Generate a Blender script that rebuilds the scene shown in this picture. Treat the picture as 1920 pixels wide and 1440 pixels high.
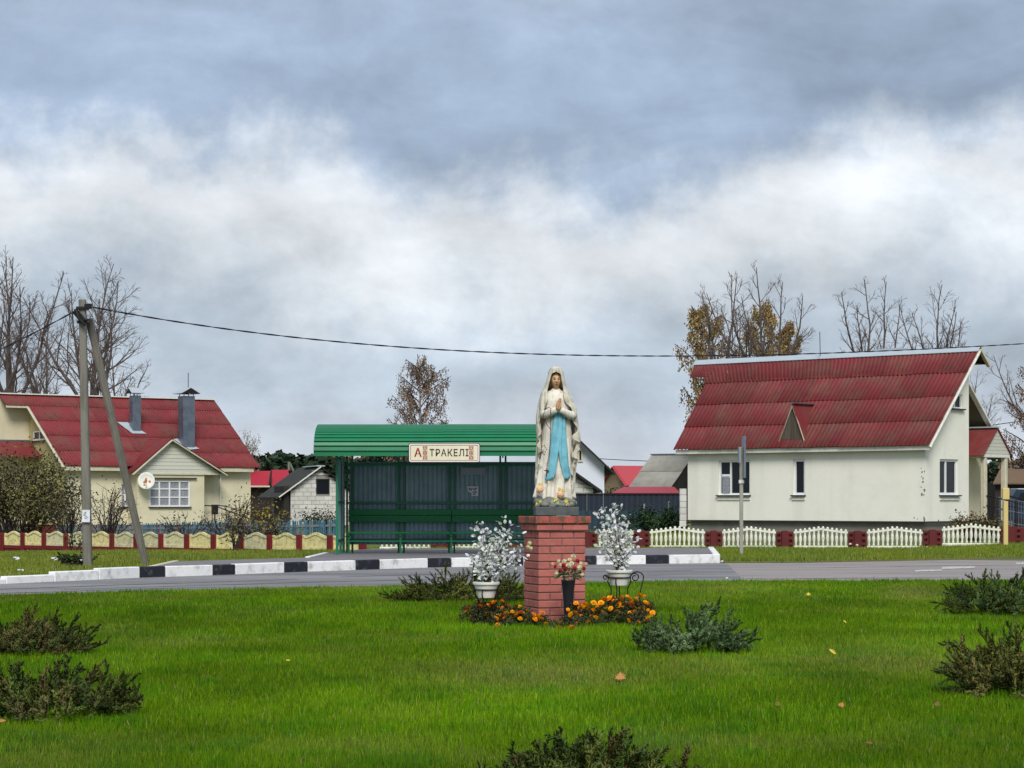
import bpy, bmesh, math, random
import numpy as np
from mathutils import Vector, Matrix, noise
from mathutils.geometry import tessellate_polygon
for o in list(bpy.data.objects):
    bpy.data.objects.remove(o)
SC = bpy.context.scene
COL = SC.collection
R = random.Random(7)

# ---------------------------------------------------------------- camera
F, CX, HY, H = 4100.0, 960.0, 940.0, 1.30      # focal length and horizon in photo pixels, eye height in metres
cam = bpy.data.cameras.new('camera')
camo = bpy.data.objects.new('camera', cam)
COL.objects.link(camo)
camo.location = (0, 0, H)
camo.rotation_euler = (math.pi / 2, 0, 0)
cam.sensor_width = 36
cam.lens = F / 1920 * 36
cam.shift_y = (HY - 720) / 1920
cam.clip_start = 0.5
cam.clip_end = 6000
SC.camera = camo

# ---------------------------------------------------------------- exposure
vs = SC.view_settings
vs.view_transform = 'Standard'
vs.look = 'None'
vs.exposure = 0.95
vs.gamma = 1
vs.use_curve_mapping = False


def lin(r, g, b, k=1.0):
    def f(c):
        c /= 255
        return c / 12.92 if c <= .04045 else ((c + .055) / 1.055) ** 2.4
    return (f(r) * k, f(g) * k, f(b) * k, 1)


# ---------------------------------------------------------------- sky: overcast, cloud layers over a physical sky
world = bpy.data.worlds.new('World')
SC.world = world
world.use_nodes = True
wn, wl = world.node_tree.nodes, world.node_tree.links
wn.clear()


def N(nodes, typ, **kw):
    n = nodes.new(typ)
    for k, v in kw.items():
        setattr(n, k, v)
    return n


def mathn(nodes, links, op, a, b=None, c=None):
    n = nodes.new('ShaderNodeMath')
    n.operation = op
    for i, v in enumerate((a, b, c)):
        if v is None:
            continue
        if isinstance(v, (int, float)):
            n.inputs[i].default_value = v
        else:
            links.new(v, n.inputs[i])
    return n.outputs[0]


SUN_EL, SUN_AZ = math.radians(43), math.radians(176)     # azimuth clockwise from +Y (the view direction)
sky = N(wn, 'ShaderNodeTexSky', sky_type='NISHITA', sun_disc=False)
sky.sun_elevation = SUN_EL
sky.sun_rotation = SUN_AZ
sky.air_density = 1.2
tc = N(wn, 'ShaderNodeTexCoord')
sep = N(wn, 'ShaderNodeSeparateXYZ')
wl.new(tc.outputs['Generated'], sep.inputs[0])


def wnoise(sx, sz, scale, detail, rough, off, dist=0.0):
    m = N(wn, 'ShaderNodeMapping')
    m.inputs['Scale'].default_value = (sx, sx, sz)
    m.inputs['Location'].default_value = off
    wl.new(tc.outputs['Generated'], m.inputs['Vector'])
    n = N(wn, 'ShaderNodeTexNoise')
    n.inputs['Scale'].default_value = scale
    n.inputs['Detail'].default_value = detail
    n.inputs['Roughness'].default_value = rough
    n.inputs['Distortion'].default_value = dist
    wl.new(m.outputs[0], n.inputs['Vector'])
    return n.outputs['Fac']


n1 = wnoise(1, 1.5, 6.5, 2, .5, (5.3, .9, 2.1))
n2 = wnoise(1, 1.05, 21, 9, .60, (.3, 2.7, 5.2), .1)
n3 = wnoise(1, 2.4, 8, 6, .55, (4.4, 9.7, 1.9), .5)
n4 = wnoise(1, 1.55, 19, 9, .62, (2.2, 4.1, .3), .15)
z0 = sep.outputs['Z']
d1 = mathn(wn, wl, 'MULTIPLY_ADD', n1, .07, -.035)
d2 = mathn(wn, wl, 'MULTIPLY_ADD', n2, .085, -.0425)
zz = mathn(wn, wl, 'ADD', mathn(wn, wl, 'ADD', z0, d1), d2)
zz = mathn(wn, wl, 'MAXIMUM', mathn(wn, wl, 'ADD', zz, .018), 0.0)
ramp = N(wn, 'ShaderNodeValToRGB')
wl.new(mathn(wn, wl, 'MULTIPLY', zz, 2.0), ramp.inputs[0])
cr = ramp.color_ramp
cr.interpolation = 'B_SPLINE'
stops = [(0.0, (226, 231, 238)), (.03, (214, 222, 232)), (.055, (200, 210, 224)), (.075, (184, 197, 212)), (.092, (172, 186, 202)), (.110, (192, 203, 216)),
         (.128, (216, 223, 231)), (.146, (231, 235, 240)), (.160, (226, 231, 238)), (.174, (190, 203, 220)), (.188, (154, 172, 198)),
         (.206, (166, 184, 208)), (.235, (160, 178, 203)), (.30, (184, 196, 213)), (.42, (182, 194, 211))]
while len(cr.elements) < len(stops):
    cr.elements.new(.5)
for e, (p, c) in zip(cr.elements, stops):
    e.position = p * 2
    e.color = lin(*c)
mod = mathn(wn, wl, 'MULTIPLY_ADD', n3, 1.0, .50)
mod = mathn(wn, wl, 'MULTIPLY', mod, mathn(wn, wl, 'MULTIPLY_ADD', n4, .66, .68))
mul = N(wn, 'ShaderNodeVectorMath', operation='SCALE')
wl.new(ramp.outputs[0], mul.inputs[0])
wl.new(mod, mul.inputs['Scale'])
bgc = N(wn, 'ShaderNodeBackground')
wl.new(mul.outputs[0], bgc.inputs[0])
bgc.inputs[1].default_value = .53
bgs = N(wn, 'ShaderNodeBackground')
wl.new(sky.outputs[0], bgs.inputs[0])
bgs.inputs[1].default_value = .05
mixs = N(wn, 'ShaderNodeMixShader')
mixs.inputs[0].default_value = .93
wl.new(bgs.outputs[0], mixs.inputs[1])
wl.new(bgc.outputs[0], mixs.inputs[2])
wo = N(wn, 'ShaderNodeOutputWorld')
wl.new(mixs.outputs[0], wo.inputs[0])

# ---------------------------------------------------------------- sun: veiled by the clouds
sl = bpy.data.lights.new('sun', 'SUN')
sl.energy = 1.5
sl.angle = math.radians(24)
sl.color = (1, .965, .91)
so = bpy.data.objects.new('sun', sl)
COL.objects.link(so)
sd = Vector((math.sin(SUN_AZ) * math.cos(SUN_EL), math.cos(SUN_AZ) * math.cos(SUN_EL), math.sin(SUN_EL)))
so.rotation_euler = (-sd).to_track_quat('-Z', 'Y').to_euler()
so.location = sd * 60

# ================================================================ helpers


def W(px, py, d):
    """photo pixel + distance -> point of the place"""
    return Vector(((px - CX) / F * d, d, H + (HY - py) / F * d))


def gd(py, Z=0.0):
    """distance at which ground of height Z is seen at pixel row py"""
    return F * (H - Z) / (py - HY)


def clamp(v, a=0.0, b=1.0):
    return max(a, min(b, v))


def ground(x, y):
    z = -.40 * clamp((y - 42) / 30) * clamp((-x - 2) / 15)
    z += (.03 * clamp((x - 1) / 3) + .12 * clamp((x - 10.5) / 2.8)) * clamp((y - 46) / 10)
    return z


ORG = {}


def empty(name, loc, parent=None):
    o = bpy.data.objects.new(name, None)
    o.empty_display_size = .2
    COL.objects.link(o)
    o.location = loc
    ORG[o] = Vector(loc)
    return o


def tag(o, label=None, cat=None, group=None, kind=None):
    if label:
        o['label'] = label
    if cat:
        o['category'] = cat
    if group:
        o['group'] = group
    if kind:
        o['kind'] = kind
    return o


def thing(name, label, cat, loc=(0, 0, 0), group=None, kind=None):
    return tag(empty(name, loc), label, cat, group, kind)


class MB:
    def __init__(s):
        s.v, s.f, s.m = [], [], []
        s.cols = None

    def add(s, vs_, fs, mi=0):
        b = len(s.v)
        s.v.extend(tuple(v) for v in vs_)
        for f in fs:
            s.f.append(tuple(i + b for i in f))
            s.m.append(mi)

    def quad(s, a, b, c, d, mi=0):
        s.add((a, b, c, d), ((0, 1, 2, 3),), mi)

    def box(s, c, size, rot=None, mi=0, bev=0.0):
        """box centred at c; rot is a Matrix 3x3 or a z angle"""
        if rot is None:
            M = Matrix.Identity(3)
        elif isinstance(rot, (int, float)):
            M = Matrix.Rotation(rot, 3, 'Z')
        else:
            M = rot
        x, y, z = size[0] / 2, size[1] / 2, size[2] / 2
        c = Vector(c)
        if bev <= 0:
            P = [(-x, -y, -z), (x, -y, -z), (x, y, -z), (-x, y, -z), (-x, -y, z), (x, -y, z), (x, y, z), (-x, y, z)]
            s.add([c + M @ Vector(p) for p in P],
                  [(0, 3, 2, 1), (4, 5, 6, 7), (0, 1, 5, 4), (1, 2, 6, 5), (2, 3, 7, 6), (3, 0, 4, 7)], mi)
        else:
            bm = bmesh.new()
            bmesh.ops.create_cube(bm, size=1)
            for v in bm.verts:
                v.co = Vector((v.co.x * size[0], v.co.y * size[1], v.co.z * size[2]))
            bmesh.ops.bevel(bm, geom=list(bm.edges), offset=bev, segments=1, affect='EDGES')
            bm.verts.index_update()
            s.add([c + M @ v.co for v in bm.verts], [[v.index for v in f.verts] for f in bm.faces], mi)
            bm.free()

    def bar(s, a, b, w, h=None, mi=0, up=(0, 0, 1)):
        """square bar from a to b"""
        a, b = Vector(a), Vector(b)
        h = h or w
        d = (b - a)
        L = d.length
        if L < 1e-6:
            return
        d /= L
        u = Vector(up)
        if abs(d.dot(u)) > .97:
            u = Vector((0, 1, 0))
        sx = d.cross(u).normalized()
        sz = sx.cross(d)
        M = Matrix((sx, d, sz)).transposed()
        s.box((a + b) / 2, (w, L, h), M, mi)

    def tube(s, pts, rad, n=6, mi=0, cap=True):
        pts = [Vector(p) for p in pts]
        if isinstance(rad, (int, float)):
            rad = [rad] * len(pts)
        b = len(s.v)
        ref = Vector((.31, .17, .93))
        for i, p in enumerate(pts):
            d = (pts[min(i + 1, len(pts) - 1)] - pts[max(i - 1, 0)])
            d = d.normalized() if d.length > 1e-9 else Vector((0, 0, 1))
            if abs(d.dot(ref)) > .96:
                x = d.cross(Vector((1, .2, 0))).normalized()
            else:
                x = d.cross(ref).normalized()
            y = d.cross(x)
            for k in range(n):
                a = 2 * math.pi * k / n
                q = p + (x * math.cos(a) + y * math.sin(a)) * rad[i]
                s.v.append((q.x, q.y, q.z))
        for i in range(len(pts) - 1):
            for k in range(n):
                k2 = (k + 1) % n
                s.f.append((b + i * n + k, b + i * n + k2, b + (i + 1) * n + k2, b + (i + 1) * n + k))
                s.m.append(mi)
        if cap:
            s.f.append(tuple(b + k for k in range(n))[::-1])
            s.m.append(mi)
            e = b + (len(pts) - 1) * n
            s.f.append(tuple(e + k for k in range(n)))
            s.m.append(mi)

    def lathe(s, prof, c=(0, 0, 0), n=16, mi=0, cap=True, sx=1, sy=1):
        c = Vector(c)
        b = len(s.v)
        for r, z in prof:
            for k in range(n):
                a = 2 * math.pi * k / n
                s.v.append((c.x + r * math.cos(a) * sx, c.y + r * math.sin(a) * sy, c.z + z))
        for i in range(len(prof) - 1):
            for k in range(n):
                k2 = (k + 1) % n
                s.f.append((b + i * n + k, b + i * n + k2, b + (i + 1) * n + k2, b + (i + 1) * n + k))
                s.m.append(mi)
        if cap:
            s.f.append(tuple(b + k for k in range(n))[::-1])
            e = b + (len(prof) - 1) * n
            s.f.append(tuple(e + k for k in range(n)))
            s.m += [mi, mi]

    def prism(s, poly, off, mi=0):
        """polygon (3D points) extruded by the vector off"""
        n = len(poly)
        poly = [Vector(p) for p in poly]
        off = Vector(off)
        vs_ = poly + [p + off for p in poly]
        tri = tessellate_polygon([poly])
        fs = [tuple(t) for t in tri] + [tuple(i + n for i in t)[::-1] for t in tri]
        fs += [(i, (i + 1) % n, (i + 1) % n + n, i + n) for i in range(n)]
        s.add(vs_, fs, mi)

    def wall(s, pt, outer, holes=(), depth=.12, mi=0):
        """flat wall: pt(a, b, inward) maps wall coordinates; rectangular holes get reveals"""
        polys = [[Vector((a, b, 0)) for a, b in outer]]
        for a0, a1, b0, b1 in holes:
            polys.append([Vector((a0, b0, 0)), Vector((a1, b0, 0)), Vector((a1, b1, 0)), Vector((a0, b1, 0))])
        flat = [p for q in polys for p in q]
        tri = tessellate_polygon(polys)
        s.add([pt(p.x, p.y, 0) for p in flat], [tuple(t) for t in tri], mi)
        for a0, a1, b0, b1 in holes:
            c = [(a0, b0), (a1, b0), (a1, b1), (a0, b1)]
            for i in range(4):
                (p, q), (r, t) = c[i], c[(i + 1) % 4]
                s.quad(pt(p, q, 0), pt(r, t, 0), pt(r, t, depth), pt(p, q, depth), mi)

    def mesh(s, name, mats, org=None, smooth=False):
        me = bpy.data.meshes.new(name)
        v = np.array(s.v, dtype=np.float32).reshape(-1, 3)
        if org is not None:
            v = v - np.array(org, dtype=np.float32)
        me.from_pydata(v.tolist(), [], s.f)
        mats = mats if isinstance(mats, (list, tuple)) else [mats]
        for m in mats:
            me.materials.append(m)
        if len(mats) > 1:
            me.polygons.foreach_set('material_index', s.m)
        if smooth:
            me.polygons.foreach_set('use_smooth', [True] * len(me.polygons))
        me.update()
        return me

    def build(s, name, mats, parent=None, smooth=False, normals=False):
        org = ORG.get(parent) if parent is not None else None
        me = s.mesh(name, mats, org, smooth)
        if normals:
            bm = bmesh.new()
            bm.from_mesh(me)
            bmesh.ops.recalc_face_normals(bm, faces=bm.faces)
            bm.to_mesh(me)
            bm.free()
        o = bpy.data.objects.new(name, me)
        COL.objects.link(o)
        if parent is not None:
            o.parent = parent
            ORG[o] = ORG[parent]
        else:
            ORG[o] = Vector((0, 0, 0))
        return o

    def own(s, name, mats, loc, smooth=False):
        """top-level single-mesh thing whose origin sits at loc"""
        me = s.mesh(name, mats, Vector(loc), smooth)
        o = bpy.data.objects.new(name, me)
        COL.objects.link(o)
        o.location = loc
        ORG[o] = Vector(loc)
        return o


def inst(me, name, parent, loc, rz=0.0, scale=None, rot=None):
    """a piece that shares its mesh: loc in world coordinates"""
    o = bpy.data.objects.new(name, me)
    COL.objects.link(o)
    if parent is not None:
        o.parent = parent
        o.location = Vector(loc) - ORG[parent]
    else:
        o.location = loc
    o.rotation_euler = rot if rot is not None else (0, 0, rz)
    if scale:
        o.scale = scale
    return o


def kids(o):
    return list(o.children)


def copy_tree(o, parent=None):
    c = o.copy()
    COL.objects.link(c)
    if parent is not None:
        c.parent = parent
    for ch in kids(o):
        copy_tree(ch, c)
    return c


def solid(o, t, off=-1):
    m = o.modifiers.new('thick', 'SOLIDIFY')
    m.thickness = t
    m.offset = off
    return o


# ================================================================ materials
def mat(name, col, rough=.8, var=.12, scale=6.0, stain=None, sscale=1.5, samt=.5, bump=0.0, bscale=60.0, objrand=0.0, metal=0.0,
        spec=.3, stretch=(1, 1, 1), attr=None, lo=.45, hi=.7, trans=0.0, streak=None):
    m = bpy.data.materials.new(name)
    m.use_nodes = True
    n, l = m.node_tree.nodes, m.node_tree.links
    b = n['Principled BSDF']
    b.inputs['Roughness'].default_value = rough
    b.inputs['Metallic'].default_value = metal
    b.inputs['Specular IOR Level'].default_value = spec
    t = n.new('ShaderNodeTexCoord')
    mp = n.new('ShaderNodeMapping')
    mp.inputs['Scale'].default_value = stretch
    l.new(t.outputs['Object'], mp.inputs[0])
    oi = n.new('ShaderNodeObjectInfo')
    addv = n.new('ShaderNodeVectorMath')
    addv.operation = 'MULTIPLY_ADD'
    addv.inputs[1].default_value = (37, 53, 71)
    l.new(oi.outputs['Random'], addv.inputs[0])
    l.new(mp.outputs[0], addv.inputs[2])

    def nz(sc, det=5, ro=.6):
        q = n.new('ShaderNodeTexNoise')
        q.inputs['Scale'].default_value = sc
        q.inputs['Detail'].default_value = det
        q.inputs['Roughness'].default_value = ro
        l.new(addv.outputs[0], q.inputs['Vector'])
        return q.outputs['Fac']
    if attr:
        a = n.new('ShaderNodeAttribute')
        a.attribute_name = attr
        base = a.outputs['Color']
    else:
        rgb = n.new('ShaderNodeRGB')
        rgb.outputs[0].default_value = col
        base = rgb.outputs[0]
    if stain is not None:
        mr = n.new('ShaderNodeMapRange')
        mr.inputs['From Min'].default_value = lo
        mr.inputs['From Max'].default_value = hi
        mr.inputs['To Max'].default_value = samt
        l.new(nz(sscale, 8, .65), mr.inputs['Value'])
        mx = n.new('ShaderNodeMix')
        mx.data_type = 'RGBA'
        l.new(mr.outputs[0], mx.inputs['Factor'])
        l.new(base, mx.inputs['A'])
        mx.inputs['B'].default_value = stain
        base = mx.outputs['Result']
    if streak is not None:                      # rain streaks running down
        mp2 = n.new('ShaderNodeMapping')
        mp2.inputs['Scale'].default_value = (streak[1], streak[1], streak[1] * .06)
        l.new(t.outputs['Object'], mp2.inputs[0])
        q = n.new('ShaderNodeTexNoise')
        q.inputs['Scale'].default_value = 1
        q.inputs['Detail'].default_value = 6
        l.new(mp2.outputs[0], q.inputs['Vector'])
        mr = n.new('ShaderNodeMapRange')
        mr.inputs['From Min'].default_value = .5
        mr.inputs['From Max'].default_value = .75
        mr.inputs['To Max'].default_value = streak[2]
        l.new(q.outputs['Fac'], mr.inputs['Value'])
        mx = n.new('ShaderNodeMix')
        mx.data_type = 'RGBA'
        l.new(mr.outputs[0], mx.inputs['Factor'])
        l.new(base, mx.inputs['A'])
        mx.inputs['B'].default_value = streak[0]
        base = mx.outputs['Result']
    hsv = n.new('ShaderNodeHueSaturation')
    l.new(base, hsv.inputs['Color'])
    k = n.new('ShaderNodeMath')
    k.operation = 'MULTIPLY_ADD'
    l.new(nz(scale), k.inputs[0])
    k.inputs[1].default_value = 2 * var
    k.inputs[2].default_value = 1 - var
    val = k.outputs[0]
    if objrand:
        k2 = n.new('ShaderNodeMath')
        k2.operation = 'MULTIPLY_ADD'
        l.new(oi.outputs['Random'], k2.inputs[0])
        k2.inputs[1].default_value = 2 * objrand
        k2.inputs[2].default_value = 1 - objrand
        k3 = n.new('ShaderNodeMath')
        k3.operation = 'MULTIPLY'
        l.new(val, k3.inputs[0])
        l.new(k2.outputs[0], k3.inputs[1])
        val = k3.outputs[0]
    l.new(val, hsv.inputs['Value'])
    l.new(hsv.outputs[0], b.inputs['Base Color'])
    if trans:
        b.inputs['Subsurface Weight'].default_value = 0
        tr = n.new('ShaderNodeBsdfTranslucent')
        l.new(hsv.outputs[0], tr.inputs['Color'])
        ms = n.new('ShaderNodeMixShader')
        ms.inputs[0].default_value = trans
        l.new(b.outputs[0], ms.inputs[1])
        l.new(tr.outputs[0], ms.inputs[2])
        l.new(ms.outputs[0], n['Material Output'].inputs['Surface'])
    if bump:
        bp = n.new('ShaderNodeBump')
        bp.inputs['Strength'].default_value = 1
        bp.inputs['Distance'].default_value = bump
        l.new(nz(bscale, 6), bp.inputs['Height'])
        l.new(bp.outputs[0], b.inputs['Normal'])
    return m


M = {}
M['asphalt'] = mat('asphalt', lin(138, 136, 136), .9, .2, 26, stain=lin(104, 104, 106), sscale=1.1, samt=.85, lo=.42, hi=.62, bump=.004, bscale=120, stretch=(.14, 1, 1))
M['asphalt_old'] = mat('asphalt_old', lin(152, 144, 141), .92, .24, 40, stain=lin(122, 114, 109), sscale=1.1, samt=.75, lo=.44, hi=.66, bump=.005, bscale=100, stretch=(.22, 1, 1))
M['paving'] = mat('platform_asphalt', lin(124, 120, 122), .92, .12, 20, stain=lin(100, 98, 100), sscale=.8, samt=.6, bump=.003, bscale=120)
M['soil'] = mat('soil', (.05, .11, .008, 1), .95, .3, 14, stain=(.10, .085, .04, 1), sscale=1.2, samt=.5, bump=.01, bscale=30)
M['verge_soil'] = mat('verge_soil', (.13, .145, .045, 1), .95, .3, 9, stain=(.20, .16, .085, 1), sscale=1.6, samt=.8, bump=.015, bscale=24)
M['field'] = mat('field', (.10, .12, .035, 1), .95, .3, 2, stain=(.18, .15, .07, 1), sscale=.3, samt=.6)
M['kerb_white'] = mat('kerb_white', lin(232, 232, 230), .8, .08, 8, stain=lin(150, 146, 140), sscale=5, samt=.75, lo=.5, hi=.72, bump=.003, bscale=50, objrand=.04)
M['kerb_black'] = mat('kerb_black', lin(34, 36, 44), .75, .2, 10, stain=lin(110, 112, 118), sscale=6, samt=.6, lo=.55, hi=.72, bump=.003, bscale=50)
M['white_line'] = mat('road_paint', lin(212, 206, 200), .85, .15, 12, stain=lin(150, 143, 139), sscale=9, samt=.95, lo=.42, hi=.6)
M['grass'] = mat('grass_blade', (.06, .15, .01, 1), .55, .08, 4, attr='tint', spec=.04, trans=.1)
M['brick'] = mat('red_brick', lin(180, 106, 96), .88, .2, 26, stain=lin(138, 84, 78), sscale=7, samt=.6, bump=.002, bscale=120, objrand=.12)
M['brick_moss'] = mat('mossy_brick', lin(176, 90, 78), .9, .2, 22, stain=lin(84, 78, 56), sscale=9, samt=.85, lo=.42, hi=.6, bump=.002, bscale=120, objrand=.1)
M['mortar'] = mat('mortar', lin(122, 92, 88), .95, .2, 30)
M['plaster_white'] = mat('plaster_white', lin(236, 234, 221), .85, .035, 9, stain=lin(214, 213, 198), sscale=.6, samt=.5, bump=.004, bscale=45, streak=(lin(196, 196, 184), 1.2, .35))
M['plaster_cream'] = mat('plaster_cream', lin(218, 210, 180), .88, .05, 8, stain=lin(192, 182, 150), sscale=.6, samt=.5, bump=.004, bscale=45, streak=(lin(170, 160, 130), 1.0, .4))
M['plaster_ochre'] = mat('plaster_ochre', lin(186, 174, 122), .9, .1, 3, stain=lin(142, 132, 86), sscale=.5, samt=.6)
M['plinth'] = mat('plinth', lin(126, 124, 116), .95, .12, 5, stain=lin(96, 94, 86), sscale=1.2, samt=.6, bump=.006, bscale=30)
M['red_plinth'] = mat('red_plinth', lin(112, 50, 40), .9, .2, 5)
M['roof_red'] = mat('roof_red', lin(118, 40, 44), .65, .16, 1.6, stain=lin(110, 68, 58), sscale=.9, samt=.85, lo=.42, hi=.64, objrand=.14, streak=(lin(88, 46, 40), 4, .6), bump=.002, bscale=50, spec=.35)
M['roof_red2'] = mat('roof_red_bright', lin(124, 40, 45), .65, .16, 1.6, stain=lin(110, 64, 54), sscale=.6, samt=.85, lo=.46, hi=.66, objrand=.13, streak=(lin(76, 40, 36), 4, .7), spec=.35)
M['roof_scarlet'] = mat('roof_scarlet', lin(164, 40, 56), .5, .1, 2)
M['roof_pale_red'] = mat('roof_pale_red', lin(176, 70, 76), .6, .1, 2)
M['roof_grey'] = mat('roof_grey', lin(156, 154, 146), .9, .12, 3, stain=lin(120, 120, 108), sscale=1.5, samt=.6, objrand=.08)
M['roof_dark'] = mat('roof_dark', lin(52, 52, 50), .9, .15, 4, stain=lin(74, 76, 62), sscale=1.5, samt=.6)
M['zinc'] = mat('zinc', lin(118, 128, 140), .38, .14, 3, stain=lin(80, 92, 108), sscale=2.5, samt=.7, metal=.6, spec=.5)
M['zinc_pale'] = mat('zinc_pale', lin(190, 200, 206), .45, .1, 3, metal=.35, spec=.5)
M['trim_white'] = mat('trim_white', lin(222, 222, 212), .6, .06, 6, stain=lin(180, 176, 160), sscale=4, samt=.5)
M['trim_cream'] = mat('trim_cream', lin(206, 200, 176), .7, .08, 6, stain=lin(160, 150, 124), sscale=4, samt=.5)
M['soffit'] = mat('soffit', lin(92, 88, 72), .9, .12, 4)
M['siding'] = mat('siding', lin(196, 196, 182), .6, .05, 5, objrand=.04)
M['pvc'] = mat('window_frame_white', lin(228, 230, 230), .4, .04, 6, spec=.45)
M['glass'] = mat('window_glass', (.010, .012, .016, 1), .08, .05, 2, spec=.22)
M['curtain'] = mat('lace_curtain', lin(150, 152, 158), .35, .3, 26, stain=lin(74, 78, 92), sscale=16, samt=.85, spec=.6)
M['sill_dark'] = mat('sill_dark', lin(66, 62, 60), .6, .1, 5)
M['wood_grey'] = mat('weathered_wood', lin(92, 84, 74), .9, .2, 6, stretch=(8, 8, 1), objrand=.2, stain=lin(60, 56, 50), sscale=3, samt=.6)
M['dark_metal'] = mat('dark_metal', lin(40, 36, 38), .55, .15, 8, metal=.3)
M['wrought'] = mat('wrought_iron', lin(44, 28, 30), .5, .15, 20, metal=.3)
M['concrete'] = mat('concrete', lin(126, 123, 114), .95, .16, 6, stain=lin(90, 88, 80), sscale=2.4, samt=.7, bump=.004, bscale=40, stretch=(2, 2, .5), streak=(lin(92, 88, 78), 9, .6))
M['concrete_pale'] = mat('concrete_pale', lin(160, 158, 146), .95, .1, 6, stain=lin(120, 118, 106), sscale=3, samt=.6, bump=.003, bscale=60)
M['shelter_green'] = mat('shelter_green', lin(4, 116, 72), .42, .08, 3, stain=lin(24, 100, 68), sscale=2.2, samt=.55, spec=.5)
M['shelter_frame'] = mat('shelter_frame', lin(10, 112, 76), .45, .1, 5, stain=lin(40, 88, 66), sscale=6, samt=.4, spec=.45)
M['bench_green'] = mat('bench_green', lin(6, 116, 62), .5, .1, 5, spec=.4, objrand=.06)
M['sheet_grey'] = mat('galvanised_sheet', lin(130, 158, 166), .42, .1, 3, stain=lin(92, 120, 128), sscale=2, samt=.5, spec=.4, metal=.1)
M['sign_cream'] = mat('sign_cream', lin(226, 222, 192), .45, .03, 4, stain=lin(205, 200, 168), sscale=3, samt=.5, spec=.4)
M['sign_red'] = mat('sign_red', lin(150, 24, 38), .5, .06, 10)
M['sign_white'] = mat('sign_white', lin(232, 230, 226), .5, .03, 10)
M['sign_dark'] = mat('sign_dark', lin(66, 30, 32), .5, .05, 10)
M['paper'] = mat('paper', lin(226, 230, 236), .8, .08, 18, stain=lin(170, 178, 190), sscale=14, samt=.5)
M['paper_grey'] = mat('paper_grey', lin(150, 160, 168), .7, .12, 12)
M['ink'] = mat('ink', lin(60, 62, 70), .8, .1, 10)
M['fence_yellow'] = mat('fence_yellow', lin(226, 215, 154), .85, .1, 10, stain=lin(150, 142, 100), sscale=7, samt=.75, lo=.48, hi=.66, objrand=.05, bump=.003, bscale=60)
M['fence_pale'] = mat('fence_pale', lin(212, 206, 164), .88, .1, 10, stain=lin(150, 146, 112), sscale=8, samt=.7, lo=.46, hi=.64, objrand=.05, bump=.003, bscale=60)
M['fence_red'] = mat('fence_red', lin(112, 30, 34), .8, .16, 8, stain=lin(78, 30, 30), sscale=4, samt=.6, objrand=.08)
M['fence_maroon'] = mat('fence_maroon', lin(100, 40, 40), .8, .16, 8, stain=lin(70, 32, 32), sscale=4, samt=.6, objrand=.08)
M['fence_white'] = mat('fence_white', lin(232, 232, 214), .85, .08, 12, stain=lin(186, 188, 164), sscale=10, samt=.7, lo=.48, hi=.66, objrand=.05)
M['picket_blue'] = mat('picket_blue', lin(70, 120, 142), .85, .2, 8, objrand=.35, stain=lin(92, 104, 104), sscale=4, samt=.7)
M['picket_grey'] = mat('picket_grey', lin(128, 134, 134), .9, .2, 8, objrand=.3)
M['navy'] = mat('navy_sheet', lin(30, 40, 54), .5, .1, 4, spec=.4)
M['block'] = mat('aerated_block', lin(206, 204, 198), .95, .08, 5, stain=lin(170, 166, 156), sscale=3, samt=.6, objrand=.08)
M['block_joint'] = mat('block_joint', lin(140, 138, 134), .95, .1, 8)
M['stucco_pale'] = mat('stucco_pale', lin(214, 220, 230), .9, .03, 2)
M['beige'] = mat('beige_wall', lin(150, 132, 104), .9, .15, 2, stain=lin(96, 84, 60), sscale=.8, samt=.6)
M['dark_wood'] = mat('dark_wood', lin(52, 46, 44), .9, .2, 3)
M['bark'] = mat('bark', lin(90, 78, 74), .95, .25, 3, stain=lin(122, 114, 104), sscale=3, samt=.5)
M['bark_dark'] = mat('bark_dark', lin(54, 46, 46), .95, .2, 3)
M['birch_bark'] = mat('birch_bark', lin(150, 146, 138), .9, .2, 3, stain=lin(50, 46, 44), sscale=5, samt=.9)
M['leaf'] = mat('leaf', (.1, .1, .02, 1), .6, .15, 2, attr='tint', spec=.25, trans=.15)
M['statue_white'] = mat('statue_white', lin(228, 222, 208), .6, .07, 16, stain=lin(156, 146, 124), sscale=8, samt=.75, lo=.5, hi=.72, spec=.35, streak=(lin(140, 128, 102), 30, .65))
M['statue_mantle'] = mat('statue_mantle', lin(212, 207, 190), .65, .09, 16, stain=lin(122, 114, 88), sscale=7, samt=.85, lo=.48, hi=.68, spec=.3, streak=(lin(112, 100, 76), 26, .6))
M['statue_blue'] = mat('statue_blue', lin(122, 186, 202), .55, .07, 18, stain=lin(80, 146, 164), sscale=12, samt=.6, spec=.35)
M['statue_skin'] = mat('statue_skin', lin(206, 164, 124), .55, .07, 14, stain=lin(170, 124, 86), sscale=14, samt=.5, spec=.35)
M['statue_hair'] = mat('statue_hair', lin(92, 68, 44), .7, .2, 20)
M['statue_dark'] = mat('statue_dark', lin(46, 30, 24), .6, .1, 10)
M['statue_lip'] = mat('statue_lip', lin(140, 70, 58), .5, .1, 10)
M['statue_rock'] = mat('statue_rock', lin(122, 126, 118), .85, .2, 22, stain=lin(80, 84, 78), sscale=14, samt=.7, bump=.004, bscale=60)
M['statue_slab'] = mat('statue_slab', lin(92, 96, 96), .8, .12, 20, stain=lin(66, 70, 72), sscale=9, samt=.7, bump=.002, bscale=90)
M['rose'] = mat('rose_peach', lin(226, 180, 142), .6, .1, 20)
M['flower_yellow'] = mat('flower_yellow', lin(224, 204, 92), .6, .12, 30)
M['flower_pale'] = mat('flower_pale', lin(170, 186, 150), .6, .15, 30)
M['rosary'] = mat('rosary_brown', lin(84, 52, 46), .5, .15, 20)
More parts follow.
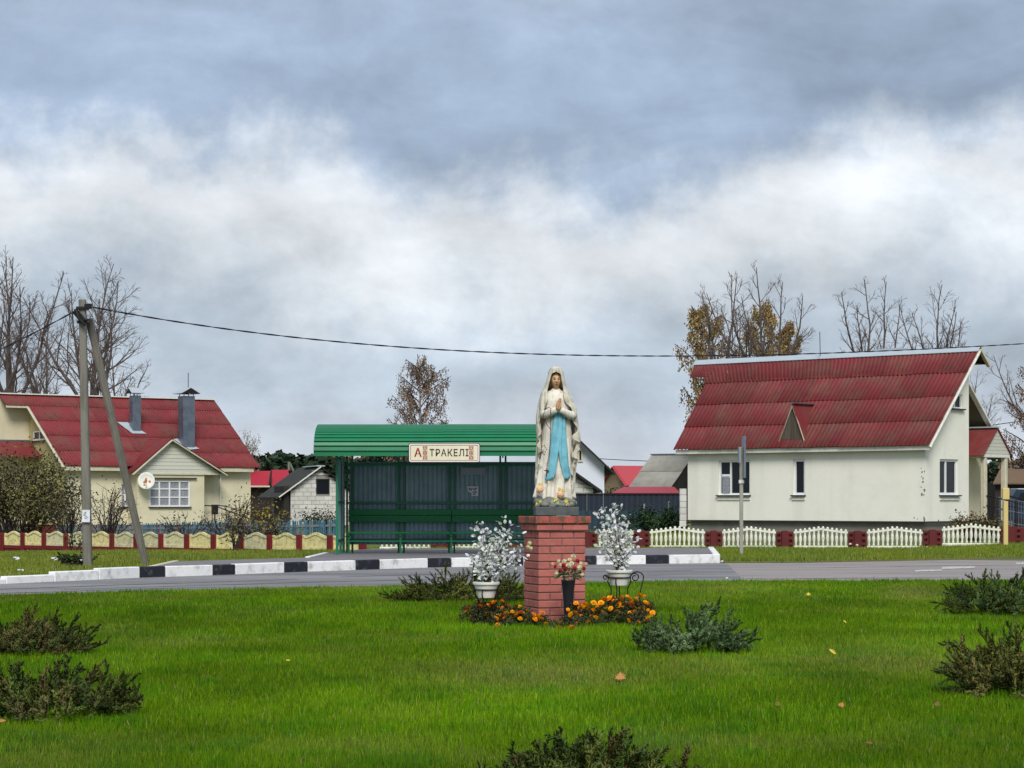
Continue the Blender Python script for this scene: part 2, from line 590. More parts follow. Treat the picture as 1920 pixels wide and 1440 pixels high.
M['pot'] = mat('white_pot', lin(228, 228, 220), .45, .04, 10, stain=lin(190, 186, 168), sscale=7, samt=.45, spec=.45)
M['silk_white'] = mat('silk_white', (.75, .75, .75, 1), .7, .05, 20, attr='tint', trans=.25)
M['twig'] = mat('silk_twig', lin(70, 58, 48), .9, .2, 20)
M['black_vase'] = mat('black_vase', lin(26, 28, 36), .4, .1, 10, spec=.5)
M['marigold'] = mat('marigold_petal', lin(255, 182, 14), .6, .1, 60, stain=lin(248, 128, 8), sscale=30, samt=.7, objrand=.1, trans=.15)
M['marigold_rust'] = mat('marigold_rust', lin(150, 62, 14), .7, .2, 60, objrand=.15)
M['marigold_leaf'] = mat('marigold_leaf', (.05, .07, .02, 1), .7, .2, 20, attr='tint', trans=.2)
M['fallen'] = mat('fallen_leaf', lin(190, 136, 82), .75, .12, 30, stain=lin(170, 104, 56), sscale=20, samt=.6, trans=.1)
M['fallen_yellow'] = mat('fallen_yellow', lin(220, 192, 80), .7, .12, 30, trans=.1)
M['fallen_brown'] = mat('fallen_brown', lin(126, 96, 58), .8, .15, 30)
M['stone_pale'] = mat('stone_pale', lin(206, 204, 192), .85, .1, 20)
M['pink'] = mat('pink_plastic', lin(232, 150, 164), .5, .2, 30, stain=lin(176, 40, 56), sscale=20, samt=.8)
M['post_yellow'] = mat('post_yellow', lin(212, 190, 122), .6, .08, 8)
M['rust'] = mat('rust', lin(196, 112, 44), .85, .25, 20)
M['wire'] = mat('cable_black', lin(36, 34, 46), .6, .05, 10)
M['forest'] = mat('forest_leaf', (.03, .045, .022, 1), .95, .2, .3, attr='tint')
M['car_navy'] = mat('car_navy', lin(28, 44, 66), .3, .05, 4, spec=.6)


def tinted(mb, cols):
    """per-vertex leaf colours (the leaves' own colours)"""
    mb.cols = cols


def set_tint(o, cols):
    me = o.data
    at = me.color_attributes.new('tint', 'FLOAT_COLOR', 'POINT')
    a = np.ones((len(me.vertices), 4), dtype=np.float32)
    c = np.array(cols, dtype=np.float32)
    a[:, :3] = c[:, :3]
    at.data.foreach_set('color', a.ravel())


class Leaves(MB):
    """loose leaf faces with a colour of their own"""
    def __init__(s):
        super().__init__()
        s.c = []

    def leaf(s, p, d, L, w, col, side=None, fold=.0):
        p, d = Vector(p), Vector(d)
        d = d.normalized()
        if side is None:
            side = Vector((R.uniform(-1, 1), R.uniform(-1, 1), R.uniform(-1, 1)))
        x = d.cross(side)
        x = x.normalized() if x.length > 1e-4 else Vector((1, 0, 0))
        s.add((p, p + d * L * .5 + x * w * .5, p + d * L, p + d * L * .5 - x * w * .5), ((0, 1, 2, 3),))
        s.c += [col] * 4

    def tri(s, p, d, L, w, col):
        p, d = Vector(p), Vector(d).normalized()
        side = Vector((R.uniform(-1, 1), R.uniform(-1, 1), R.uniform(-1, 1)))
        x = d.cross(side)
        x = x.normalized() if x.length > 1e-4 else Vector((1, 0, 0))
        s.add((p - x * w * .5, p + x * w * .5, p + d * L), ((0, 1, 2),))
        s.c += [col] * 3

    def done(s, name, m, parent, stuff=True, soft=None):
        if soft is not None:            # leaves show their upper side outwards
            V_ = np.array(s.v)
            c_ = np.array(soft)
            for i, f in enumerate(s.f):
                a, b, d = V_[f[0]], V_[f[1]], V_[f[2]]
                q = (a + d) / 2 - c_
                q[2] += .35 * (abs(q[0]) + abs(q[1]) + abs(q[2]))
                if np.dot(np.cross(b - a, d - a), q) < 0:
                    s.f[i] = f[::-1]
        o = s.build(name, m, parent)
        set_tint(o, s.c)
        if soft is not None:            # rounded shading of a leafy mass
            v = np.array(s.v) - np.array(soft)
            v += np.random.RandomState(len(s.v)).normal(0, .25, v.shape) * np.abs(v).mean()
            v /= np.linalg.norm(v, axis=1)[:, None] + 1e-6
            v[:, 2] += .35
            v /= np.linalg.norm(v, axis=1)[:, None] + 1e-6
            o.data.normals_split_custom_set_from_vertices(v.tolist())
        if stuff:
            o['kind'] = 'stuff'
        return o


def jit(c, v=.25, h=.08):
    k = 1 + R.uniform(-v, v)
    return (c[0] * k * (1 + R.uniform(-h, h)), c[1] * k * (1 + R.uniform(-h, h)), c[2] * k * (1 + R.uniform(-h, h)))


# ================================================================ the ground
def sheet(name, pts, m, z=None, kind='structure'):
    mb = MB()
    poly = [Vector(p) for p in pts]
    tri = tessellate_polygon([poly])
    mb.add(poly, [t if (poly[t[1]] - poly[t[0]]).cross(poly[t[2]] - poly[t[0]]).z > 0 else t[::-1] for t in tri])
    o = mb.build(name, m)
    o['kind'] = kind
    return o


def terrain():
    xs = sorted(set([-3000, -1200, -500, -200, -100] + list(range(-60, 61, 4)) + [100, 200, 500, 1200, 3000]))
    ys = sorted(set([-400, -100, -20, 0, 20, 36] + list(range(40, 121, 3)) + [140, 180, 260, 400, 700, 1400, 4500]))
    mb = MB()
    for y in ys:
        for x in xs:
            mb.v.append((x, y, ground(x, y) - .07 + (.0 if y < 90 else .15 * clamp((y - 90) / 20))))
    n = len(xs)
    for j in range(len(ys) - 1):
        for i in range(n - 1):
            mb.f.append((j * n + i, j * n + i + 1, (j + 1) * n + i + 1, (j + 1) * n + i))
            mb.m.append(0)
    o = mb.build('ground', M['field'])
    o['kind'] = 'structure'


terrain()

ROADZ = -.04
NEAR = [(-260, 1123), (0, 1118), (300, 1110), (600, 1103), (1000, 1096), (1300, 1092), (1920, 1090), (2200, 1089.5)]
KERB = [(-300, 1106), (0, 1095.5), (265, 1083.5), (400, 1079), (580, 1072), (800, 1064.5), (1000, 1060.5), (1350, 1056)]
FARR = [(1350, 1056), (1500, 1055.5), (1700, 1051.5), (1920, 1048), (2300, 1044)]


def on(px, py, Z):
    d = gd(py, Z)
    return Vector(((px - CX) / F * d, d, Z))


near_w = [on(x, y, 0) for x, y in NEAR]
kerb_w = [on(x, y, ROADZ) for x, y in KERB]
far_w = [on(x, y, ROADZ) for x, y in FARR]
# road continues off both sides of the frame
road_near = [Vector((-30, 20, ROADZ))] + [Vector((p.x, p.y - .06, ROADZ)) for p in near_w] + [Vector((40, 37.5, ROADZ))]
road_far = [Vector((-34, 28, ROADZ))] + [Vector((p.x, p.y, ROADZ)) for p in kerb_w] + far_w[1:] + [Vector((44, 57, ROADZ))]
# seam where the newer bay asphalt meets the old road
seam_top, seam_bot = on(1362, 1056, ROADZ), on(1392, 1092, ROADZ)


def x_split(pts, left):
    return [p for p in pts if (p.x < seam_top.x - .01 if left else p.x > seam_top.x + .02)]


ry = ROADZ
road_l = [p for p in road_near if p.x < seam_bot.x - .05] + [Vector((seam_bot.x, near_w[5].y + .25, ry)), Vector((seam_top.x, kerb_w[-1].y + .02, ry))] + \
         [p for p in reversed(road_far) if p.x < seam_top.x - .05]
road_all = road_near + road_far[::-1]
sheet('road', road_all, M['asphalt_old'])
sheet('road_bay', [Vector((p.x, p.y, ry + .004)) for p in road_l], M['asphalt'])
# painted dashes
mk = MB()
for (xa, xb, y, w) in ((1716, 1766, 1071, 3.2), (1766, 1828, 1066, 4.4), (1905, 1990, 1057, 3.4)):
    a, b = on(xa, y + 1, ry + .005), on(xb, y - 1, ry + .005)
    c, d = on(xb, y - 1 - w * .8, ry + .005), on(xa, y + 1 - w, ry + .005)
    mk.quad(a, b, c, d)
o = mk.build('road_marking', M['white_line'])
o['kind'] = 'structure'

# sealed seams and wear lines running with the road
def lane(f, a, b, w, m, name):
    mb_ = MB()
    P = []
    for k in range(15):
        q = a + (b - a) * k / 14
        yk = None
        for (xa, ya), (xb, yb) in zip(KERB + FARR[1:], (KERB + FARR[1:])[1:]):
            if xa <= q <= xb:
                yk = ya + (yb - ya) * (q - xa) / (xb - xa)
        for (xa, ya), (xb, yb) in zip(NEAR, NEAR[1:]):
            if xa <= q <= xb:
                yn = ya + (yb - ya) * (q - xa) / (xb - xa)
        p = on(q, yk + (yn - yk) * f + R.uniform(-.25, .25), ROADZ + .008)
        h = w * R.uniform(.5, 1.3) * math.sin(math.pi * (k + .6) / 15.2) ** .5
        P.append((p + Vector((0, -h, 0)), p + Vector((0, h, 0))))
    for (p, q), (r, s) in zip(P, P[1:]):
        mb_.quad(p, r, s, q)
    o_ = mb_.build(name, m)
    o_['kind'] = 'structure'


M['seam'] = mat('road_seam', lin(92, 92, 96), .85, .2, 8, stain=lin(120, 118, 118), sscale=3, samt=.8)
for f, a, b, w in ((.42, -120, 560, .10), (.62, 120, 900, .07), (.75, -200, 420, .05), (.35, 640, 1300, .09), (.58, 820, 1340, .06), (.80, 1395, 1800, .06), (.25, 1480, 1900, .05)):
    lane(f, a, b, w, M['seam'], 'road_seam')

# lawn: raised soil slab the blades grow from
def slab(name, top, drop, m):
    mb = MB()
    poly = [Vector(p) for p in top]
    mb.prism(poly, (0, 0, -drop))
    o = mb.build(name, m, normals=True)
    o['kind'] = 'structure'
    return o


lawn_poly = [Vector((-14, 4, 0)), Vector((15, 4, 0)), Vector((24, 36.2, 0))] + [Vector((p.x, p.y, 0)) for p in reversed(near_w)] + [Vector((-24, 20, 0))]
slab('lawn', lawn_poly, .05, M['soil'])
# flush concrete edging between lawn and road
ed = MB()
for i in range(len(near_w) - 1):
    a, b = near_w[i], near_w[i + 1]
    n = Vector((-(b - a).y, (b - a).x, 0)).normalized()
    for k in range(6):
        p, q = a.lerp(b, k / 6), a.lerp(b, (k + 1) / 6 - .004)
        c = (p + q) / 2 + n * .05
        ed.box((c.x, c.y, -.035), ((q - p).length, .08, .07), math.atan2((q - p).y, (q - p).x))
o = ed.build('lawn_edging', M['concrete_pale'])
o['kind'] = 'structure'

# kerb stones, painted white and black
kerb = thing('kerb', 'black and white painted kerb of the bus bay', 'kerb', kerb_w[2], kind='structure')
del kerb['label']
del kerb['category']
KH, KW = .20, .15


def along(px):
    """point of the kerb line at photo column px"""
    for (xa, ya), (xb, yb) in zip(KERB, KERB[1:]):
        if xa <= px <= xb:
            t = (px - xa) / (xb - xa)
            return on(px, ya + (yb - ya) * t, ROADZ)
    return on(px, KERB[-1][1], ROADZ)


stones = [(-300, -190, 0), (-190, -85, 0), (-85, 12, 0), (12, 102, 0), (102, 186, 0), (186, 263, 0), (263, 311, 1), (311, 400, 0), (400, 442, 1), (442, 534, 0),
          (534, 578, 1), (578, 668, 0), (668, 713, 1), (713, 803, 0), (803, 847, 1), (847, 937, 0), (937, 982, 1), (982, 1075, 0), (1075, 1119, 1),
          (1119, 1212, 0), (1212, 1255, 1), (1255, 1350, 0)]
for xa, xb, blk in stones:
    a, b = along(xa), along(xb)
    d = (b - a)
    rz = math.atan2(d.y, d.x)
    n = Vector((-d.y, d.x, 0)).normalized()
    hh = KH * clamp(.42 + .58 * (xb - 12) / 250, .42, 1) if xb < 300 else KH * .96
    c = (a + b) / 2 + n * KW / 2
    mb = MB()
    mb.box((c.x, c.y, ROADZ + hh / 2 - .03 + R.uniform(-.004, .004)), (d.length - .012, KW, hh + .06), rz + R.uniform(-.004, .004), bev=.014)
    mb.build('kerb_stone', M['kerb_black' if blk else 'kerb_white'], kerb)
PZ = ROADZ + KH - .035
# kerb return at the right end, side kerbs at the left end of the platform
back_r = on(1338, 1027.5, PZ)
e0 = along(1350)
for k in range(6):
    a, b = e0.lerp(back_r, k / 6), e0.lerp(back_r, (k + 1) / 6)
    if k == 0:
        a = a + (b - a).normalized() * .16
    d = b - a
    mb = MB()
    mb.box(((a.x + b.x) / 2 - .07, (a.y + b.y) / 2, ROADZ + KH / 2 - .03), (Vector((d.x, d.y)).length - .012, KW, KH + .05), math.atan2(d.y, d.x), bev=.014)
    mb.build('kerb_stone', M['kerb_white'], kerb)
s0, s1 = on(276, 1064.5, PZ), on(330, 1052.5, PZ)
g0, g1 = on(576, 1045.5, PZ), on(612, 1037, PZ)
for p, q, m in ((s0, s1, 'trim_cream'), (g0, g1, 'kerb_white')):
    d = q - p
    mb = MB()
    mb.box(((p.x + q.x) / 2, (p.y + q.y) / 2, PZ - .06), (Vector((d.x, d.y)).length, .10, .16), math.atan2(d.y, d.x), bev=.012)
    mb.build('kerb_stone', M[m], kerb)
plat = [Vector((along(x).x, along(x).y + KW * .8, PZ)) for x in (290, 400, 580, 800, 1000, 1200)] + [e0 + Vector((-.1, .15, PZ - ROADZ)), back_r + Vector((-.1, 0, 0)),
        on(700, 1029, PZ), on(640, 1033, PZ), g1, g0, on(450, 1049, PZ), s1, s0]
slab('platform', [Vector((p.x, p.y, PZ)) for p in plat], .14, M['paving'])

# verges: grassy strips between kerb/road and the garden fences
def verge(name, poly, m):
    mb = MB()
    pl = [Vector((p[0], p[1], 0)) for p in poly]
    xs = [p.x for p in pl]
    ys = [p.y for p in pl]
    tri = tessellate_polygon([pl])
    bm = bmesh.new()
    vv = [bm.verts.new(p) for p in pl]
    for t in tri:
        try:
            bm.faces.new([vv[i] for i in t])
        except ValueError:
            pass
    for _ in range(4):
        long_e = [e for e in bm.edges if e.calc_length() > 3]
        if not long_e:
            break
        bmesh.ops.subdivide_edges(bm, edges=long_e, cuts=1)
        bmesh.ops.triangulate(bm, faces=bm.faces)
    for v in bm.verts:
        v.co.z = ground(v.co.x, v.co.y) - .012
    bmesh.ops.recalc_face_normals(bm, faces=bm.faces)
    for f in bm.faces:
        if f.normal.z < 0:
            f.normal_flip()
    be = [e for e in bm.edges if len(e.link_faces) == 1]
    ex_ = bmesh.ops.extrude_edge_only(bm, edges=be)
    for v in ex_['geom']:
        if isinstance(v, bmesh.types.BMVert):
            v.co.z -= .14
    me = bpy.data.meshes.new(name)
    bm.to_mesh(me)
    bm.free()
    me.materials.append(m)
    o = bpy.data.objects.new(name, me)
    COL.objects.link(o)
    o['kind'] = 'structure'
    return o


YL = [W(5, 1030, 72.7), W(620, 1030, 58.6)]            # yellow fence line (plan)
WLn = [W(712, 1030, 59.6), W(1990, 1030, 58.4)]         # white fence line (plan)
vl = [(p.x, p.y + KW) for p in (along(-300), along(-85), along(102), along(263))] + [(s0.x, s0.y + .05), (s1.x - .05, s1.y + .05)] + \
     [(on(450, 1049, PZ).x, on(450, 1049, PZ).y), (g0.x, g0.y), (g1.x, g1.y), (on(640, 1033, PZ).x, on(640, 1033, PZ).y + .02)] + \
     [(W(640, 0, 62).x, 62), (W(620, 0, 62).x, 62), (YL[0].x, YL[0].y + 3), (-40, 90), (-46, 40)]
VERGE_L = vl
verge('verge_left_of_stop', vl, M['verge_soil']).name = 'verge'
vr = [(e0.x + .1, e0.y + .12)] + [(p.x, p.y + .02) for p in far_w[1:]] + [(40, 56.8), (40, 61), (WLn[1].x, WLn[1].y + 2.5), (W(640, 0, 62).x, 62.2), (W(640, 0, 60).x, on(640, 1033, PZ).y + .05),
      (on(700, 1029, PZ).x, on(700, 1029, PZ).y), (back_r.x + .1, back_r.y)]
VERGE_R = vr
verge('verge', vr, M['verge_soil'])


# ================================================================ houses
class Frame:
    def __init__(s, O, a, b):
        s.O, s.a, s.b = Vector((O[0], O[1], 0)), Vector((a[0], a[1], 0)), Vector((b[0], b[1], 0))

    def pt(s, t, u, z):
        p = s.O + s.a * t + s.b * u
        return Vector((p.x, p.y, z))

    def inv(s, P):
        q = Vector((P[0], P[1], 0)) - s.O
        D = s.a.x * s.b.y - s.a.y * s.b.x
        return ((q.x * s.b.y - q.y * s.b.x) / D, (s.a.x * q.y - s.a.y * q.x) / D, P[2])

    def hit(s, px, py, P0, n):
        d = Vector(((px - CX) / F, 1, (HY - py) / F))
        o = Vector((0, 0, H))
        k = (P0 - o).dot(n) / d.dot(n)
        return o + d * k

    def on_u(s, px, py, u):
        """(t, Z) where the ray through a photo pixel meets the wall plane u = const"""
        return (lambda q: (q[0], q[2]))(s.inv(s.hit(px, py, s.pt(0, u, 0), s.b)))

    def on_t(s, px, py, t):
        return (lambda q: (q[1], q[2]))(s.inv(s.hit(px, py, s.pt(t, 0, 0), s.a)))


def sheet_mesh(c00, c10, c11, c01, nw=7, amp=.022, thick=.02, lift=.0, sub=4):
    """one corrugated sheet: c00-c10 lower edge, c01-c11 upper edge"""
    n = nw * sub
    nrm = (c10 - c00).cross(c01 - c00).normalized()
    if nrm.z < 0:
        nrm = -nrm
    vs_, fs = [], []
    for i in range(n + 1):
        f = i / n
        w = math.sin(f * nw * 2 * math.pi) * amp
        lo_ = c00.lerp(c10, f) + nrm * (w + lift)
        hi_ = c01.lerp(c11, f) + nrm * w
        vs_ += [lo_, hi_, lo_ - nrm * thick]
    for i in range(n):
        a, b = i * 3, (i + 1) * 3
        fs += [(a, b, b + 1, a + 1), (a + 2, b + 2, b, a)]
    mb = MB()
    mb.add(vs_, fs)
    return mb


def lay_roof(parent, m, rows, plane_pt, ncol, nw=7, amp=.022, name='roof_sheet', skip=None):
    """rows: list of (u_low, u_high, tL_low, tR_low, tL_high, tR_high)"""
    for ri, (ul, uh, a0, b0, a1, b1) in enumerate(rows):
        nc = ncol if isinstance(ncol, int) else ncol[ri]
        for c in range(nc):
            f0, f1 = c / nc, (c + 1) / nc
            j = R.uniform(-.012, .012)
            c00 = plane_pt(a0 + (b0 - a0) * f0, ul - .05 + j)
            c10 = plane_pt(a0 + (b0 - a0) * f1, ul - .05 + j)
            c11 = plane_pt(a1 + (b1 - a1) * f1, uh + .06)
            c01 = plane_pt(a1 + (b1 - a1) * f0, uh + .06)
            sheet_mesh(c00, c10, c11, c01, nw, amp, .018, .028 + R.uniform(-.006, .008)).build(name, m, parent, smooth=True)


def window(parent, pt, a0, a1, b0, b1, mul=(), rows=(), dep=.1, fw=.06, frame='pvc', glass='glass', sill=True, sill_m='sill_dark', name='window', sillw=.12, drop=True, partial=()):
    """window > pane(s), sill; pt(a, b, inward). mul: vertical bars (fraction), rows: horizontal bars (fraction)"""
    f = MB()

    def bar(x0, x1, y0, y1, d0, d1):
        P = [pt(x0, y0, d0), pt(x1, y0, d0), pt(x1, y1, d0), pt(x0, y1, d0), pt(x0, y0, d1), pt(x1, y0, d1), pt(x1, y1, d1), pt(x0, y1, d1)]
        f.add(P, [(0, 1, 2, 3), (4, 7, 6, 5), (0, 4, 5, 1), (1, 5, 6, 2), (2, 6, 7, 3), (3, 7, 4, 0)])
    w = a1 - a0
    s = 1 if w > 0 else -1
    fw_ = fw * s
    bar(a0, a1, b0, b0 + fw, dep - .05, dep + .03)
    bar(a0, a1, b1 - fw, b1, dep - .05, dep + .03)
    bar(a0, a0 + fw_, b0 + fw, b1 - fw, dep - .05, dep + .03)
    bar(a1 - fw_, a1, b0 + fw, b1 - fw, dep - .05, dep + .03)
    xs = [a0 + fw_] + [a0 + w * q for q in mul] + [a1 - fw_]
    ys = [b0 + fw] + [b0 + (b1 - b0) * q for q in rows] + [b1 - fw]
    for q in mul:
        x = a0 + w * q
        bar(x - fw_ * .5, x + fw_ * .5, b0 + fw, b1 - fw, dep - .045, dep + .028)
    for q in rows:
        y = b0 + (b1 - b0) * q
        bar(a0 + fw_, a1 - fw_, y - fw * .4, y + fw * .4, dep - .04, dep + .025)
    for (x0, x1, y0, y1) in partial:
        bar(a0 + w * x0, a0 + w * x1, b0 + (b1 - b0) * y0, b0 + (b1 - b0) * y1, dep - .043, dep + .026)
    wo_ = f.build(name, M[frame], parent)
    for i in range(len(xs) - 1):
        for j in range(len(ys) - 1):
            g = MB()
            g.quad(pt(xs[i], ys[j], dep), pt(xs[i + 1], ys[j], dep), pt(xs[i + 1], ys[j + 1], dep), pt(xs[i], ys[j + 1], dep))
            g.build('pane', M[glass], wo_)
    if sill:
        f = MB()
        bar(a0 - .05 * s, a1 + .05 * s, b0 - .05, b0 - .002, -sillw, dep - .06)
        f.build('sill', M[sill_m], wo_)
        if drop:
            f = MB()
            bar(a0 - .02 * s, a1 + .02 * s, b0 - .19, b0 - .13, -.05, .02)
            f.build('ledge', M['trim_white'], wo_)
    return wo_


def roof_plane(fr, u0, z0_, u1, z1_):
    return lambda t, u: fr.pt(t, u, z0_ + (z1_ - z0_) * (u - u0) / (u1 - u0))


# ---------------------------------------------------------------- white house on the right
TH = .698
fw_ = Frame((14.83, 78.5), (-math.cos(TH), math.sin(TH)), (math.sin(TH), math.cos(TH)))
WH = thing('white_house', 'white rendered house with dark red corrugated roof and small wooden dormer', 'house', fw_.pt(5, 3, -.1))
L_, U_ = 10.42, 3.25
e_ = .35
tE_R, zE_R = fw_.on_u(1744, 833, -e_)
tE_L, zE_L = fw_.on_u(1264, 841, -e_)
ZE = (zE_R + zE_L) / 2
tR_R, ZR = fw_.on_u(1838, 652, U_)
tR_L, _ = fw_.on_u(1304, 678, U_)
rp = roof_plane(fw_, -e_, ZE, U_, ZR)
nrm_r = (rp(1, 0) - rp(0, 0)).cross(rp(0, 1) - rp(0, 0)).normalized()


def roof_tu(fr, plane, px, py):
    n = (plane(1, 0) - plane(0, 0)).cross(plane(0, 1) - plane(0, 0)).normalized()
    q = fr.inv(fr.hit(px, py, plane(0, 0), n))
    return q[0], q[1]


tN, uN = roof_tu(fw_, rp, 1322, 722)
tN2, uN2 = roof_tu(fw_, rp, 1294, 709)
Zs = ZE + (ZR - ZE) * e_ / (U_ + e_) - .06            # wall top under the front eave
ZB, ZG = .58, -.25


def eL(u):   # left roof edge of the lower rows
    return tE_L + (tN - tE_L) * (u + e_) / (uN + e_)


def eR(u):
    return tE_R + (tR_R - tE_R) * (u + e_) / (U_ + e_)


du = (U_ + e_) / 4
rows = []
for r in range(3):
    a, b = -e_ + du * r, -e_ + du * (r + 1)
    rows.append((a, b, eR(a), eL(a), eR(b), eL(b)))
a, b = -e_ + du * 3, U_
rows.append((a, b, eR(a), eL(a) , eR(b), tR_L - .15))
lay_roof(WH, M['roof_red'], rows, rp, [9, 9, 9, 10])
# left end of the top row reaches further out
ex = MB()
c = [rp(eL(uN2 + .05) - .05, uN2), rp(tN2, uN2), rp(tR_L, U_), rp(eL(U_) - .05, U_)]
sheet_mesh(c[0], c[1], c[2], c[3], 10, .02, .018, .03).build('roof_sheet', M['roof_red'], WH, smooth=True)


def wpt(u0):      # front wall: a = t, inward = +u
    return lambda a_, b_, d_: fw_.pt(a_, u0 + d_, b_)


def gpt(t0):      # gable wall: a = u, inward = +t
    return lambda a_, b_, d_: fw_.pt(t0 + d_, a_, b_)


def rect_u(fr, x0, x1, y0, y1, u):
    ta, za = fr.on_u(x0, (y0 + y1) / 2, u)
    tb, zb = fr.on_u(x1, (y0 + y1) / 2, u)
    xm = (x0 + x1) / 2
    return ta, tb, fr.on_u(xm, y1, u)[1], fr.on_u(xm, y0, u)[1]


def rect_t(fr, x0, x1, y0, y1, t):
    ua, za = fr.on_t(x0, (y0 + y1) / 2, t)
    ub, zb = fr.on_t(x1, (y0 + y1) / 2, t)
    xm = (x0 + x1) / 2
    return ua, ub, fr.on_t(xm, y1, t)[1], fr.on_t(xm, y0, t)[1]


w1 = rect_u(fw_, 1347, 1406, 863, 928, 0)
w2 = rect_u(fw_, 1487, 1509, 861, 928, 0)
w3 = rect_t(fw_, 1762, 1797, 861, 928, 0)
w4 = rect_t(fw_, 1782, 1805, 739, 766, 0)
wl_ = MB()
wl_.wall(wpt(0), [(0, ZB), (L_, ZB), (L_, Zs), (0, Zs)], [w1, w2], .16)


def zroof(u):
    return ZE + (ZR - ZE) * (u + e_) / (U_ + e_) - .07


UB, ZRE, TRC = 7.84, 3.02, 1.7                              # rear half


def zrear(u):
    return ZR + (ZRE - ZR) * (u - U_) / (UB - U_) - .07


wl_.wall(gpt(0), [(0.001, ZB), (U_, ZB), (U_, zroof(U_)), (.001, Zs - .01)], [w3, w4], .16)
# return of the projecting half, recessed rear gable, left gable, rear wall
wl_.quad(fw_.pt(0, U_, ZB), fw_.pt(TRC, U_, ZB), fw_.pt(TRC, U_, zroof(U_)), fw_.pt(0, U_, zroof(U_)))
wl_.wall(lambda a_, b_, d_: fw_.pt(L_, a_, b_), [(0, ZB), (UB - .5, ZB), (UB - .5, zrear(UB - .5)), (U_, zroof(U_)), (0, Zs)])
wl_.quad(fw_.pt(TRC, UB - .5, ZB), fw_.pt(L_, UB - .5, ZB), fw_.pt(L_, UB - .5, zrear(UB - .5)), fw_.pt(TRC, UB - .5, zrear(UB - .5)))
wl_.build('wall', M['plaster_white'], WH)
rw = MB()
rw.wall(gpt(TRC), [(U_, ZB), (UB - .5, ZB), (UB - .5, zrear(UB - .5)), (U_, zroof(U_))])
rw.build('porch_wall', M['plaster_cream'], WH)
# stains where render has come off at the corner
st = MB()
for k in range(16):
    z = R.uniform(1.5, 2.75) if k < 12 else R.uniform(.6, .75)
    t = R.uniform(.0, .16) + (.3 if k > 13 else 0)
    s = R.uniform(.02, .05)
    P = [fw_.pt(t + s * math.cos(q) * R.uniform(.5, 1.1), -.004, z + s * 1.5 * math.sin(q) * R.uniform(.5, 1.2)) for q in np.linspace(0, 6.28, 7)[:-1]]
    st.prism(P, fw_.b * .003)
st.build('bare_patch', M['plinth'], WH)
pl = MB()
pl.box(fw_.pt(L_ / 2, .12 + U_ / 2, (ZB + ZG) / 2 - .01), (L_ - .12, U_, ZB - ZG - .02), math.atan2(fw_.a.y, fw_.a.x))
pl.box(fw_.pt((L_ + TRC) / 2 + .05, (U_ + UB) / 2, (ZB + ZG) / 2), (L_ - TRC - .1, UB - U_ - .6, ZB - ZG - .02), math.atan2(fw_.a.y, fw_.a.x))
pl.build('plinth', M['plinth'], WH)
fl_ = MB()       # drip flashing between render and plinth
fl_.bar(fw_.pt(-.05, -.03, ZB - .02), fw_.pt(L_, -.03, ZB - .02), .07, .035)
fl_.bar(fw_.pt(-.05, -.03, ZB - .021), fw_.pt(-.05, U_, ZB - .021), .07, .035)
fl_.build('flashing', M['sill_dark'], WH)
# windows
window(WH, wpt(0), *w1, mul=(.36, .70), dep=.12, fw=.07, sill_m='sill_dark', partial=((.08, .36, .50, .60),))
window(WH, wpt(0), *w2, mul=(), dep=.12, fw=.085)
window(WH, gpt(0), *w3, mul=(.42,), dep=.12, fw=.085)
window(WH, gpt(0), *w4, mul=(.45,), dep=.1, fw=.06, drop=False)
vent = MB()
p_ = [fw_.on_u(1353, 925, 0), fw_.on_u(1366, 893, 0)]
vent.box(fw_.pt((p_[0][0] + p_[1][0]) / 2, .06, (p_[0][1] + p_[1][1]) / 2), (abs(p_[0][0] - p_[1][0]), .03, abs(p_[1][1] - p_[0][1])), math.atan2(fw_.a.y, fw_.a.x))
vent.build('window_insert', M['curtain'], WH)
# fascia, soffit, ridge cap, barge boards
fb = MB()
fb.bar(fw_.pt(tE_R + .05, -e_ + .05, ZE - .13), fw_.pt(tE_L - .05, -e_ + .05, ZE - .13), .03, .16)
fb.build('fascia', M['trim_white'], WH)
sf = MB()
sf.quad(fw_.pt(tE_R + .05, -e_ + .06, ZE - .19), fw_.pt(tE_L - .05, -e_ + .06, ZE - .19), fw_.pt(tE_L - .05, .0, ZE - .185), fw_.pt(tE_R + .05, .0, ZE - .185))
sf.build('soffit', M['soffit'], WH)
rc = MB()
ra, rb_ = fw_.pt(tR_R - .02, U_, ZR + .05), fw_.pt(tR_L, U_, ZR + .05)
for sgn, (dz, duu) in ((-1, (-.19, -.2)), (1, (-.17, .2))):
    q = fw_.b * duu + Vector((0, 0, dz))
    rc.prism([ra, rb_, rb_ + q, ra + q], Vector((0, 0, .02)))
rc.build('ridge_cap', M['zinc_pale'], WH, normals=True)
bb = MB()
bb.bar(rp(tE_R + .02, -e_) + Vector((0, 0, -.12)), rp(tR_R + .02, U_) + Vector((0, 0, -.12)), .04, .12, up=fw_.a)
bb.bar(rp(tE_R + .02, -e_) + Vector((0, 0, -.10)), rp(tR_R + .02, U_) + Vector((0, 0, -.10)), .12, .03, up=fw_.a)
bb.build('barge_board', M['trim_white'], WH)
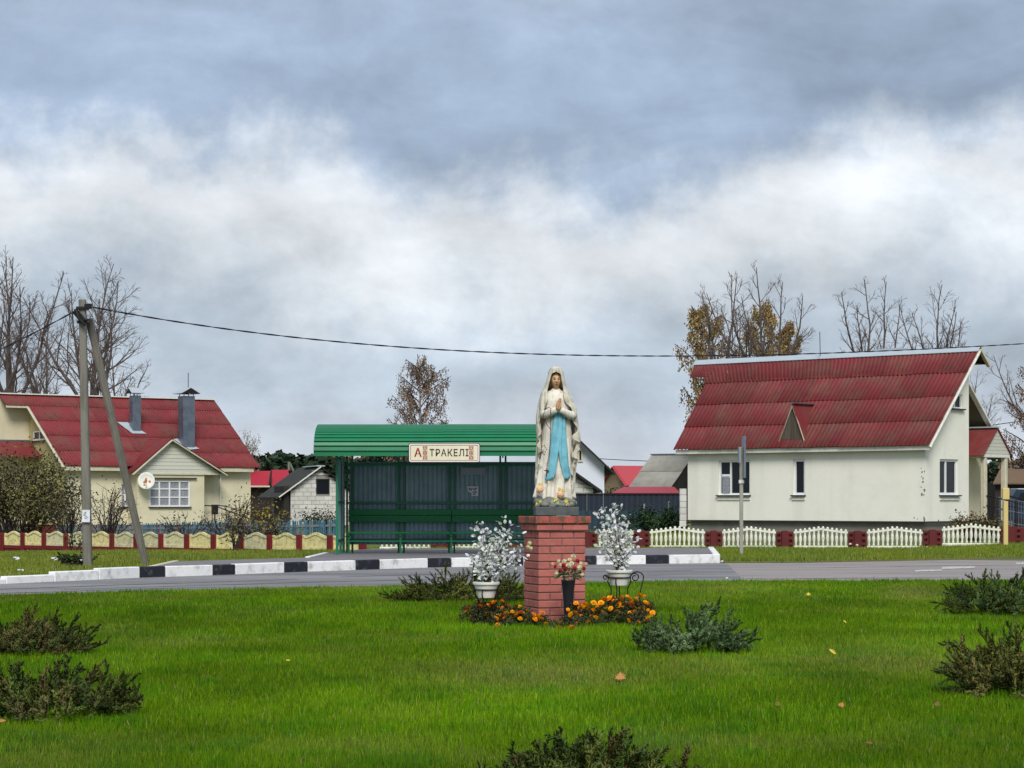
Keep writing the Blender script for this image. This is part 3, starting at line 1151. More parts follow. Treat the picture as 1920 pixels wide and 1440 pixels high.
# overhanging point of the ridge with its soffit
up_ = .62
tri_r = roof_plane(fw_, U_, ZR, UB, ZRE)
hood = MB()
hood.prism([tri_r(tR_R, U_), tri_r(TRC, U_), tri_r(TRC, U_ + up_), tri_r(tR_R, U_ + up_)], Vector((0, 0, -.05)))
zc = tri_r(0, U_ + up_).z
uc = U_ + (zc - ZR) / ((ZR - ZE) / (U_ + e_))
hood.quad(fw_.pt(tR_R + .05, uc, zc - .05), fw_.pt(tR_R + .05, U_ + up_, zc - .05), fw_.pt(TRC, U_ + up_, zc - .05), fw_.pt(TRC, uc, zc - .05))
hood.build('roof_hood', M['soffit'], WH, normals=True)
hb = MB()
hb.bar(tri_r(tR_R, U_) + Vector((0, 0, -.07)), tri_r(tR_R, U_ + up_ + .05) + Vector((0, 0, -.07)), .1, .13, up=fw_.a)
hb.build('barge_board', M['trim_cream'], WH)
# rear roof slope
TE = .8
rr = MB()
rr.prism([tri_r(TE, U_), tri_r(L_ + .3, U_), tri_r(L_ + .3, UB), tri_r(TE, UB)], Vector((0, 0, -.06)))
rr.build('rear_roof', M['roof_red'], WH, normals=True)
hb = MB()
hb.bar(tri_r(TE - .02, U_ + 1) + Vector((0, 0, -.1)), tri_r(TE - .02, UB + .05) + Vector((0, 0, -.1)), .06, .2, up=fw_.a)
hb.build('barge_board', M['trim_white'], WH)
so_ = MB()
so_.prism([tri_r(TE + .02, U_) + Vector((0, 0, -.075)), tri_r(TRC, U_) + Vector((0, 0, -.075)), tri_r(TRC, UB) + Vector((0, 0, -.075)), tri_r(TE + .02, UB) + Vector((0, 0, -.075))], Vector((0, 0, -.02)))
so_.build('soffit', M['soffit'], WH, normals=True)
# porch: small gabled canopy on posts in front of the recessed entrance
pu = U_ + 2.55
pz0, pz1 = 3.1, 4.05
ph = 1.05
pt0, pt1 = .12, TRC
po = MB()
for sgn in (-1, 1):
    c0 = fw_.pt(pt0, pu, pz1)
    c1 = fw_.pt(pt1, pu, pz1)
    q = fw_.b * sgn * ph * 1.12 + Vector((0, 0, -(pz1 - pz0) * 1.12))
    po.prism([c0, c1, c1 + q, c0 + q], Vector((0, 0, .05)))
po.build('porch_roof', M['roof_red'], WH, normals=True)
po = MB()
po.bar(fw_.pt(pt0 - .03, pu, pz1 + .07), fw_.pt(pt1, pu, pz1 + .07), .26, .05)
po.build('ridge_cap', M['zinc_pale'], WH)
for k in range(7):
    z0_, z1_ = pz0 + (pz1 - pz0) * k / 7, pz0 + (pz1 - pz0) * (k + .94) / 7
    h0, h1 = ph * (1 - k / 7), ph * (1 - (k + .94) / 7)
    po = MB()
    po.prism([fw_.pt(pt0 + .06, pu - h0, z0_), fw_.pt(pt0 + .06, pu + h0, z0_), fw_.pt(pt0 + .06, pu + max(h1, .02), z1_), fw_.pt(pt0 + .06, pu - max(h1, .02), z1_)], fw_.a * .03)
    po.build('siding_board', M['siding'], WH, normals=True)
po = MB()
po.box(fw_.pt((pt0 + pt1) / 2 + .03, pu, pz0 - .07), (pt1 - pt0 - .06, ph * 2, .12), math.atan2(fw_.a.y, fw_.a.x))
po.build('porch_beam', M['trim_white'], WH)
for uu in (pu - .82, pu + .82):
    po = MB()
    c = fw_.pt(pt0 + .18, uu, 0)
    po.box((c.x, c.y, (pz0 - .13 + ZB) / 2 - .1), (.2, .2, pz0 - .13 - ZB + .2), math.atan2(fw_.a.y, fw_.a.x), bev=.02)
    po.build('porch_post', M['trim_cream'], WH)
po = MB()
po.box(fw_.pt(TRC - .03, U_ + 1.2, ZB + 1.1), (.05, .85, 2.1), math.atan2(fw_.a.y, fw_.a.x))
po.build('door', M['dark_wood'], WH)
po = MB()
po.box(fw_.pt(TRC / 2, pu, ZB / 2), (TRC - .1, 2.0, ZB - .05), math.atan2(fw_.a.y, fw_.a.x))
po.build('porch_step', M['plinth'], WH)
# handrails going down from the porch
po = MB()
for uu in (pu - .8, pu + .8):
    po.tube([fw_.pt(.3, uu, 1.5), fw_.pt(.05, uu, 1.5), fw_.pt(-2.3, uu, .95)], .03, 6)
    po.tube([fw_.pt(.3, uu, 1.15), fw_.pt(.05, uu, 1.12), fw_.pt(-2.3, uu, .6)], .025, 6)
    for t in (.05, -1.1, -2.25):
        po.tube([fw_.pt(t, uu, .0), fw_.pt(t, uu, 1.5 + min(t, 0) * .234)], .022, 6)
po.build('handrail', M['dark_metal'], WH)
# triangular dormer
tA, zA = fw_.on_u(1487, 759, -.12)
tBl, zBl = fw_.on_u(1460, 834, -.12)
tBr, zBr = fw_.on_u(1511, 834, -.12)
ud = (zA - ZE) / (ZR - ZE) * (U_ + e_) - e_
apex0, apexb = fw_.pt(tA, -.2, zA), fw_.pt(tA, ud + .1, zA)
dr = MB()
for tb in (tBl, tBr):
    dr.prism([apex0, apexb, fw_.pt(tb + (0.0), -.02, zBl), fw_.pt(tb, -.2, zBl - .05)], Vector((0, 0, .04)))
dr.build('dormer_roof', M['roof_red'], WH, normals=True)
dr = MB()
dr.bar(apex0 + Vector((0, 0, .07)), apexb + Vector((0, 0, .07)), .2, .04)
dr.bar(fw_.pt(tBr, -.06, zBl + .03), apexb + Vector((0, 0, .03)), .12, .03)
dr.build('dormer_flashing', M['zinc'], WH)
np_ = 9
for k in range(np_):
    f0, f1 = k / np_, (k + .92) / np_
    ta, tb = tBl + (tBr - tBl) * f0, tBl + (tBr - tBl) * f1

    def ztop(t):
        return zBl + (zA - zBl) * (1 - abs(t - tA) / abs((tBl if (t - tA) * (tBl - tA) > 0 else tBr) - tA)) - .04
    zz_ = zBl + .2
    if max(ztop(ta), ztop(tb)) < zz_ + .02:
        continue
    pk = MB()
    P = [fw_.pt(ta, -.12 + R.uniform(0, .01), zz_), fw_.pt(tb, -.12, zz_), fw_.pt(tb, -.12, max(ztop(tb), zz_ + .01)), fw_.pt(ta, -.12, max(ztop(ta), zz_ + .01))]
    if ta < tA < tb or tb < tA < ta:
        P.insert(3, fw_.pt(tA, -.12, zA - .04))
    pk.prism(P, fw_.b * .02)
    pk.build('plank', M['wood_grey'], WH, normals=True)
for k in range(2):
    pk = MB()
    z0_ = zBl + .1 * k
    h = lambda z: (zA - z) / (zA - zBl)
    pk.prism([fw_.pt(tA + (tBl - tA) * h(z0_), -.13, z0_), fw_.pt(tA + (tBr - tA) * h(z0_), -.13, z0_), fw_.pt(tA + (tBr - tA) * h(z0_ + .09), -.13, z0_ + .09),
              fw_.pt(tA + (tBl - tA) * h(z0_ + .09), -.13, z0_ + .09)], fw_.b * .02)
    pk.build('plank', M['wood_grey'], WH, normals=True)
dr = MB()
for tb in (tBl, tBr):
    dr.bar(apex0 + fw_.b * .03 + Vector((0, 0, -.02)), fw_.pt(tb, -.17, zBl), .03, .045, up=fw_.b)
dr.build('dormer_trim', M['trim_cream'], WH)
ae = MB()
c = fw_.pt(5.5, U_ + .3, ZR)
ae.tube([W(1538, 668, c.y), W(1537, 622, c.y)], .018, 5)
ae.build('aerial', M['zinc'], WH)
cn = MB()
c = fw_.pt(3.6, U_ + .5, ZR - .1)
cn.box(c, (1.2, .5, .55), math.atan2(fw_.a.y, fw_.a.x))
cn.build('chimney', M['zinc_pale'], WH)

# ---------------------------------------------------------------- cream house on the left
TL = .607
fc = Frame((-22.33, 109.6), (math.cos(TL), math.sin(TL)), (-math.sin(TL), math.cos(TL)))
CH = thing('cream_house', 'cream rendered house with red corrugated roof, gabled bay window and two metal chimneys', 'house', fc.pt(5, 3, 0))
LC, UC, eC = fc.on_u(470, 930, 0)[0], 4.78, .5
cER, zER = fc.on_u(487, 875, -eC)
cEL, zEL = fc.on_u(120, 873, -eC)
ZEc = (zER + zEL) / 2
cRR, ZRc = fc.on_u(402, 751, UC)
cRL = fc.on_u(-4, 740, UC)[0]
cp = roof_plane(fc, -eC, ZEc, UC, ZRc)
n52 = roof_tu(fc, cp, 53, 760)
n10 = roof_tu(fc, cp, 12, 760)
ZBc = fc.on_u(250, 984, 0)[1]


def cL(u):
    return cEL + (n52[0] - cEL) * (u + eC) / (n52[1] + eC)


def cR(u):
    return cER + (cRR - cER) * (u + eC) / (UC + eC)


uu_ = n52[1]
dr_ = (uu_ + eC) / 4
rows = []
for r in range(4):
    a, b = -eC + dr_ * r, -eC + dr_ * (r + 1)
    rows.append((a, b, cL(a), cR(a), cL(b), cR(b)))
rows.append((uu_, UC, n10[0], cR(uu_), cRL, cR(UC)))
lay_roof(CH, M['roof_red2'], rows, cp, [10, 10, 10, 10, 12])


def zc_(u):
    return ZEc + (ZRc - ZEc) * (u + eC) / (UC + eC) - .08


def cpt(u0):
    return lambda a_, b_, d_: fc.pt(a_, u0 + d_, b_)


def cgt(t0):
    return lambda a_, b_, d_: fc.pt(t0 + d_, a_, b_)


bx0, bx1 = fc.on_u(257, 930, -1.1)[0], fc.on_u(383, 930, -1.1)[0]      # bay, 1.1 m proud of the wall
UBk = UC * 2
wa = MB()
ws = rect_u(fc, 226, 244, 905, 950, 0)
rec = fc.on_u(412, 930, 0)[0]
wa.wall(cpt(0), [(0, ZBc), (LC, ZBc), (LC, zc_(0)), (0, zc_(0))], [ws], .15)
wa.quad(fc.pt(LC, 0, ZBc), fc.pt(LC, UBk, ZBc), fc.pt(LC, UBk, zc_(0)), fc.pt(LC, 0, zc_(0)))
wa.wall(cgt(LC), [(0, zc_(0)), (UBk, zc_(0)), (UC, zc_(UC))])
wa.quad(fc.pt(-1.6, UBk, ZBc), fc.pt(LC, UBk, ZBc), fc.pt(LC, UBk, zc_(0)), fc.pt(-1.6, UBk, zc_(0)))
wa.build('wall', M['plaster_cream'], CH)
wg = MB()
wq = rect_t(fc, 61, 84, 807, 826, 0)
wg.wall(cgt(0), [(0.002, ZBc), (UC, ZBc), (UC, zc_(UC)), (.002, zc_(0))], [wq], .15)
wg.build('gable_wall', M['plaster_ochre'], CH)
wp = MB()
wp.quad(fc.pt(0, UC, ZBc), fc.pt(-1.65, UC, ZBc), fc.pt(-1.65, UC, zc_(UC)), fc.pt(0, UC, zc_(UC)))
wp.wall(cgt(-1.65), [(UC, ZBc), (UBk, ZBc), (UBk, zc_(0)), (UC, zc_(UC))])
wp.build('projecting_wall', M['plaster_cream'], CH)
bw = MB()
wbay = rect_u(fc, 280, 356, 901, 950, -1.1)
zbt = fc.on_u(320, 886, -1.1)[1]
bw.wall(cpt(-1.1), [(bx0, ZBc), (bx1, ZBc), (bx1, zbt), (bx0, zbt)], [wbay], .12)
for t in (bx0, bx1):
    bw.quad(fc.pt(t, -1.1, ZBc), fc.pt(t, 0, ZBc), fc.pt(t, 0, zbt), fc.pt(t, -1.1, zbt))
bw.build('bay_wall', M['plaster_cream'], CH)
pl = MB()
pl.box(fc.pt((LC - .1) / 2, 3, ZBc / 2 - .4), (LC - .2, 5.9, ZBc + .8 - .03), TL)
pl.box(fc.pt((bx0 + bx1) / 2, -.5, ZBc / 2 - .4), (bx1 - bx0 - .1, 1.1, ZBc + .8 - .04), TL)
pl.build('plinth', M['red_plinth'], CH)
window(CH, cpt(-1.1), *wbay, mul=(.25, .5, .75), rows=(.36, .68), dep=.06, fw=.075, glass='curtain', drop=False)
window(CH, cpt(0), *ws, mul=(.5,), rows=(.5,), dep=.08, fw=.07, glass='curtain', drop=False)
window(CH, cgt(0), *wq, mul=(.5,), dep=.08, fw=.09, drop=False)
wd = rect_t(fc, -14, 3, 808, 828, -1.65)
lt = MB()
lt.bar(fc.pt(wbay[0] + .1, -1.16, wbay[3] + .12), fc.pt(wbay[1] + .35, -1.16, wbay[3] + .12), .12, .06)
lt.build('window_hood', M['sill_dark'], CH)
# bay gable: siding, roof, barge boards
zap = fc.on_u(320, 824, -1.3)[1]
ta = fc.on_u(321, 824, -1.3)[0]
tl, tr = fc.on_u(247, 886, -1.3)[0], fc.on_u(424, 888, -1.3)[0]
zlo = fc.on_u(330, 887, -1.3)[1]
for k in range(9):
    z0_, z1_ = zlo + (zap - zlo) * k / 9, zlo + (zap - zlo) * (k + .95) / 9
    h0, h1 = 1 - k / 9, 1 - (k + .95) / 9
    pk = MB()
    pk.prism([fc.pt(ta + (tl - ta) * h0 * .92, -1.14, z0_), fc.pt(ta + (tr - ta) * h0 * .92, -1.14, z0_), fc.pt(ta + (tr - ta) * max(h1 * .92, .01), -1.125, z1_),
              fc.pt(ta + (tl - ta) * max(h1 * .92, .01), -1.125, z1_)], fc.b * .03)
    pk.build('siding_board', M['siding'], CH, normals=True)
ub = (zap - ZEc) / (ZRc - ZEc) * (UC + eC) - eC
for tb, nm in ((tl, 0), (tr, 1)):
    c00, c01 = fc.pt(tb, -1.38, zlo - .02), fc.pt(ta, -1.38, zap + .06)
    c10, c11 = fc.pt(tb, -.35, zlo - .02), fc.pt(ta, ub + .05, zap + .06)
    if nm:
        sheet_mesh(c00, c10, c11, c01, 12, .015, .02, .02).build('bay_roof', M['roof_red2'], CH, smooth=True)
    else:
        sheet_mesh(c10, c00, c01, c11, 12, .015, .02, .02).build('bay_roof', M['roof_red2'], CH, smooth=True)
bb = MB()
for tb in (tl, tr):
    bb.bar(fc.pt(ta, -1.39, zap - .03), fc.pt(tb, -1.39, zlo - .1), .05, .17, up=fc.b)
bb.bar(fc.pt(tl * .96 + ta * .04, -1.15, zlo - .04), fc.pt(tr * .96 + ta * .04, -1.15, zlo - .04), .06, .08)
bb.build('barge_board', M['trim_cream'], CH)
sf = MB()
for tb in (tl, tr):
    sf.quad(fc.pt(tb, -1.36, zlo - .08), fc.pt(ta, -1.36, zap - .04), fc.pt(ta, -1.1, zap - .04), fc.pt(tb, -1.1, zlo - .08))
sf.quad(fc.pt(bx1 - .02, -1.1, zlo - .09), fc.pt(tr, -1.1, zlo - .09), fc.pt(tr, .0, zlo - .09), fc.pt(bx1 - .02, 0, zlo - .09))
sf.build('soffit', M['soffit'], CH)
bb = MB()
bb.bar(fc.pt(cEL + .05, -eC + .04, ZEc - .16), fc.pt(tl - .1, -eC + .04, ZEc - .16), .04, .2)
bb.bar(fc.pt(tr - .3, -eC + .04, ZEc - .16), fc.pt(cER - .35, -eC + .04, ZEc - .16), .04, .2)
bb.build('fascia', M['trim_cream'], CH)
bb = MB()
bb.bar(cp(cEL - .02, -eC) + Vector((0, 0, -.1)), cp(cL(UC) - .02, UC) + Vector((0, 0, -.1)), .05, .15, up=fc.a)
bb.build('barge_board', M['trim_cream'], CH)
bb = MB()
bb.bar(cp(n10[0], uu_) + Vector((0, 0, -.08)), cp(cL(uu_), uu_) + Vector((0, 0, -.08)), .05, .12)
bb.build('barge_board', M['trim_cream'], CH)
rc = MB()
rc.bar(fc.pt(cRL, UC, ZRc + .05), fc.pt(cRR, UC, ZRc + .05), .3, .06)
rc.build('ridge_cap', M['trim_white'], CH)
rr = MB()
cq = roof_plane(fc, UC, ZRc, UBk + .5, ZEc)
rr.prism([cq(cRL, UC), cq(cRR, UC), cq(cER, UBk + .5), cq(-2.1, UBk + .5)], Vector((0, 0, -.06)))
rr.build('rear_roof', M['roof_red2'], CH, normals=True)
# drain pipe line on the right wall and porch recess
dp = MB()
dp.box(fc.pt(rec, -.05, (ZBc + zc_(0)) / 2), (.07, .07, zc_(0) - ZBc - .1), TL)
dp.build('drain_pipe', M['trim_white'], CH)
# red porch canopy at the left gable
pc = MB()
pa = fc.pt(-1.75, UC - .9, 4.15), fc.pt(-.15, UC - .9, 4.15)
pc.prism([fc.pt(-2.2, UC - .1, 4.35), fc.pt(-.02, UC - .1, 4.35), fc.pt(-.02, UC - 1.7, 3.55), fc.pt(-2.2, UC - 1.7, 3.55)], Vector((0, 0, .06)))
pc.build('porch_roof', M['roof_red'], CH, normals=True)
pc = MB()
pc.bar(fc.pt(-2.2, UC - .08, 4.42), fc.pt(-.02, UC - .08, 4.42), .1, .12)
pc.build('flashing', M['zinc'], CH)
# chimneys clad in sheet metal
def chimney(x0, x1, ytop, ybase, yc0, uoff, flip):
    base = fc.on_u((x0 + x1) / 2, ybase, uoff)
    t = base[0]
    d = fc.pt(t, uoff, 0).y
    w = (x1 - x0) / F * d / 1.38
    zb, zt = base[1], fc.on_u((x0 + x1) / 2, ytop, uoff)[1]
    c = MB()
    p = fc.pt(t, uoff, 0)
    c.box((p.x, p.y, (zb + zt) / 2 - .2), (w, w, zt - zb + .4), TL, bev=.015)
    c.box((p.x, p.y, zb + .35), (w * 1.03, w * 1.03, .02), TL)
    ch = c.build('chimney', M['zinc'], CH)
    c = MB()
    zc0 = fc.on_u((x0 + x1) / 2, yc0, uoff)[1]
    hw = w * .82
    for k in (-1, 1):
        for j in (-1, 1):
            q = fc.pt(t + k * w * .4, uoff + j * w * .4, 0)
            c.bar((q.x, q.y, zt - .01), (q.x, q.y, zt + .14), .04)
    ztb = zt + .12
    ax, bx = (fc.a, fc.b) if not flip else (fc.b, fc.a)
    for sg in (-1, 1):
        P = [p + ax * hw + Vector((0, 0, zc0)), p - ax * hw + Vector((0, 0, zc0)), p - ax * hw + bx * sg * hw + Vector((0, 0, ztb)), p + ax * hw + bx * sg * hw + Vector((0, 0, ztb))]
        c.prism(P, (0, 0, .025))
    c.build('cap', M['zinc_pale'], ch, normals=True)
    c = MB()
    for sg in (-1, 1):
        e = ax * hw * .96 * sg
        c.prism([p + e + Vector((0, 0, zc0 - .02)), p + e + bx * hw * .9 + Vector((0, 0, ztb)), p + e - bx * hw * .9 + Vector((0, 0, ztb))], ax * -.02 * sg)
    c.build('cap_end', M['dark_metal'], ch, normals=True)
    # flashing apron on the roof
    c = MB()
    P = [cp(t - w * 1.5, uoff + w * .3), cp(t - w * .45, uoff + w * .5), cp(t + w * .8, uoff - w * .62), cp(t - w * .6, uoff - w * .85)]
    up2 = Vector((0, 0, .09))
    if not flip:
        P = [cp(t - w * 1.75, uoff + w * .95), cp(t - w * .5, uoff + w * .95), cp(t + w * .95, uoff - w * .9), cp(t - w * .75, uoff - w * .9)]
    c.prism([q + up2 for q in P], (0, 0, .01))
    c.build('chimney_flashing', M['zinc_pale'], ch, normals=True)
    return ch


u_c1 = roof_tu(fc, cp, 254, 806)[1]
u_c2 = roof_tu(fc, cp, 350, 834)[1]
chimney(242, 265, 742, 810, 728, u_c1, False)
ch2 = chimney(333, 366, 743, 836, 728, u_c2, True)
ae = MB()
q = fc.pt(fc.on_u(353, 728, u_c2)[0], u_c2, 0)
ae.tube([W(353, 730, q.y), W(353, 699, q.y)], .02, 5)
ae.build('aerial', M['dark_metal'], ch2)
# entrance handrail on the right of the bay
po = MB()
for uu in (-.35, -1.6):
    po.tube([fc.pt(bx1 + .15, uu, ZBc + 1.0), fc.pt(bx1 + 1.0, uu, ZBc + .95), fc.pt(bx1 + 3.6, uu, ZBc + .1)], .03, 5)
    for k in range(5):
        t = bx1 + .2 + k * .8
        z = ZBc + 1.0 if k < 2 else ZBc + .95 - (t - bx1 - 1.0) / 2.6 * .85
        po.tube([fc.pt(t, uu, ZBc - .8), fc.pt(t, uu, z)], .022, 5)
po.build('handrail', M['dark_metal'], CH)
mbx = MB()
mbx.box(fc.pt(bx1 + .3, -1.7, ZBc + .78), (.3, .22, .5), TL, bev=.02)
mbx.bar(fc.pt(bx1 + .3, -1.7, ZBc - .6), fc.pt(bx1 + .3, -1.7, ZBc + .6), .06)
bxo = mbx.own('letter_box', M['dark_metal'], fc.pt(bx1 + .3, -1.7, ZBc - .6))
tag(bxo, 'dark letter box on a post beside the cream house entrance rail', 'letter box')
# satellite dish on the bay corner
ds = thing('satellite_dish', 'round white satellite dish with rusty centre on the cream house bay', 'satellite dish', fc.pt(bx0 + .15, -1.15, fc.on_u(272, 902, -1.3)[1]))
C0 = fc.pt(bx0 + .3, -1.55, fc.on_u(272, 902, -1.55)[1])
aim = Vector((.12, -.95, .28)).normalized()
sx = aim.cross(Vector((0, 0, 1))).normalized()
sy = sx.cross(aim)
mb = MB()
rr_ = 16 / F * 109
ns, nr = 24, 5
for j in range(nr + 1):
    q = j / nr
    for k in range(ns):
        a_ = 2 * math.pi * k / ns
        mb.v.append(tuple(C0 + (sx * math.cos(a_) + sy * math.sin(a_) * 1.05) * rr_ * q + aim * (.09 * q * q)))
for j in range(nr):
    for k in range(ns):
        k2 = (k + 1) % ns
        mb.f.append((j * ns + k, j * ns + k2, (j + 1) * ns + k2, (j + 1) * ns + k))
        mb.m.append(0)
solid(mb.build('dish', M['trim_white'], ds, smooth=True), .015)
mb = MB()
for k in range(14):
    a_, q = R.uniform(0, 6.28), R.uniform(.05, .5)
    p = C0 + (sx * (math.cos(a_) * q + .08) + sy * (math.sin(a_) * q - .15)) * rr_ + aim * (.09 * q * q + .022)
    s = R.uniform(.03, .07)
    mb.prism([p + (sx * math.cos(z) + sy * math.sin(z)) * s * R.uniform(.6, 1.2) for z in np.linspace(0, 6.28, 7)[:-1]], aim * .003)
mb.build('rust_patch', M['rust'], ds)
mb = MB()
mb.bar(C0 - aim * .02, fc.pt(bx0 + .2, -1.12, C0.z - .1), .05)
mb.tube([C0 - sy * rr_ * .95 + aim * .08, C0 + aim * .42 - sy * rr_ * .35], .012, 5)
mb.box(C0 + aim * .42 - sy * rr_ * .3, (.07, .1, .07))
mb.build('feed_arm', M['zinc'], ds)
# ================================================================ bus shelter
S0 = 48.04                                     # distance of the front posts
def X(px, d):
    return (px - CX) / F * d


def Zp(py, d):
    return H + (HY - py) / F * d


xl, xr = X(632, S0), X(1034, S0) + .02
SB = 50.0
SH = thing('bus_shelter', 'green bus shelter with ribbed curved roof and bench behind the statue', 'bus shelter', (-1.49, 49, PZ))
# ribbed curved roof: ribs run the length of the shelter
prof = []
zf, zt_ = Zp(855, 47.45), Zp(796, 48.9)
Yf, Yt = 47.42, 48.75
for k in range(11):
    a = math.pi / 2 * k / 10
    prof.append((Yf + (Yt - Yf) * (1 - math.cos(a)), zf + .10 + (zt_ - zf - .10) * math.sin(a)))
prof = [(Yf, zf)] + prof + [(49.6, zt_ + .02), (50.35, zt_ - .02)]
# resample by arc length in ribs
P2 = [Vector((0, y, z)) for y, z in prof]
cum = [0]
for a, b in zip(P2, P2[1:]):
    cum.append(cum[-1] + (b - a).length)


def at_s(s):
    for i in range(len(cum) - 1):
        if s <= cum[i + 1] + 1e-9:
            t = (s - cum[i]) / (cum[i + 1] - cum[i])
            d = (P2[i + 1] - P2[i]).normalized()
            return P2[i].lerp(P2[i + 1], t), Vector((0, -d.z, d.y))
    return P2[-1], Vector((0, 0, 1))


xa, xb = X(588, 47.45), X(1077, 47.45)
pitch = .118
nrib = int(cum[-1] / pitch)
xm = (xa + xb) / 2
for (x0, x1, lift) in ((xa, xm + .04, .0), (xm - .02, xb, .004)):
    mb = MB()
    pr = []
    for k in range(nrib):
        s = k * pitch
        for ds_, h in ((0.0, .0), (.074, .0), (.082, -.046), (.112, -.046)):
            p, nn = at_s(min(s + ds_, cum[-1]))
            pr.append(p + nn * (h + lift))
    for p in pr:
        mb.v.append((x0, p.y, p.z))
        mb.v.append((x1, p.y, p.z))
    for i in range(len(pr) - 1):
        mb.f.append((2 * i, 2 * i + 1, 2 * i + 3, 2 * i + 2))
        mb.m.append(0)
    o = mb.build('roof_sheet', M['shelter_green'], SH)
    solid(o, .006)
# trusses under the roof
for px in (648, 747, 847, 943, 1030):
    mb = MB()
    xx = X(px, SB)
    pts = [at_s(s)[0] - at_s(s)[1] * .07 for s in np.linspace(.1, cum[-1] - .05, 12)]
    for a, b in zip(pts, pts[1:]):
        mb.bar((xx, a.y, a.z), (xx, b.y, b.z), .035)
    mb.bar((xx, Yf + .12, zf + .05), (xx, 49.95, zf + .02), .03)
    for k in range(3):
        y = 48.2 + k * .6
        mb.bar((xx, y, zf + .03), (xx, y + .35, zt_ - .15), .022)
    mb.build('roof_truss', M['shelter_frame'], SH)
# posts
WT, WB = Zp(866, SB), Zp(1021, SB)
ztop = zt_ - .14
for px in (656, 752.5, 847, 943, 1036):
    for dx in (-5, 5):
        mb = MB()
        mb.box((X(px + dx, SB), SB - .04, (PZ + ztop) / 2 - .02), (.045, .045, ztop - PZ + .04))
        mb.build('post', M['shelter_frame'], SH)
for sx_, xx in ((-1, xl), (1, xr)):
    for yy, h in ((S0, zf + .12), (S0 + 1.0, ztop), (S0 + 1.86, ztop)):
        mb = MB()
        mb.box((xx, yy, (PZ + h) / 2 - .02), (.055, .055, h - PZ + .04))
        mb.build('post', M['shelter_frame'], SH)
    for z in (Zp(868, S0), Zp(942, S0), Zp(1014, S0)):
        mb = MB()
        mb.box((xx, S0 + .93, z), (.04, 1.80, .045))
        mb.build('rail', M['shelter_frame'], SH)


def ribbed(x0, x1, y, z0, z1, along_y=False, m='sheet_grey', pit=.1, name='wall_sheet', parent=None):
    mb = MB()
    n = max(2, int((x1 - x0) / pit))
    px_, q = [], (x1 - x0) / n
    for k in range(n):
        for f, h in ((0, 0), (.62, 0), (.72, -.02), (.9, -.02)):
            px_.append((x0 + q * (k + f), h))
    px_.append((x1, 0))
    for a, h in px_:
        for z in (z0, z1):
            mb.v.append((y - h, a, z) if along_y else (a, y - h, z))
    for i in range(len(px_) - 1):
        mb.f.append((2 * i, 2 * i + 2, 2 * i + 3, 2 * i + 1))
        mb.m.append(0)
    o = mb.build(name, M[m], parent)
    solid(o, .004)
    return o


bays = [656, 752.5, 847, 943, 1036]
for a, b in zip(bays, bays[1:]):
    ribbed(X(a, SB) - .004, X(b, SB) + .004, SB + .02, WB, WT, parent=SH, pit=.104)
ribbed(S0 + .05, S0 + 1.86, xl - .01, WB, WT, True, parent=SH)
ribbed(S0 + .05, S0 + 1.86, xr + .01, WB, WT, True, parent=SH)
for py, hh in ((871, .06), (943, .05), (1012, .05)):
    mb = MB()
    mb.box(((xl + xr) / 2, SB - .07, Zp(py, SB)), (xr - xl - .1, .035, hh))
    mb.build('rail', M['shelter_frame'], SH)
# bench with a two-board back
YB = 49.62
bn = [(X(652, YB), X(846, YB)), (X(847, YB), X(1036, YB))]
for a, b in bn:
    for y0, y1 in ((955, 966), (966.6, 979)):
        mb = MB()
        mb.box(((a + b) / 2, YB + .16, (Zp(y0, YB) + Zp(y1, YB)) / 2), (b - a - .006, .03, Zp(y0, YB) - Zp(y1, YB)), bev=.006)
        mb.build('back_board', M['bench_green'], SH)
    for j in range(3):
        mb = MB()
        mb.box(((a + b) / 2, YB - .32 + j * .15, Zp(999, YB - .3)), (b - a - .006, .142, .04), bev=.006)
        mb.build('seat_board', M['bench_green'], SH)
mb = MB()
for px in (656, 752.5, 847, 943, 1032):
    xx = X(px, YB)
    mb.box((xx, YB - .16, Zp(999, YB) - .04), (.04, .5, .04))
    mb.box((xx, YB - .34, (PZ + Zp(999, YB)) / 2 - .03), (.04, .04, Zp(999, YB) - PZ - .0))
mb.box(((xl + xr) / 2, YB - .34, Zp(1014, YB)), (xr - xl - .2, .03, .03))
mb.build('bench_frame', M['shelter_frame'], SH)

# notices inside the shelter
mb = MB()
c = W(887, 883.5, SB - .06)
mb.box(c, (X(910, SB) - X(864, SB), .012, 13.5 / F * SB))
nt = mb.own('notice_board', M['paper_grey'], c)
tag(nt, 'long pale timetable board high on the shelter back wall', 'notice board')
np_t = thing('notice', 'torn white paper notice pasted on the shelter back wall', 'notice', W(886, 920, SB - .06))
mb = MB()
c = W(886.5, 921, SB - .055)
a, b, t_, bt = X(876, SB), X(897, SB), Zp(912, SB), Zp(930, SB)
mb.prism([(a, SB - .03, t_), (b, SB - .03, t_), (b, SB - .03, bt), (a + .1, SB - .03, bt), (a + .1, SB - .03, bt + .07), (a + .02, SB - .03, bt + .1)], (0, -.004, 0))
mb.build('sheet', M['paper'], np_t, normals=True)
mb = MB()
for k, (u0, u1, v) in enumerate(((.12, .3, .2), (.36, .55, .2), (.62, .88, .2), (.15, .45, .36), (.55, .8, .36), (.5, .85, .6), (.5, .75, .8))):
    x0, x1 = a + (b - a) * u0, a + (b - a) * u1
    z = t_ + (bt - t_) * v
    mb.box(((x0 + x1) / 2, SB - .036, z), (x1 - x0, .003, .022))
mb.build('print', M['ink'], np_t)
mb = MB()
c = W(785, 904, SB - .05)
mb.prism([c + Vector((.025 * math.cos(q) * R.uniform(.7, 1.2), 0, .03 * math.sin(q) * R.uniform(.7, 1.2))) for q in np.linspace(0, 6.28, 8)[:-1]], (0, -.004, 0))
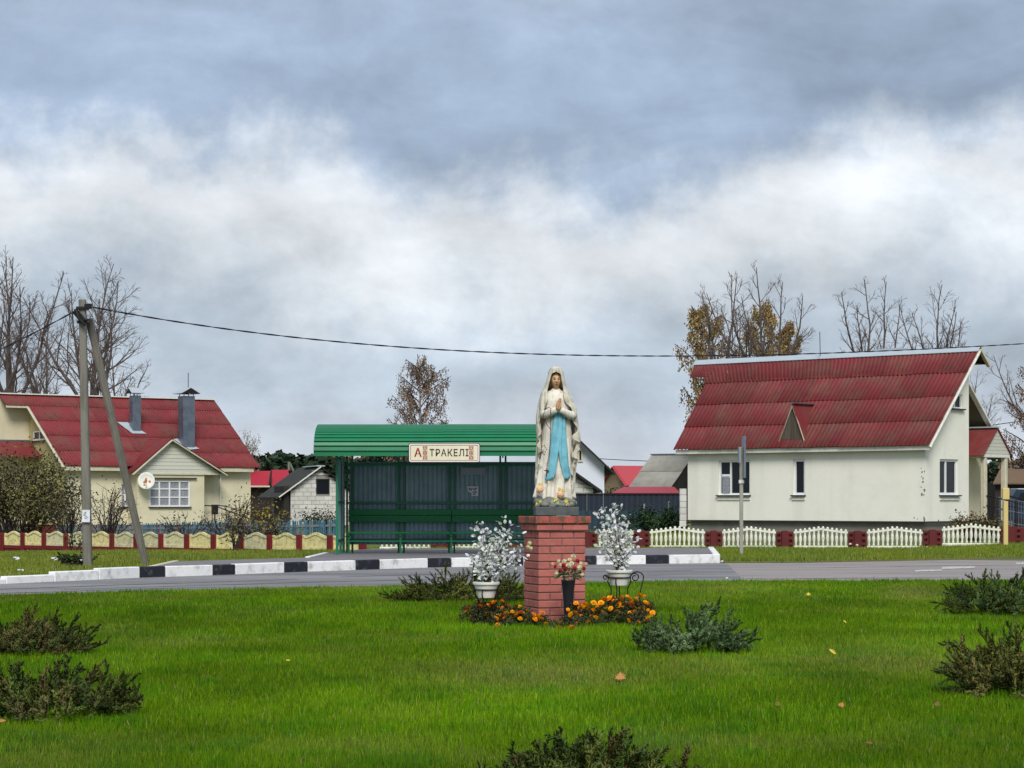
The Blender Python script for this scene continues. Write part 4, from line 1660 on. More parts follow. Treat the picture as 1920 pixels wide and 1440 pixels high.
o = mb.own('paper_scrap', M['paper_grey'], c)
tag(o, 'small pale scrap of paper stuck on the shelter back wall', 'paper')

# ---------------------------------------------------------------- the stop's name board
DS = 47.28
BS = thing('stop_sign', 'cream bus stop name board with red lettering fixed to shelter roof', 'sign', W(833, 849, DS))
cx, cz = X(833, DS), Zp(849, DS)
sw, sh_ = X(900, DS) - X(766, DS), 36.5 / F * DS


def rrect(w, h, r, y, n=5):
    P = []
    for (sx_, sz_, a0) in ((1, 1, 0), (-1, 1, 90), (-1, -1, 180), (1, -1, 270)):
        for k in range(n + 1):
            a = math.radians(a0 + 90 * k / n)
            P.append(Vector((cx + sx_ * (w / 2 - r) + r * math.cos(a), y, cz + sz_ * (h / 2 - r) + r * math.sin(a))))
    return P


mb = MB()
mb.prism(rrect(sw, sh_, .05, DS), (0, .03, 0))
mb.build('board', M['sign_cream'], BS, normals=True)


def ring(w0, h0, r0, w1, h1, r1, y):
    A, B = rrect(w0, h0, r0, y), rrect(w1, h1, r1, y)
    m_ = MB()
    n = len(A)
    m_.add(A + B, [(i, (i + 1) % n, n + (i + 1) % n, n + i) for i in range(n)])
    return m_


ring(sw, sh_, .05, sw - .028, sh_ - .028, .04, DS - .004).build('rim', M['sign_dark'], BS)
ring(sw - .028, sh_ - .028, .04, sw - .075, sh_ - .075, .028, DS - .005).build('rim', M['sign_white'], BS)
ring(sw - .075, sh_ - .075, .028, sw - .095, sh_ - .095, .02, DS - .006).build('rim', M['sign_red'], BS)
mb = MB()
for dx in (-.5, .5):
    mb.bar((cx + dx, DS + .06, cz + .1), (cx + dx, DS + .4, cz + .1), .04)
    mb.box((cx + dx, DS + .05, cz), (.04, .04, sh_ * .9))
mb.build('bracket', M['dark_metal'], BS)


def text_mesh(txt, x0, x1, z0, z1, y, m, name, bold=0.0):
    cu = bpy.data.curves.new('t', 'FONT')
    cu.body = txt
    cu.offset = bold
    cu.space_character = 1.12
    cu.extrude = .01
    ob = bpy.data.objects.new('t', cu)
    COL.objects.link(ob)
    dg = bpy.context.evaluated_depsgraph_get()
    dg.update()
    me = bpy.data.meshes.new_from_object(ob.evaluated_get(dg))
    bpy.data.objects.remove(ob)
    v = np.array([q.co[:] for q in me.vertices])
    lo_, hi_ = v.min(0), v.max(0)
    X_ = x0 + (v[:, 0] - lo_[0]) / (hi_[0] - lo_[0]) * (x1 - x0)
    Z_ = z0 + (v[:, 1] - lo_[1]) / (hi_[1] - lo_[1]) * (z1 - z0)
    Y_ = y - (v[:, 2] - lo_[2]) / (hi_[2] - lo_[2]) * .004
    o_ = ORG[BS]
    for i, q in enumerate(me.vertices):
        q.co = (X_[i] - o_.x, Y_[i] - o_.y, Z_[i] - o_.z)
    me.materials.clear()
    me.materials.append(m)
    ob = bpy.data.objects.new(name, me)
    COL.objects.link(ob)
    ob.parent = BS
    return ob


text_mesh('А', X(776.8, DS), X(790.5, DS), Zp(856.3, DS), Zp(839.8, DS), DS - .003, M['sign_red'], 'lettering', .02)
text_mesh('ТРАКЕЛІ', X(805.5, DS), X(878.5, DS), Zp(855.3, DS), Zp(841.8, DS), DS - .003, M['sign_dark'], 'lettering', .012)
# woven ornament either side of the name
pat = ["##.##.##", "#.#..#.#", ".##..##.", "#..##..#", "..#..#..", "##.##.##", ".#.##.#.", "##.##.##", "..#..#..", "#..##..#", ".##..##.", "#.#..#.#", "##.##.##"]
for px in (797, 883.5):
    mb = MB()
    w = 8.4 / F * DS / 8
    hh = 25 / F * DS / len(pat)
    x0, z0 = X(px, DS) - 4 * w, Zp(836.5, DS)
    for j, row in enumerate(pat):
        for i, ch in enumerate(row):
            if ch == '#':
                mb.box((x0 + (i + .5) * w, DS - .004, z0 - (j + .5) * hh), (w * .93, .005, hh * .93))
    mb.build('ornament', M['sign_red'], BS)

# ================================================================ concrete garden fences
YF = thing('yellow_fence', 'low concrete fence of yellow arched panels between dark red posts', 'fence', (YL[1].x, YL[1].y, ground(YL[1].x, YL[1].y)))
dY = (YL[1] - YL[0])
dY.z = 0
ang = math.atan2(dY.y, dY.x)
Lf = dY.length
NP = 13
step = Lf / NP


def yellow_panel(w):
    """decorative cast panel: ogee top, frame and vertical ribs; origin at the bottom left"""
    def top(s):
        q = abs(s)
        return .45 + .125 * math.exp(-(q / .46) ** 2) + .03 * clamp((q - .8) / .2)
    ss = np.linspace(-1, 1, 25)
    outer = [Vector((w / 2 + s * w / 2, 0, top(s))) for s in ss]
    mb = MB()
    # top band, proud of the field
    for a, b in zip(outer, outer[1:]):
        dz = Vector((0, 0, -.085))
        mb.add([a, b, b + dz, a + dz, a + Vector((0, .06, 0)), b + Vector((0, .06, 0)), b + dz + Vector((0, .06, 0)), a + dz + Vector((0, .06, 0))],
               [(0, 3, 2, 1), (0, 1, 5, 4), (3, 7, 6, 2)])
    mb.box((w / 2, .03, .045), (w, .06, .09))
    for x in (.035, w - .035):
        mb.box((x, .03, .25), (.07, .06, .32))
    # recessed field with ribs
    n = 11
    for k in range(n):
        x0, x1 = .07 + (w - .14) * k / n, .07 + (w - .14) * (k + .78) / n
        zt1 = top((x0 + x1) / 2 / w * 2 - 1) - .08
        mb.box(((x0 + x1) / 2, .035, (zt1 + .09) / 2), (x1 - x0, .03, zt1 - .09))
    f = [Vector((x, .048, .08)) for x in (.05, w - .05)] + [Vector((p.x, .048, p.z - .04)) for p in outer[::-1] if .05 < p.x < w - .05]
    mb.add(f, [tuple(range(len(f)))])
    bk = [Vector((0, .06, 0)), Vector((w, .06, 0))] + [Vector((p.x, .06, p.z)) for p in outer[::-1]]
    mb.add(bk, [tuple(range(len(bk)))[::-1]])
    return mb


pw = step - .20
pm = [yellow_panel(pw).mesh('panel', M[m]) for m in ('fence_yellow', 'fence_pale')]
sm_ = MB()
sm_.box((0, 0, .33), (.21, .13, .88), bev=.012)
sm_.box((0, -.07, .32), (.11, .03, .82), bev=.008)
pom = sm_.mesh('post', M['fence_red'])
sm_ = MB()
sm_.box((pw / 2, .03, .12), (pw, .08, .34), bev=.01)
sm_.box((pw / 2, -.015, .20), (pw, .03, .05), bev=.008)
bam = sm_.mesh('base_board', M['fence_red'])
uY = dY.normalized()
for k in range(-1, NP + 3):
    p = YL[0] + uY * step * k
    if k > NP + 1:
        break
    zb = -.149 + .135 * k / NP + R.uniform(-.008, .008)
    inst(pom, 'post', YF, (p.x, p.y, zb - .36), ang + R.uniform(-.01, .01))
    if k <= NP:
        q = p + uY * .10
        pale = k in (2, 3, 5, 6, 7, 10) or k < 0
        pn = inst(pm[1 if pale else 0], 'panel', YF, (q.x, q.y, zb), ang + R.uniform(-.006, .006), (1, 1, .83))
        if k in (2, 5, 10):
            pn['label'] = 'greyish weathered panel'
        inst(bam, 'base_board', YF, (q.x, q.y, zb - .285), ang)

WF = thing('white_fence', 'low concrete fence of white balusters with dark red pillars before the white house', 'fence', (WLn[0].x + 12, WLn[0].y, 0))
dW = (WLn[1] - WLn[0])
dW.z = 0
uW = dW.normalized()
nW = Vector((uW.y, -uW.x, 0))
angW = math.atan2(dW.y, dW.x)
bal = MB()
bal.lathe([(.030, 0), (.030, .05), (.022, .09), (.046, .2), (.040, .28), (.024, .36), (.034, .40), (.022, .43)], n=8)
balm = bal.mesh('baluster', M['fence_white'], smooth=True)
fin = MB()
fin.lathe([(.02, 0), (.036, .03), (.03, .055), (.006, .075)], n=8)
finm = fin.mesh('finial', M['fence_white'], smooth=True)


def wl_at(px):
    # point of the fence line at photo column px
    k = (px - CX) / F
    t = (k * WLn[0].y - WLn[0].x) / (uW.x - k * uW.y)
    return WLn[0] + uW * t


sections = [(712, 808), (848, 944), (984, 1080), (1120, 1187), (1218, 1322), (1354, 1455), (1488, 1590), (1625, 1730), (1766, 1876), (1958, 2060)]
for xa_, xb_ in sections:
    a, b = wl_at(xa_), wl_at(xb_)
    w = (b - a).length
    g = ground((a.x + b.x) / 2, (a.y + b.y) / 2)
    sec = empty('fence_section', (0, 0, 0))
    sec.parent = WF
    sec.location = Vector((a.x, a.y, g)) - ORG[WF]
    ORG[sec] = Vector((a.x, a.y, g))
    nb = max(4, int(round(w / .122)))
    top = lambda f: .43 + .095 * (1 - abs(2 * f - 1)) ** 1.2
    for i in range(nb):
        f = (i + .5) / nb
        p = a.lerp(b, f)
        inst(balm, 'baluster', sec, (p.x, p.y, g + .07), R.uniform(0, 1), (1, 1, (top(f) - .08) / .43))
        inst(finm, 'finial', sec, (p.x, p.y, g + top(f) + .01))
    mb = MB()
    mb.box(((a.x + b.x) / 2, (a.y + b.y) / 2, g + .035), (w, .09, .08), angW, bev=.012)
    mb.build('rail', M['fence_white'], sec)
    mb = MB()
    for i in range(12):
        p, q = a.lerp(b, i / 12), a.lerp(b, (i + 1) / 12)
        mb.bar(p + Vector((0, 0, g - p.z + top(i / 12))), q + Vector((0, 0, g - q.z + top((i + 1) / 12))), .07, .055)
    mb.build('rail', M['fence_white'], sec)
pill = [(808, 848), (944, 984), (1080, 1120), (1187, 1218), (1322, 1354), (1455, 1488), (1590, 1625), (1730, 1766), (1876, 1916)]
for xa_, xb_ in pill:
    a, b = wl_at(xa_), wl_at(xb_)
    c = (a + b) / 2
    w = (b - a).length
    g = ground(c.x, c.y)
    mb = MB()
    mb.box((c.x, c.y, g + .19), (w, .10, .54), angW, bev=.012)
    mb.box((c.x + nW.x * .06, c.y + nW.y * .06, g + .20), (w * .36, .10, .57), angW, bev=.012)
    for s in (-1, 1):
        for j in range(3):
            p = c + uW * s * w * .34 + nW * .055
            mb.lathe([(.0, 0), (.045, 0), (.05, .02), (.02, .045)], n=8, cap=False)
            n_ = 4 * 8
            for i in range(len(mb.v) - n_, len(mb.v)):
                x, y, z = mb.v[i]
                q = p + uW * x + Vector((0, 0, g + .09 + j * .15 + y)) - Vector((0, 0, p.z)) + nW * z
                mb.v[i] = tuple(q)
    mb.build('pillar', M['fence_maroon'], WF)
a, b = wl_at(1916), wl_at(1958)
mb = MB()
c = (a + b) / 2
mb.box((c.x, c.y, ground(c.x, c.y) + .2), ((b - a).length, .08, .5), angW)
mb.build('wall_panel', M['fence_maroon'], WF)

# blue picket fence behind the yellow one
PF = thing('picket_fence', 'faded blue wooden picket fence behind the yellow concrete fence', 'fence', W(500, 990, 82))
sl_ = MB()
sl_.prism([(-.035, 0, 0), (.035, 0, 0), (.035, 0, .98), (0, 0, 1.03), (-.035, 0, .98)], (0, .02, 0))
slm = [sl_.mesh('slat', M['picket_blue']), sl_.mesh('slat', M['picket_grey'])]
pA, pB = W(105, 1000, 96), W(635, 1000, 74)
npk = 190
for k in range(npk):
    p = pA.lerp(pB, k / npk)
    top = Zp(985 - 11 * (k / npk), p.y) + R.uniform(-.04, .04)
    gr = R.random() < (.75 if k < 70 else .12)
    inst(slm[1 if gr else 0], 'slat', PF, (p.x, p.y, top - 1.03), math.atan2(pB.y - pA.y, pB.x - pA.x) + R.uniform(-.05, .05), rot=(R.uniform(-.03, .03), R.uniform(-.03, .03), math.atan2(pB.y - pA.y, pB.x - pA.x)))
mb = MB()
for h in (-.75, -.2):
    mb.bar(pA + Vector((0, .03, Zp(985, pA.y) + h - pA.z)), pB + Vector((0, .03, Zp(974, pB.y) + h - pB.z)), .04, .07)
mb.build('rail', M['picket_grey'], PF)

# ================================================================ posts, poles, cables
DP = gd(1064, -.02)
PO = thing('utility_pole', 'weathered concrete utility pole with a leaning strut beside the kerb', 'utility pole', W(164, 1064, DP))
g = ground(PO.location.x, PO.location.y)
mb = MB()
a, b = W(164.5, 1066, DP), W(154.5, 562, DP)
s_ = DP / F
dd = (b - a)
vs_, n = [], 6
for k in range(n + 1):
    f = k / n
    c = a + dd * f
    wx = (16.8 - 4.2 * f) * s_ / 2
    wy = wx * 1.05
    for qx, qy in ((-1, -.7), (-.7, -1), (.7, -1), (1, -.7), (1, .7), (.7, 1), (-.7, 1), (-1, .7)):
        vs_.append(c + Vector((qx * wx, qy * wy, 0)))
fs = []
for k in range(n):
    for i in range(8):
        fs.append((k * 8 + i, k * 8 + (i + 1) % 8, (k + 1) * 8 + (i + 1) % 8, (k + 1) * 8 + i))
fs.append(tuple(n * 8 + i for i in range(8)))
mb.add(vs_, fs)
mb.build('pole', M['concrete'], PO)
mb = MB()
a, b = W(273, 1058, DP + 1.4), W(167, 598, DP + .25)
d = (b - a).normalized()
mb.bar(a - d * .1, b, .135, .14, up=(0, 1, 0))
mb.bar(a - d * .1 + Vector((0, -.08, 0)), b + Vector((0, -.08, 0)), .07, .04, up=(0, 1, 0))
mb.build('strut', M['concrete'], PO)
mb = MB()
c = W(156, 590, DP)
mb.box(W(155, 578, DP), (.22, .24, .05))
mb.box(W(157, 604, DP), (.23, .25, .05))
mb.bar(W(140, 583, DP - .1), W(158, 603, DP - .16), .09, .1)
mb.bar(W(160, 575, DP - .1), W(171, 574, DP - .14), .08, .1)
mb.tube([W(141, 580, DP - .15), W(148, 598, DP - .2), W(160, 610, DP - .2)], .03, 6)
mb.build('bracket', M['dark_metal'], PO)
pp = thing('pole_notice', 'white paper notice taped to the concrete utility pole', 'notice', W(162, 967, DP - .15))
mb = MB()
mb.box(W(161.3, 967.5, DP - .145), (14.5 * s_, .008, 23 * s_), Matrix.Rotation(.02, 3, 'Y'))
mb.build('sheet', M['paper'], pp)
mb = MB()
for k in range(5):
    mb.box(W(160 + R.uniform(-1, 2), 961 + k * 2.6, DP - .151), (R.uniform(3, 7) * s_, .004, .8 * s_), Matrix.Rotation(R.uniform(-.5, .2), 3, 'Y'))
mb.build('print', M['ink'], pp)


def cable(name, pix, A, B, rad, label, twist=False, n=60):
    """cable hanging in the vertical plane through A and B; pix gives its height along the way"""
    mb = MB()
    pts = []
    xs = [p[0] for p in pix]
    ys = [p[1] for p in pix]
    co = np.polyfit(np.array(xs) / 1000, ys, min(3, len(xs) - 1))
    for k in range(n + 1):
        f = k / n
        # position along the plan line
        p = Vector((A.x + (B.x - A.x) * f, A.y + (B.y - A.y) * f, 0))
        px = CX + F * p.x / p.y
        py = np.polyval(co, px / 1000)
        pts.append(W(px, py, p.y))
    if not twist:
        mb.tube(pts, rad, 5)
    else:
        m_ = len(pts) * 6
        L = (pts[-1] - pts[0]).length
        fine = []
        for i in range(len(pts) - 1):
            for j in range(6):
                fine.append(pts[i].lerp(pts[i + 1], j / 6))
        fine.append(pts[-1])
        for ph in (0, math.pi):
            q, s = [], 0
            for i, p in enumerate(fine):
                if i:
                    s += (p - fine[i - 1]).length
                a = s * 5.5 + ph
                q.append(p + Vector((0, math.cos(a) * rad * .6, math.sin(a) * rad * .6)))
            mb.tube(q, rad * .62, 4)
    o = mb.own(name, M['wire'], pts[0])
    tag(o, label, 'cable')
    return o


cable('cable', [(166, 573), (200, 581), (500, 630), (800, 653), (1150, 664.5), (1300, 667), (1520, 664), (1840, 650.5), (1920, 645), (2150, 628)],
      W(166, 573, DP - .1), W(2150, 628, 66), .014, 'dark twisted cable running from the pole across to the white house ridge', True)
cable('cable', [(141, 583), (70, 621), (0, 656), (-120, 712)], W(141, 583, DP - .1), W(-120, 712, 40), .016, 'dark cable from the pole down to the left edge', True, 24)
cable('cable', [(1080, 857), (1200, 864), (1290, 866)], W(1060, 856, 175), W(1300, 867, 175), .03, 'thin distant cable above the grey shed roof', False, 12)
cable('cable', [(1830, 803), (1890, 793), (1960, 786)], W(1835, 802, 130), W(1960, 786, 130), .025, 'thin distant cable right of the white house porch', False, 12)

# thin stop post seen edge-on, right of the platform
SP = thing('stop_post', 'slim grey concrete post with sign plates seen edge-on before the white house', 'sign post', on(1390, 1041, .02))
dS = SP.location.y
mb = MB()
a, b = W(1390, 1043, dS), W(1390, 838, dS)
mb.box((a + b) / 2, (6.6 / F * dS, .09, b.z - a.z), bev=.01)
mb.build('post', M['concrete_pale'], SP)
mb = MB()
mb.box(W(1394.5, 857, dS - .03), (4.0 / F * dS, .5, 78 / F * dS))
mb.build('plate', M['zinc'], SP)
mb = MB()
mb.box(W(1386, 853, dS + .02), (2 / F * dS, .36, 30 / F * dS))
mb.build('plate', M['paper_grey'], SP)
mb = MB()
mb.box(W(1390, 903, dS), (.12, .13, .08))
mb.build('clamp', M['trim_white'], SP)
# yellow marker post
dYP = 57.0
gz = ground(X(1886, dYP), dYP)
YP = thing('marker_post', 'pale yellow marker post with wider head by the red fence wall', 'marker post', (X(1886, dYP), dYP, gz))
mb = MB()
xw = 1 / F * dYP
zA_, zB_, zC_ = Zp(1024, dYP), Zp(940, dYP), Zp(935, dYP)
mb.box((X(1885.5, dYP), dYP, (zA_ + zB_) / 2), (8.2 * xw, .1, zB_ - zA_), bev=.01)
mb.build('shaft', M['post_yellow'], YP)
mb = MB()
mb.box((X(1885.5, dYP), dYP, (Zp(937, dYP) + Zp(915, dYP)) / 2), (12.6 * xw, .15, Zp(915, dYP) - Zp(937, dYP)), bev=.015)
mb.build('head', M['post_yellow'], YP)
# ================================================================ buildings farther back
def gable_block_house():
    """unplastered block outbuilding, gable end towards the road"""
    d = 128.0
    th = .30
    fr = Frame((X(545, d), d), (math.cos(th), math.sin(th)), (-math.sin(th), math.cos(th)))
    T = thing('block_outbuilding', 'unplastered pale block outbuilding with dark roof and black gable window', 'outbuilding', fr.pt(2, 0, 0))
    t0, z0 = 0.0, Zp(985, d)
    tap, zap = fr.on_u(600, 880, 0)
    zl = fr.on_u(545, 920, 0)[1]
    tr = tap * 2
    pt = lambda a, b, q: fr.pt(a, q, b)
    w = rect_u(fr, 593, 618, 898, 927, 0)
    # joints plane slightly behind the blocks
    mb = MB()
    mb.wall(lambda a, b, q: fr.pt(a, .03 + q, b), [(0.02, z0), (tr - .02, z0), (tr - .02, zl), (tap, zap - .02), (.02, zl)], [w], .2)
    mb.quad(fr.pt(0, 0, z0), fr.pt(0, 6, z0), fr.pt(0, 6, zl), fr.pt(0, 0, zl))
    mb.quad(fr.pt(tr, 0, z0), fr.pt(tr, 6, z0), fr.pt(tr, 6, zl), fr.pt(tr, 0, zl))
    mb.build('wall', M['block_joint'], T)
    bh, bl = .245, .50
    k = 0
    z = z0
    while z < zap - .05:
        x = -bl / 2 if k % 2 else 0
        zt = min(z + bh - .018, zap)
        while x < tr:
            a, b = max(x, 0), min(x + bl - .02, tr)
            x += bl
            if b - a < .06:
                continue

            def lim(t):
                return zl + (zap - zl) * (1 - abs(t - tap) / tap) - .03
            if w[0] < b and a < w[1] and z < w[3] and zt > w[2]:
                parts = [(a, min(b, w[0] - .01)), (max(a, w[1] + .01), b)]
            else:
                parts = [(a, b)]
            for a_, b_ in parts:
                if b_ - a_ < .06:
                    continue
                if lim(a_) < z + .03 and lim(b_) < z + .03:
                    continue
                P = [fr.pt(a_, 0, z), fr.pt(b_, 0, z)]
                zb_, za_ = min(zt, lim(b_)), min(zt, lim(a_))
                P += [fr.pt(b_, 0, max(zb_, z + .01)), fr.pt(a_, 0, max(za_, z + .01))]
                m_ = MB()
                o_ = fr.b * R.uniform(-.012, .006)
                m_.prism([p + o_ for p in P], fr.b * .06)
                m_.build('block', M['block'], T, normals=True)
        z += bh
        k += 1
    window(T, pt, *w, mul=(), dep=.12, fw=.08, frame='dark_metal', sill=False)
    # roof: left slope shows, ridge runs away to the left
    e0, e1 = fr.pt(tap, -.25, zap + .1), fr.pt(tap, 6.5, zap + .1)
    for s in (-1, 1):
        dv = fr.a * s * (tap + .75) + Vector((0, 0, -(zap - zl) * (tap + .75) / tap))
        mb = MB()
        mb.prism([e0, e1, e1 + dv, e0 + dv], Vector((0, 0, .07)))
        mb.build('roof', M['roof_dark'], T, normals=True)
        mb = MB()
        mb.bar(e0 + fr.b * -.02 + Vector((0, 0, .05)), e0 + dv + fr.b * -.02 + Vector((0, 0, .05)), .06, .14, up=fr.b)
        mb.build('barge_board', M['trim_white' if s < 0 else 'dark_metal'], T)
    mb = MB()
    mb.bar(e0 + Vector((0, 0, .1)), e0 + (e1 - e0) * .6 + Vector((0, 0, .1)), .5, .06)
    mb.build('ridge_cap', M['zinc_pale'], T)
    mb = MB()
    mb.box(fr.pt(-.25, 1.5, z0 + 1.0), (.3, 3, 2.6), th)
    mb.build('side_shed', M['dark_wood'], T)


gable_block_house()


def simple_house(name, label, fr, t1, u1, z0, zl, zr, wm, rm, over=.4, ridge='a', cat='house', barge='dark_metal', win=None):
    """gabled house: walls + two roof slopes; ridge along a (eaves front and back) or along b (gable in front)"""
    T = thing(name, label, cat, fr.pt(t1 / 2, u1 / 2, z0))
    mb = MB()
    c = [fr.pt(0, 0, z0), fr.pt(t1, 0, z0), fr.pt(t1, u1, z0), fr.pt(0, u1, z0)]
    up = lambda p, z: Vector((p.x, p.y, z))
    for i in range(4):
        a, b = c[i], c[(i + 1) % 4]
        gab = (i in (1, 3)) if ridge == 'a' else (i in (0, 2))
        if gab:
            m_ = (a + b) / 2
            mb.add([a, b, up(b, zl), up(m_, zr), up(a, zl)], [(0, 1, 2, 3, 4)])
        else:
            mb.quad(a, b, up(b, zl), up(a, zl))
    mb.build('wall', M[wm], T)
    if ridge == 'a':
        r0, r1 = fr.pt(-over, u1 / 2, zr), fr.pt(t1 + over, u1 / 2, zr)
        h = (zr - zl) / (u1 / 2)
        offs = [fr.b * -(u1 / 2 + over) + Vector((0, 0, -h * (u1 / 2 + over))), fr.b * (u1 / 2 + over) + Vector((0, 0, -h * (u1 / 2 + over)))]
        bd = fr.a
    else:
        r0, r1 = fr.pt(t1 / 2, -over, zr), fr.pt(t1 / 2, u1 + over, zr)
        h = (zr - zl) / (t1 / 2)
        offs = [fr.a * -(t1 / 2 + over) + Vector((0, 0, -h * (t1 / 2 + over))), fr.a * (t1 / 2 + over) + Vector((0, 0, -h * (t1 / 2 + over)))]
        bd = fr.b
    for o_ in offs:
        mb = MB()
        mb.prism([r0, r1, r1 + o_, r0 + o_], Vector((0, 0, .08)))
        mb.build('roof', M[rm], T, normals=True)
        for e, s in ((r0, -1), (r1, 1)):
            mb = MB()
            mb.bar(e + bd * s * .03 + Vector((0, 0, -.02)), e + o_ + bd * s * .03 + Vector((0, 0, -.02)), .05, .2, up=bd)
            mb.build('barge_board', M[barge], T)
    return T


# scarlet-roofed house far left
d = 168.0
fr = Frame((X(425, d), d), (1, 0), (0, 1))
T = thing('red_roofed_house', 'distant house with bright scarlet roof and dark wooden walls', 'house', fr.pt(2, 2, -.5))
tb = [(508, 882), (543, 882), (549, 905), (541, 912), (529, 930), (516, 930), (508, 906)]
mb = MB()
mb.prism([W(x, y, d - 1 + (930 - y) * .05) for x, y in tb], (0, .15, .05))
mb.build('roof', M['roof_scarlet'], T, normals=True)
mb = MB()
mb.prism([W(x, y, d + (912 - y) * .05) for x, y in ((420, 884), (507, 884), (505, 896), (503, 911), (420, 911))], (0, .15, .05))
mb.build('roof', M['roof_scarlet'], T, normals=True)
mb = MB()
a, b = W(420, 912, d + .6), W(530, 990, d + .6)
mb.box(((a.x + b.x) / 2, d + 3, (a.z + b.z) / 2), (b.x - a.x, 4.5, a.z - b.z))
mb.build('wall', M['dark_wood'], T)
mb = MB()
mb.prism([W(507, 884, d - .3), W(509, 882, d - .3), W(508, 906, d - .3), W(504, 906, d - .3)], (0, .4, 0))
mb.bar(W(543, 882, d - .9), W(549, 905, d + .2), .18, .12)
mb.build('roof_edge', M['dark_wood'], T, normals=True)
mb = MB()
mb.bar(W(420, 912, d - .2), W(506, 912, d - .2), .1, .12)
mb.build('gutter', M['trim_cream'], T)
mb = MB()
a, b = W(524, 931, d + .2), W(545, 985, d + .2)
mb.box(((a.x + b.x) / 2, d + 1.6, (a.z + b.z) / 2), (b.x - a.x, 2.5, a.z - b.z))
mb.build('side_wall', M['trim_cream'], T)

# white gabled house right behind the statue, and the block outhouse before it
d = 124.0
th = -.04
fr = Frame((X(1133, d), d), (-math.cos(th), math.sin(th)), (math.sin(th), math.cos(th)))
zl_ = Zp(872, d)
tt = fr.on_u(1070, 810, 0)
W2 = simple_house('white_gable_house', 'white gabled house with dark roof edge right behind the statue', fr, tt[0] * 2, 7, Zp(990, d), zl_, Zp(812, d), 'stucco_pale', 'roof_dark', .55, 'b')
wv = rect_u(fr, 1093, 1083, 842, 866, -.03)
window(W2, lambda a, b, q: fr.pt(a, q - .05, b), wv[0], wv[1], wv[2], wv[3], mul=(), dep=.02, fw=.1, frame='trim_cream', sill=False)
d = 112.0
fr = Frame((X(1112, d), d), (-math.cos(.05), -math.sin(.05)), (-math.sin(.05), math.cos(.05)))
tap, zap = fr.on_u(1068, 886, 0)
B2 = thing('block_annexe', 'low pale block annexe with black roof edge behind the statue base', 'outbuilding', fr.pt(1, 0, 0))
z0 = Zp(960, d)
zl_ = Zp(917, d)
mb = MB()
mb.wall(lambda a, b, q: fr.pt(a, .03 + q, b), [(0, z0), (tap * 2, z0), (tap * 2, zl_), (tap, zap), (0, zl_)])
mb.quad(fr.pt(0, 0.03, z0), fr.pt(0, 5, z0), fr.pt(0, 5, zl_), fr.pt(0, 0.03, zl_))
mb.build('wall', M['block_joint'], B2)
z, k = z0, 0
while z < zap:
    x = -.25 if k % 2 else 0
    while x < tap * 2:
        a, b = max(x, 0), min(x + .49, tap * 2)
        x += .51
        lim = lambda t: zl_ + (zap - zl_) * (1 - abs(t - tap) / tap) - .02
        if b - a > .08 and max(lim(a), lim(b)) > z + .05:
            P = [fr.pt(a, 0, z), fr.pt(b, 0, z), fr.pt(b, 0, max(z + .01, min(z + .235, lim(b)))), fr.pt(a, 0, max(z + .01, min(z + .235, lim(a))))]
            m_ = MB()
            o_ = fr.b * R.uniform(-.012, .006)
            m_.prism([p + o_ for p in P], fr.b * .05)
            m_.build('block', M['block'], B2, normals=True)
    z += .25
    k += 1
e0, e1 = fr.pt(tap, -.3, zap + .12), fr.pt(tap, 5, zap + .12)
for s in (-1, 1):
    dv = fr.a * s * (tap + .45) + Vector((0, 0, -(zap - zl_) * (tap + .45) / tap))
    mb = MB()
    mb.prism([e0, e1, e1 + dv, e0 + dv], Vector((0, 0, .12)))
    mb.build('roof', M['roof_dark'], B2, normals=True)
    mb = MB()
    mb.bar(e0 + fr.b * -.03, e0 + dv + fr.b * -.03, .06, .26, up=fr.b)
    mb.build('barge_board', M['dark_metal'], B2)

# grey-roofed shed with red lean-to, left of the white house
d = 138.0
th = .5
fr = Frame((X(1262, d), d), (-math.cos(th), math.sin(th)), (math.sin(th), math.cos(th)))
t_l, z_e = fr.on_u(1178, 915, -.3)
G = thing('grey_shed', 'old shed with grey corrugated roof and red lean-to left of the white house', 'shed', fr.pt(1.5, 1, -.3))
uR = 3.2
zR_ = fr.on_u(1250, 853, uR)[1]
gp = roof_plane(fr, -.3, z_e, uR, zR_)
for r in range(2):
    ua, ub2 = -.3 + (uR + .3) * r / 2, -.3 + (uR + .3) * (r + 1) / 2
    for c in range(4):
        a, b = t_l * c / 4, t_l * (c + 1) / 4
        sheet_mesh(gp(a, ua - .05), gp(b, ua - .05), gp(b, ub2 + .05), gp(a, ub2 + .05), 7, .03, .02, .04).build('roof_sheet', M['roof_grey'], G, smooth=True)
mb = MB()
mb.bar(gp(-.05, uR) + Vector((0, 0, .05)), gp(t_l + .05, uR) + Vector((0, 0, .05)), .2, .06)
mb.build('ridge_cap', M['zinc'], G)
mb = MB()
z0 = Zp(985, d)
mb.wall(lambda a, b, q: fr.pt(.1, a, b), [(0, z0), (uR * 2, z0), (uR * 2, z_e), (uR, zR_ - .05), (0, z_e)])
mb.quad(fr.pt(.1, 0, z0), fr.pt(t_l - .1, 0, z0), fr.pt(t_l - .1, 0, z_e), fr.pt(.1, 0, z_e))
mb.build('wall', M['dark_wood'], G)
mb = MB()
mb.prism([gp(0, uR), gp(t_l, uR), fr.pt(t_l, uR * 2, z_e), fr.pt(0, uR * 2, z_e)], (0, 0, -.05))
mb.build('rear_roof', M['roof_grey'], G, normals=True)
mb = MB()
dl = d - 5
mb.prism([W(1170, 914.5, d - 1.2), W(1264, 914.5, d - 1.2), W(1276, 926, dl), W(1147, 926, dl)], (0, 0, .06))
mb.build('lean_to_roof', M['roof_scarlet'], G, normals=True)
mb = MB()
a, b = W(1152, 926, dl + .2), W(1274, 985, dl + .2)
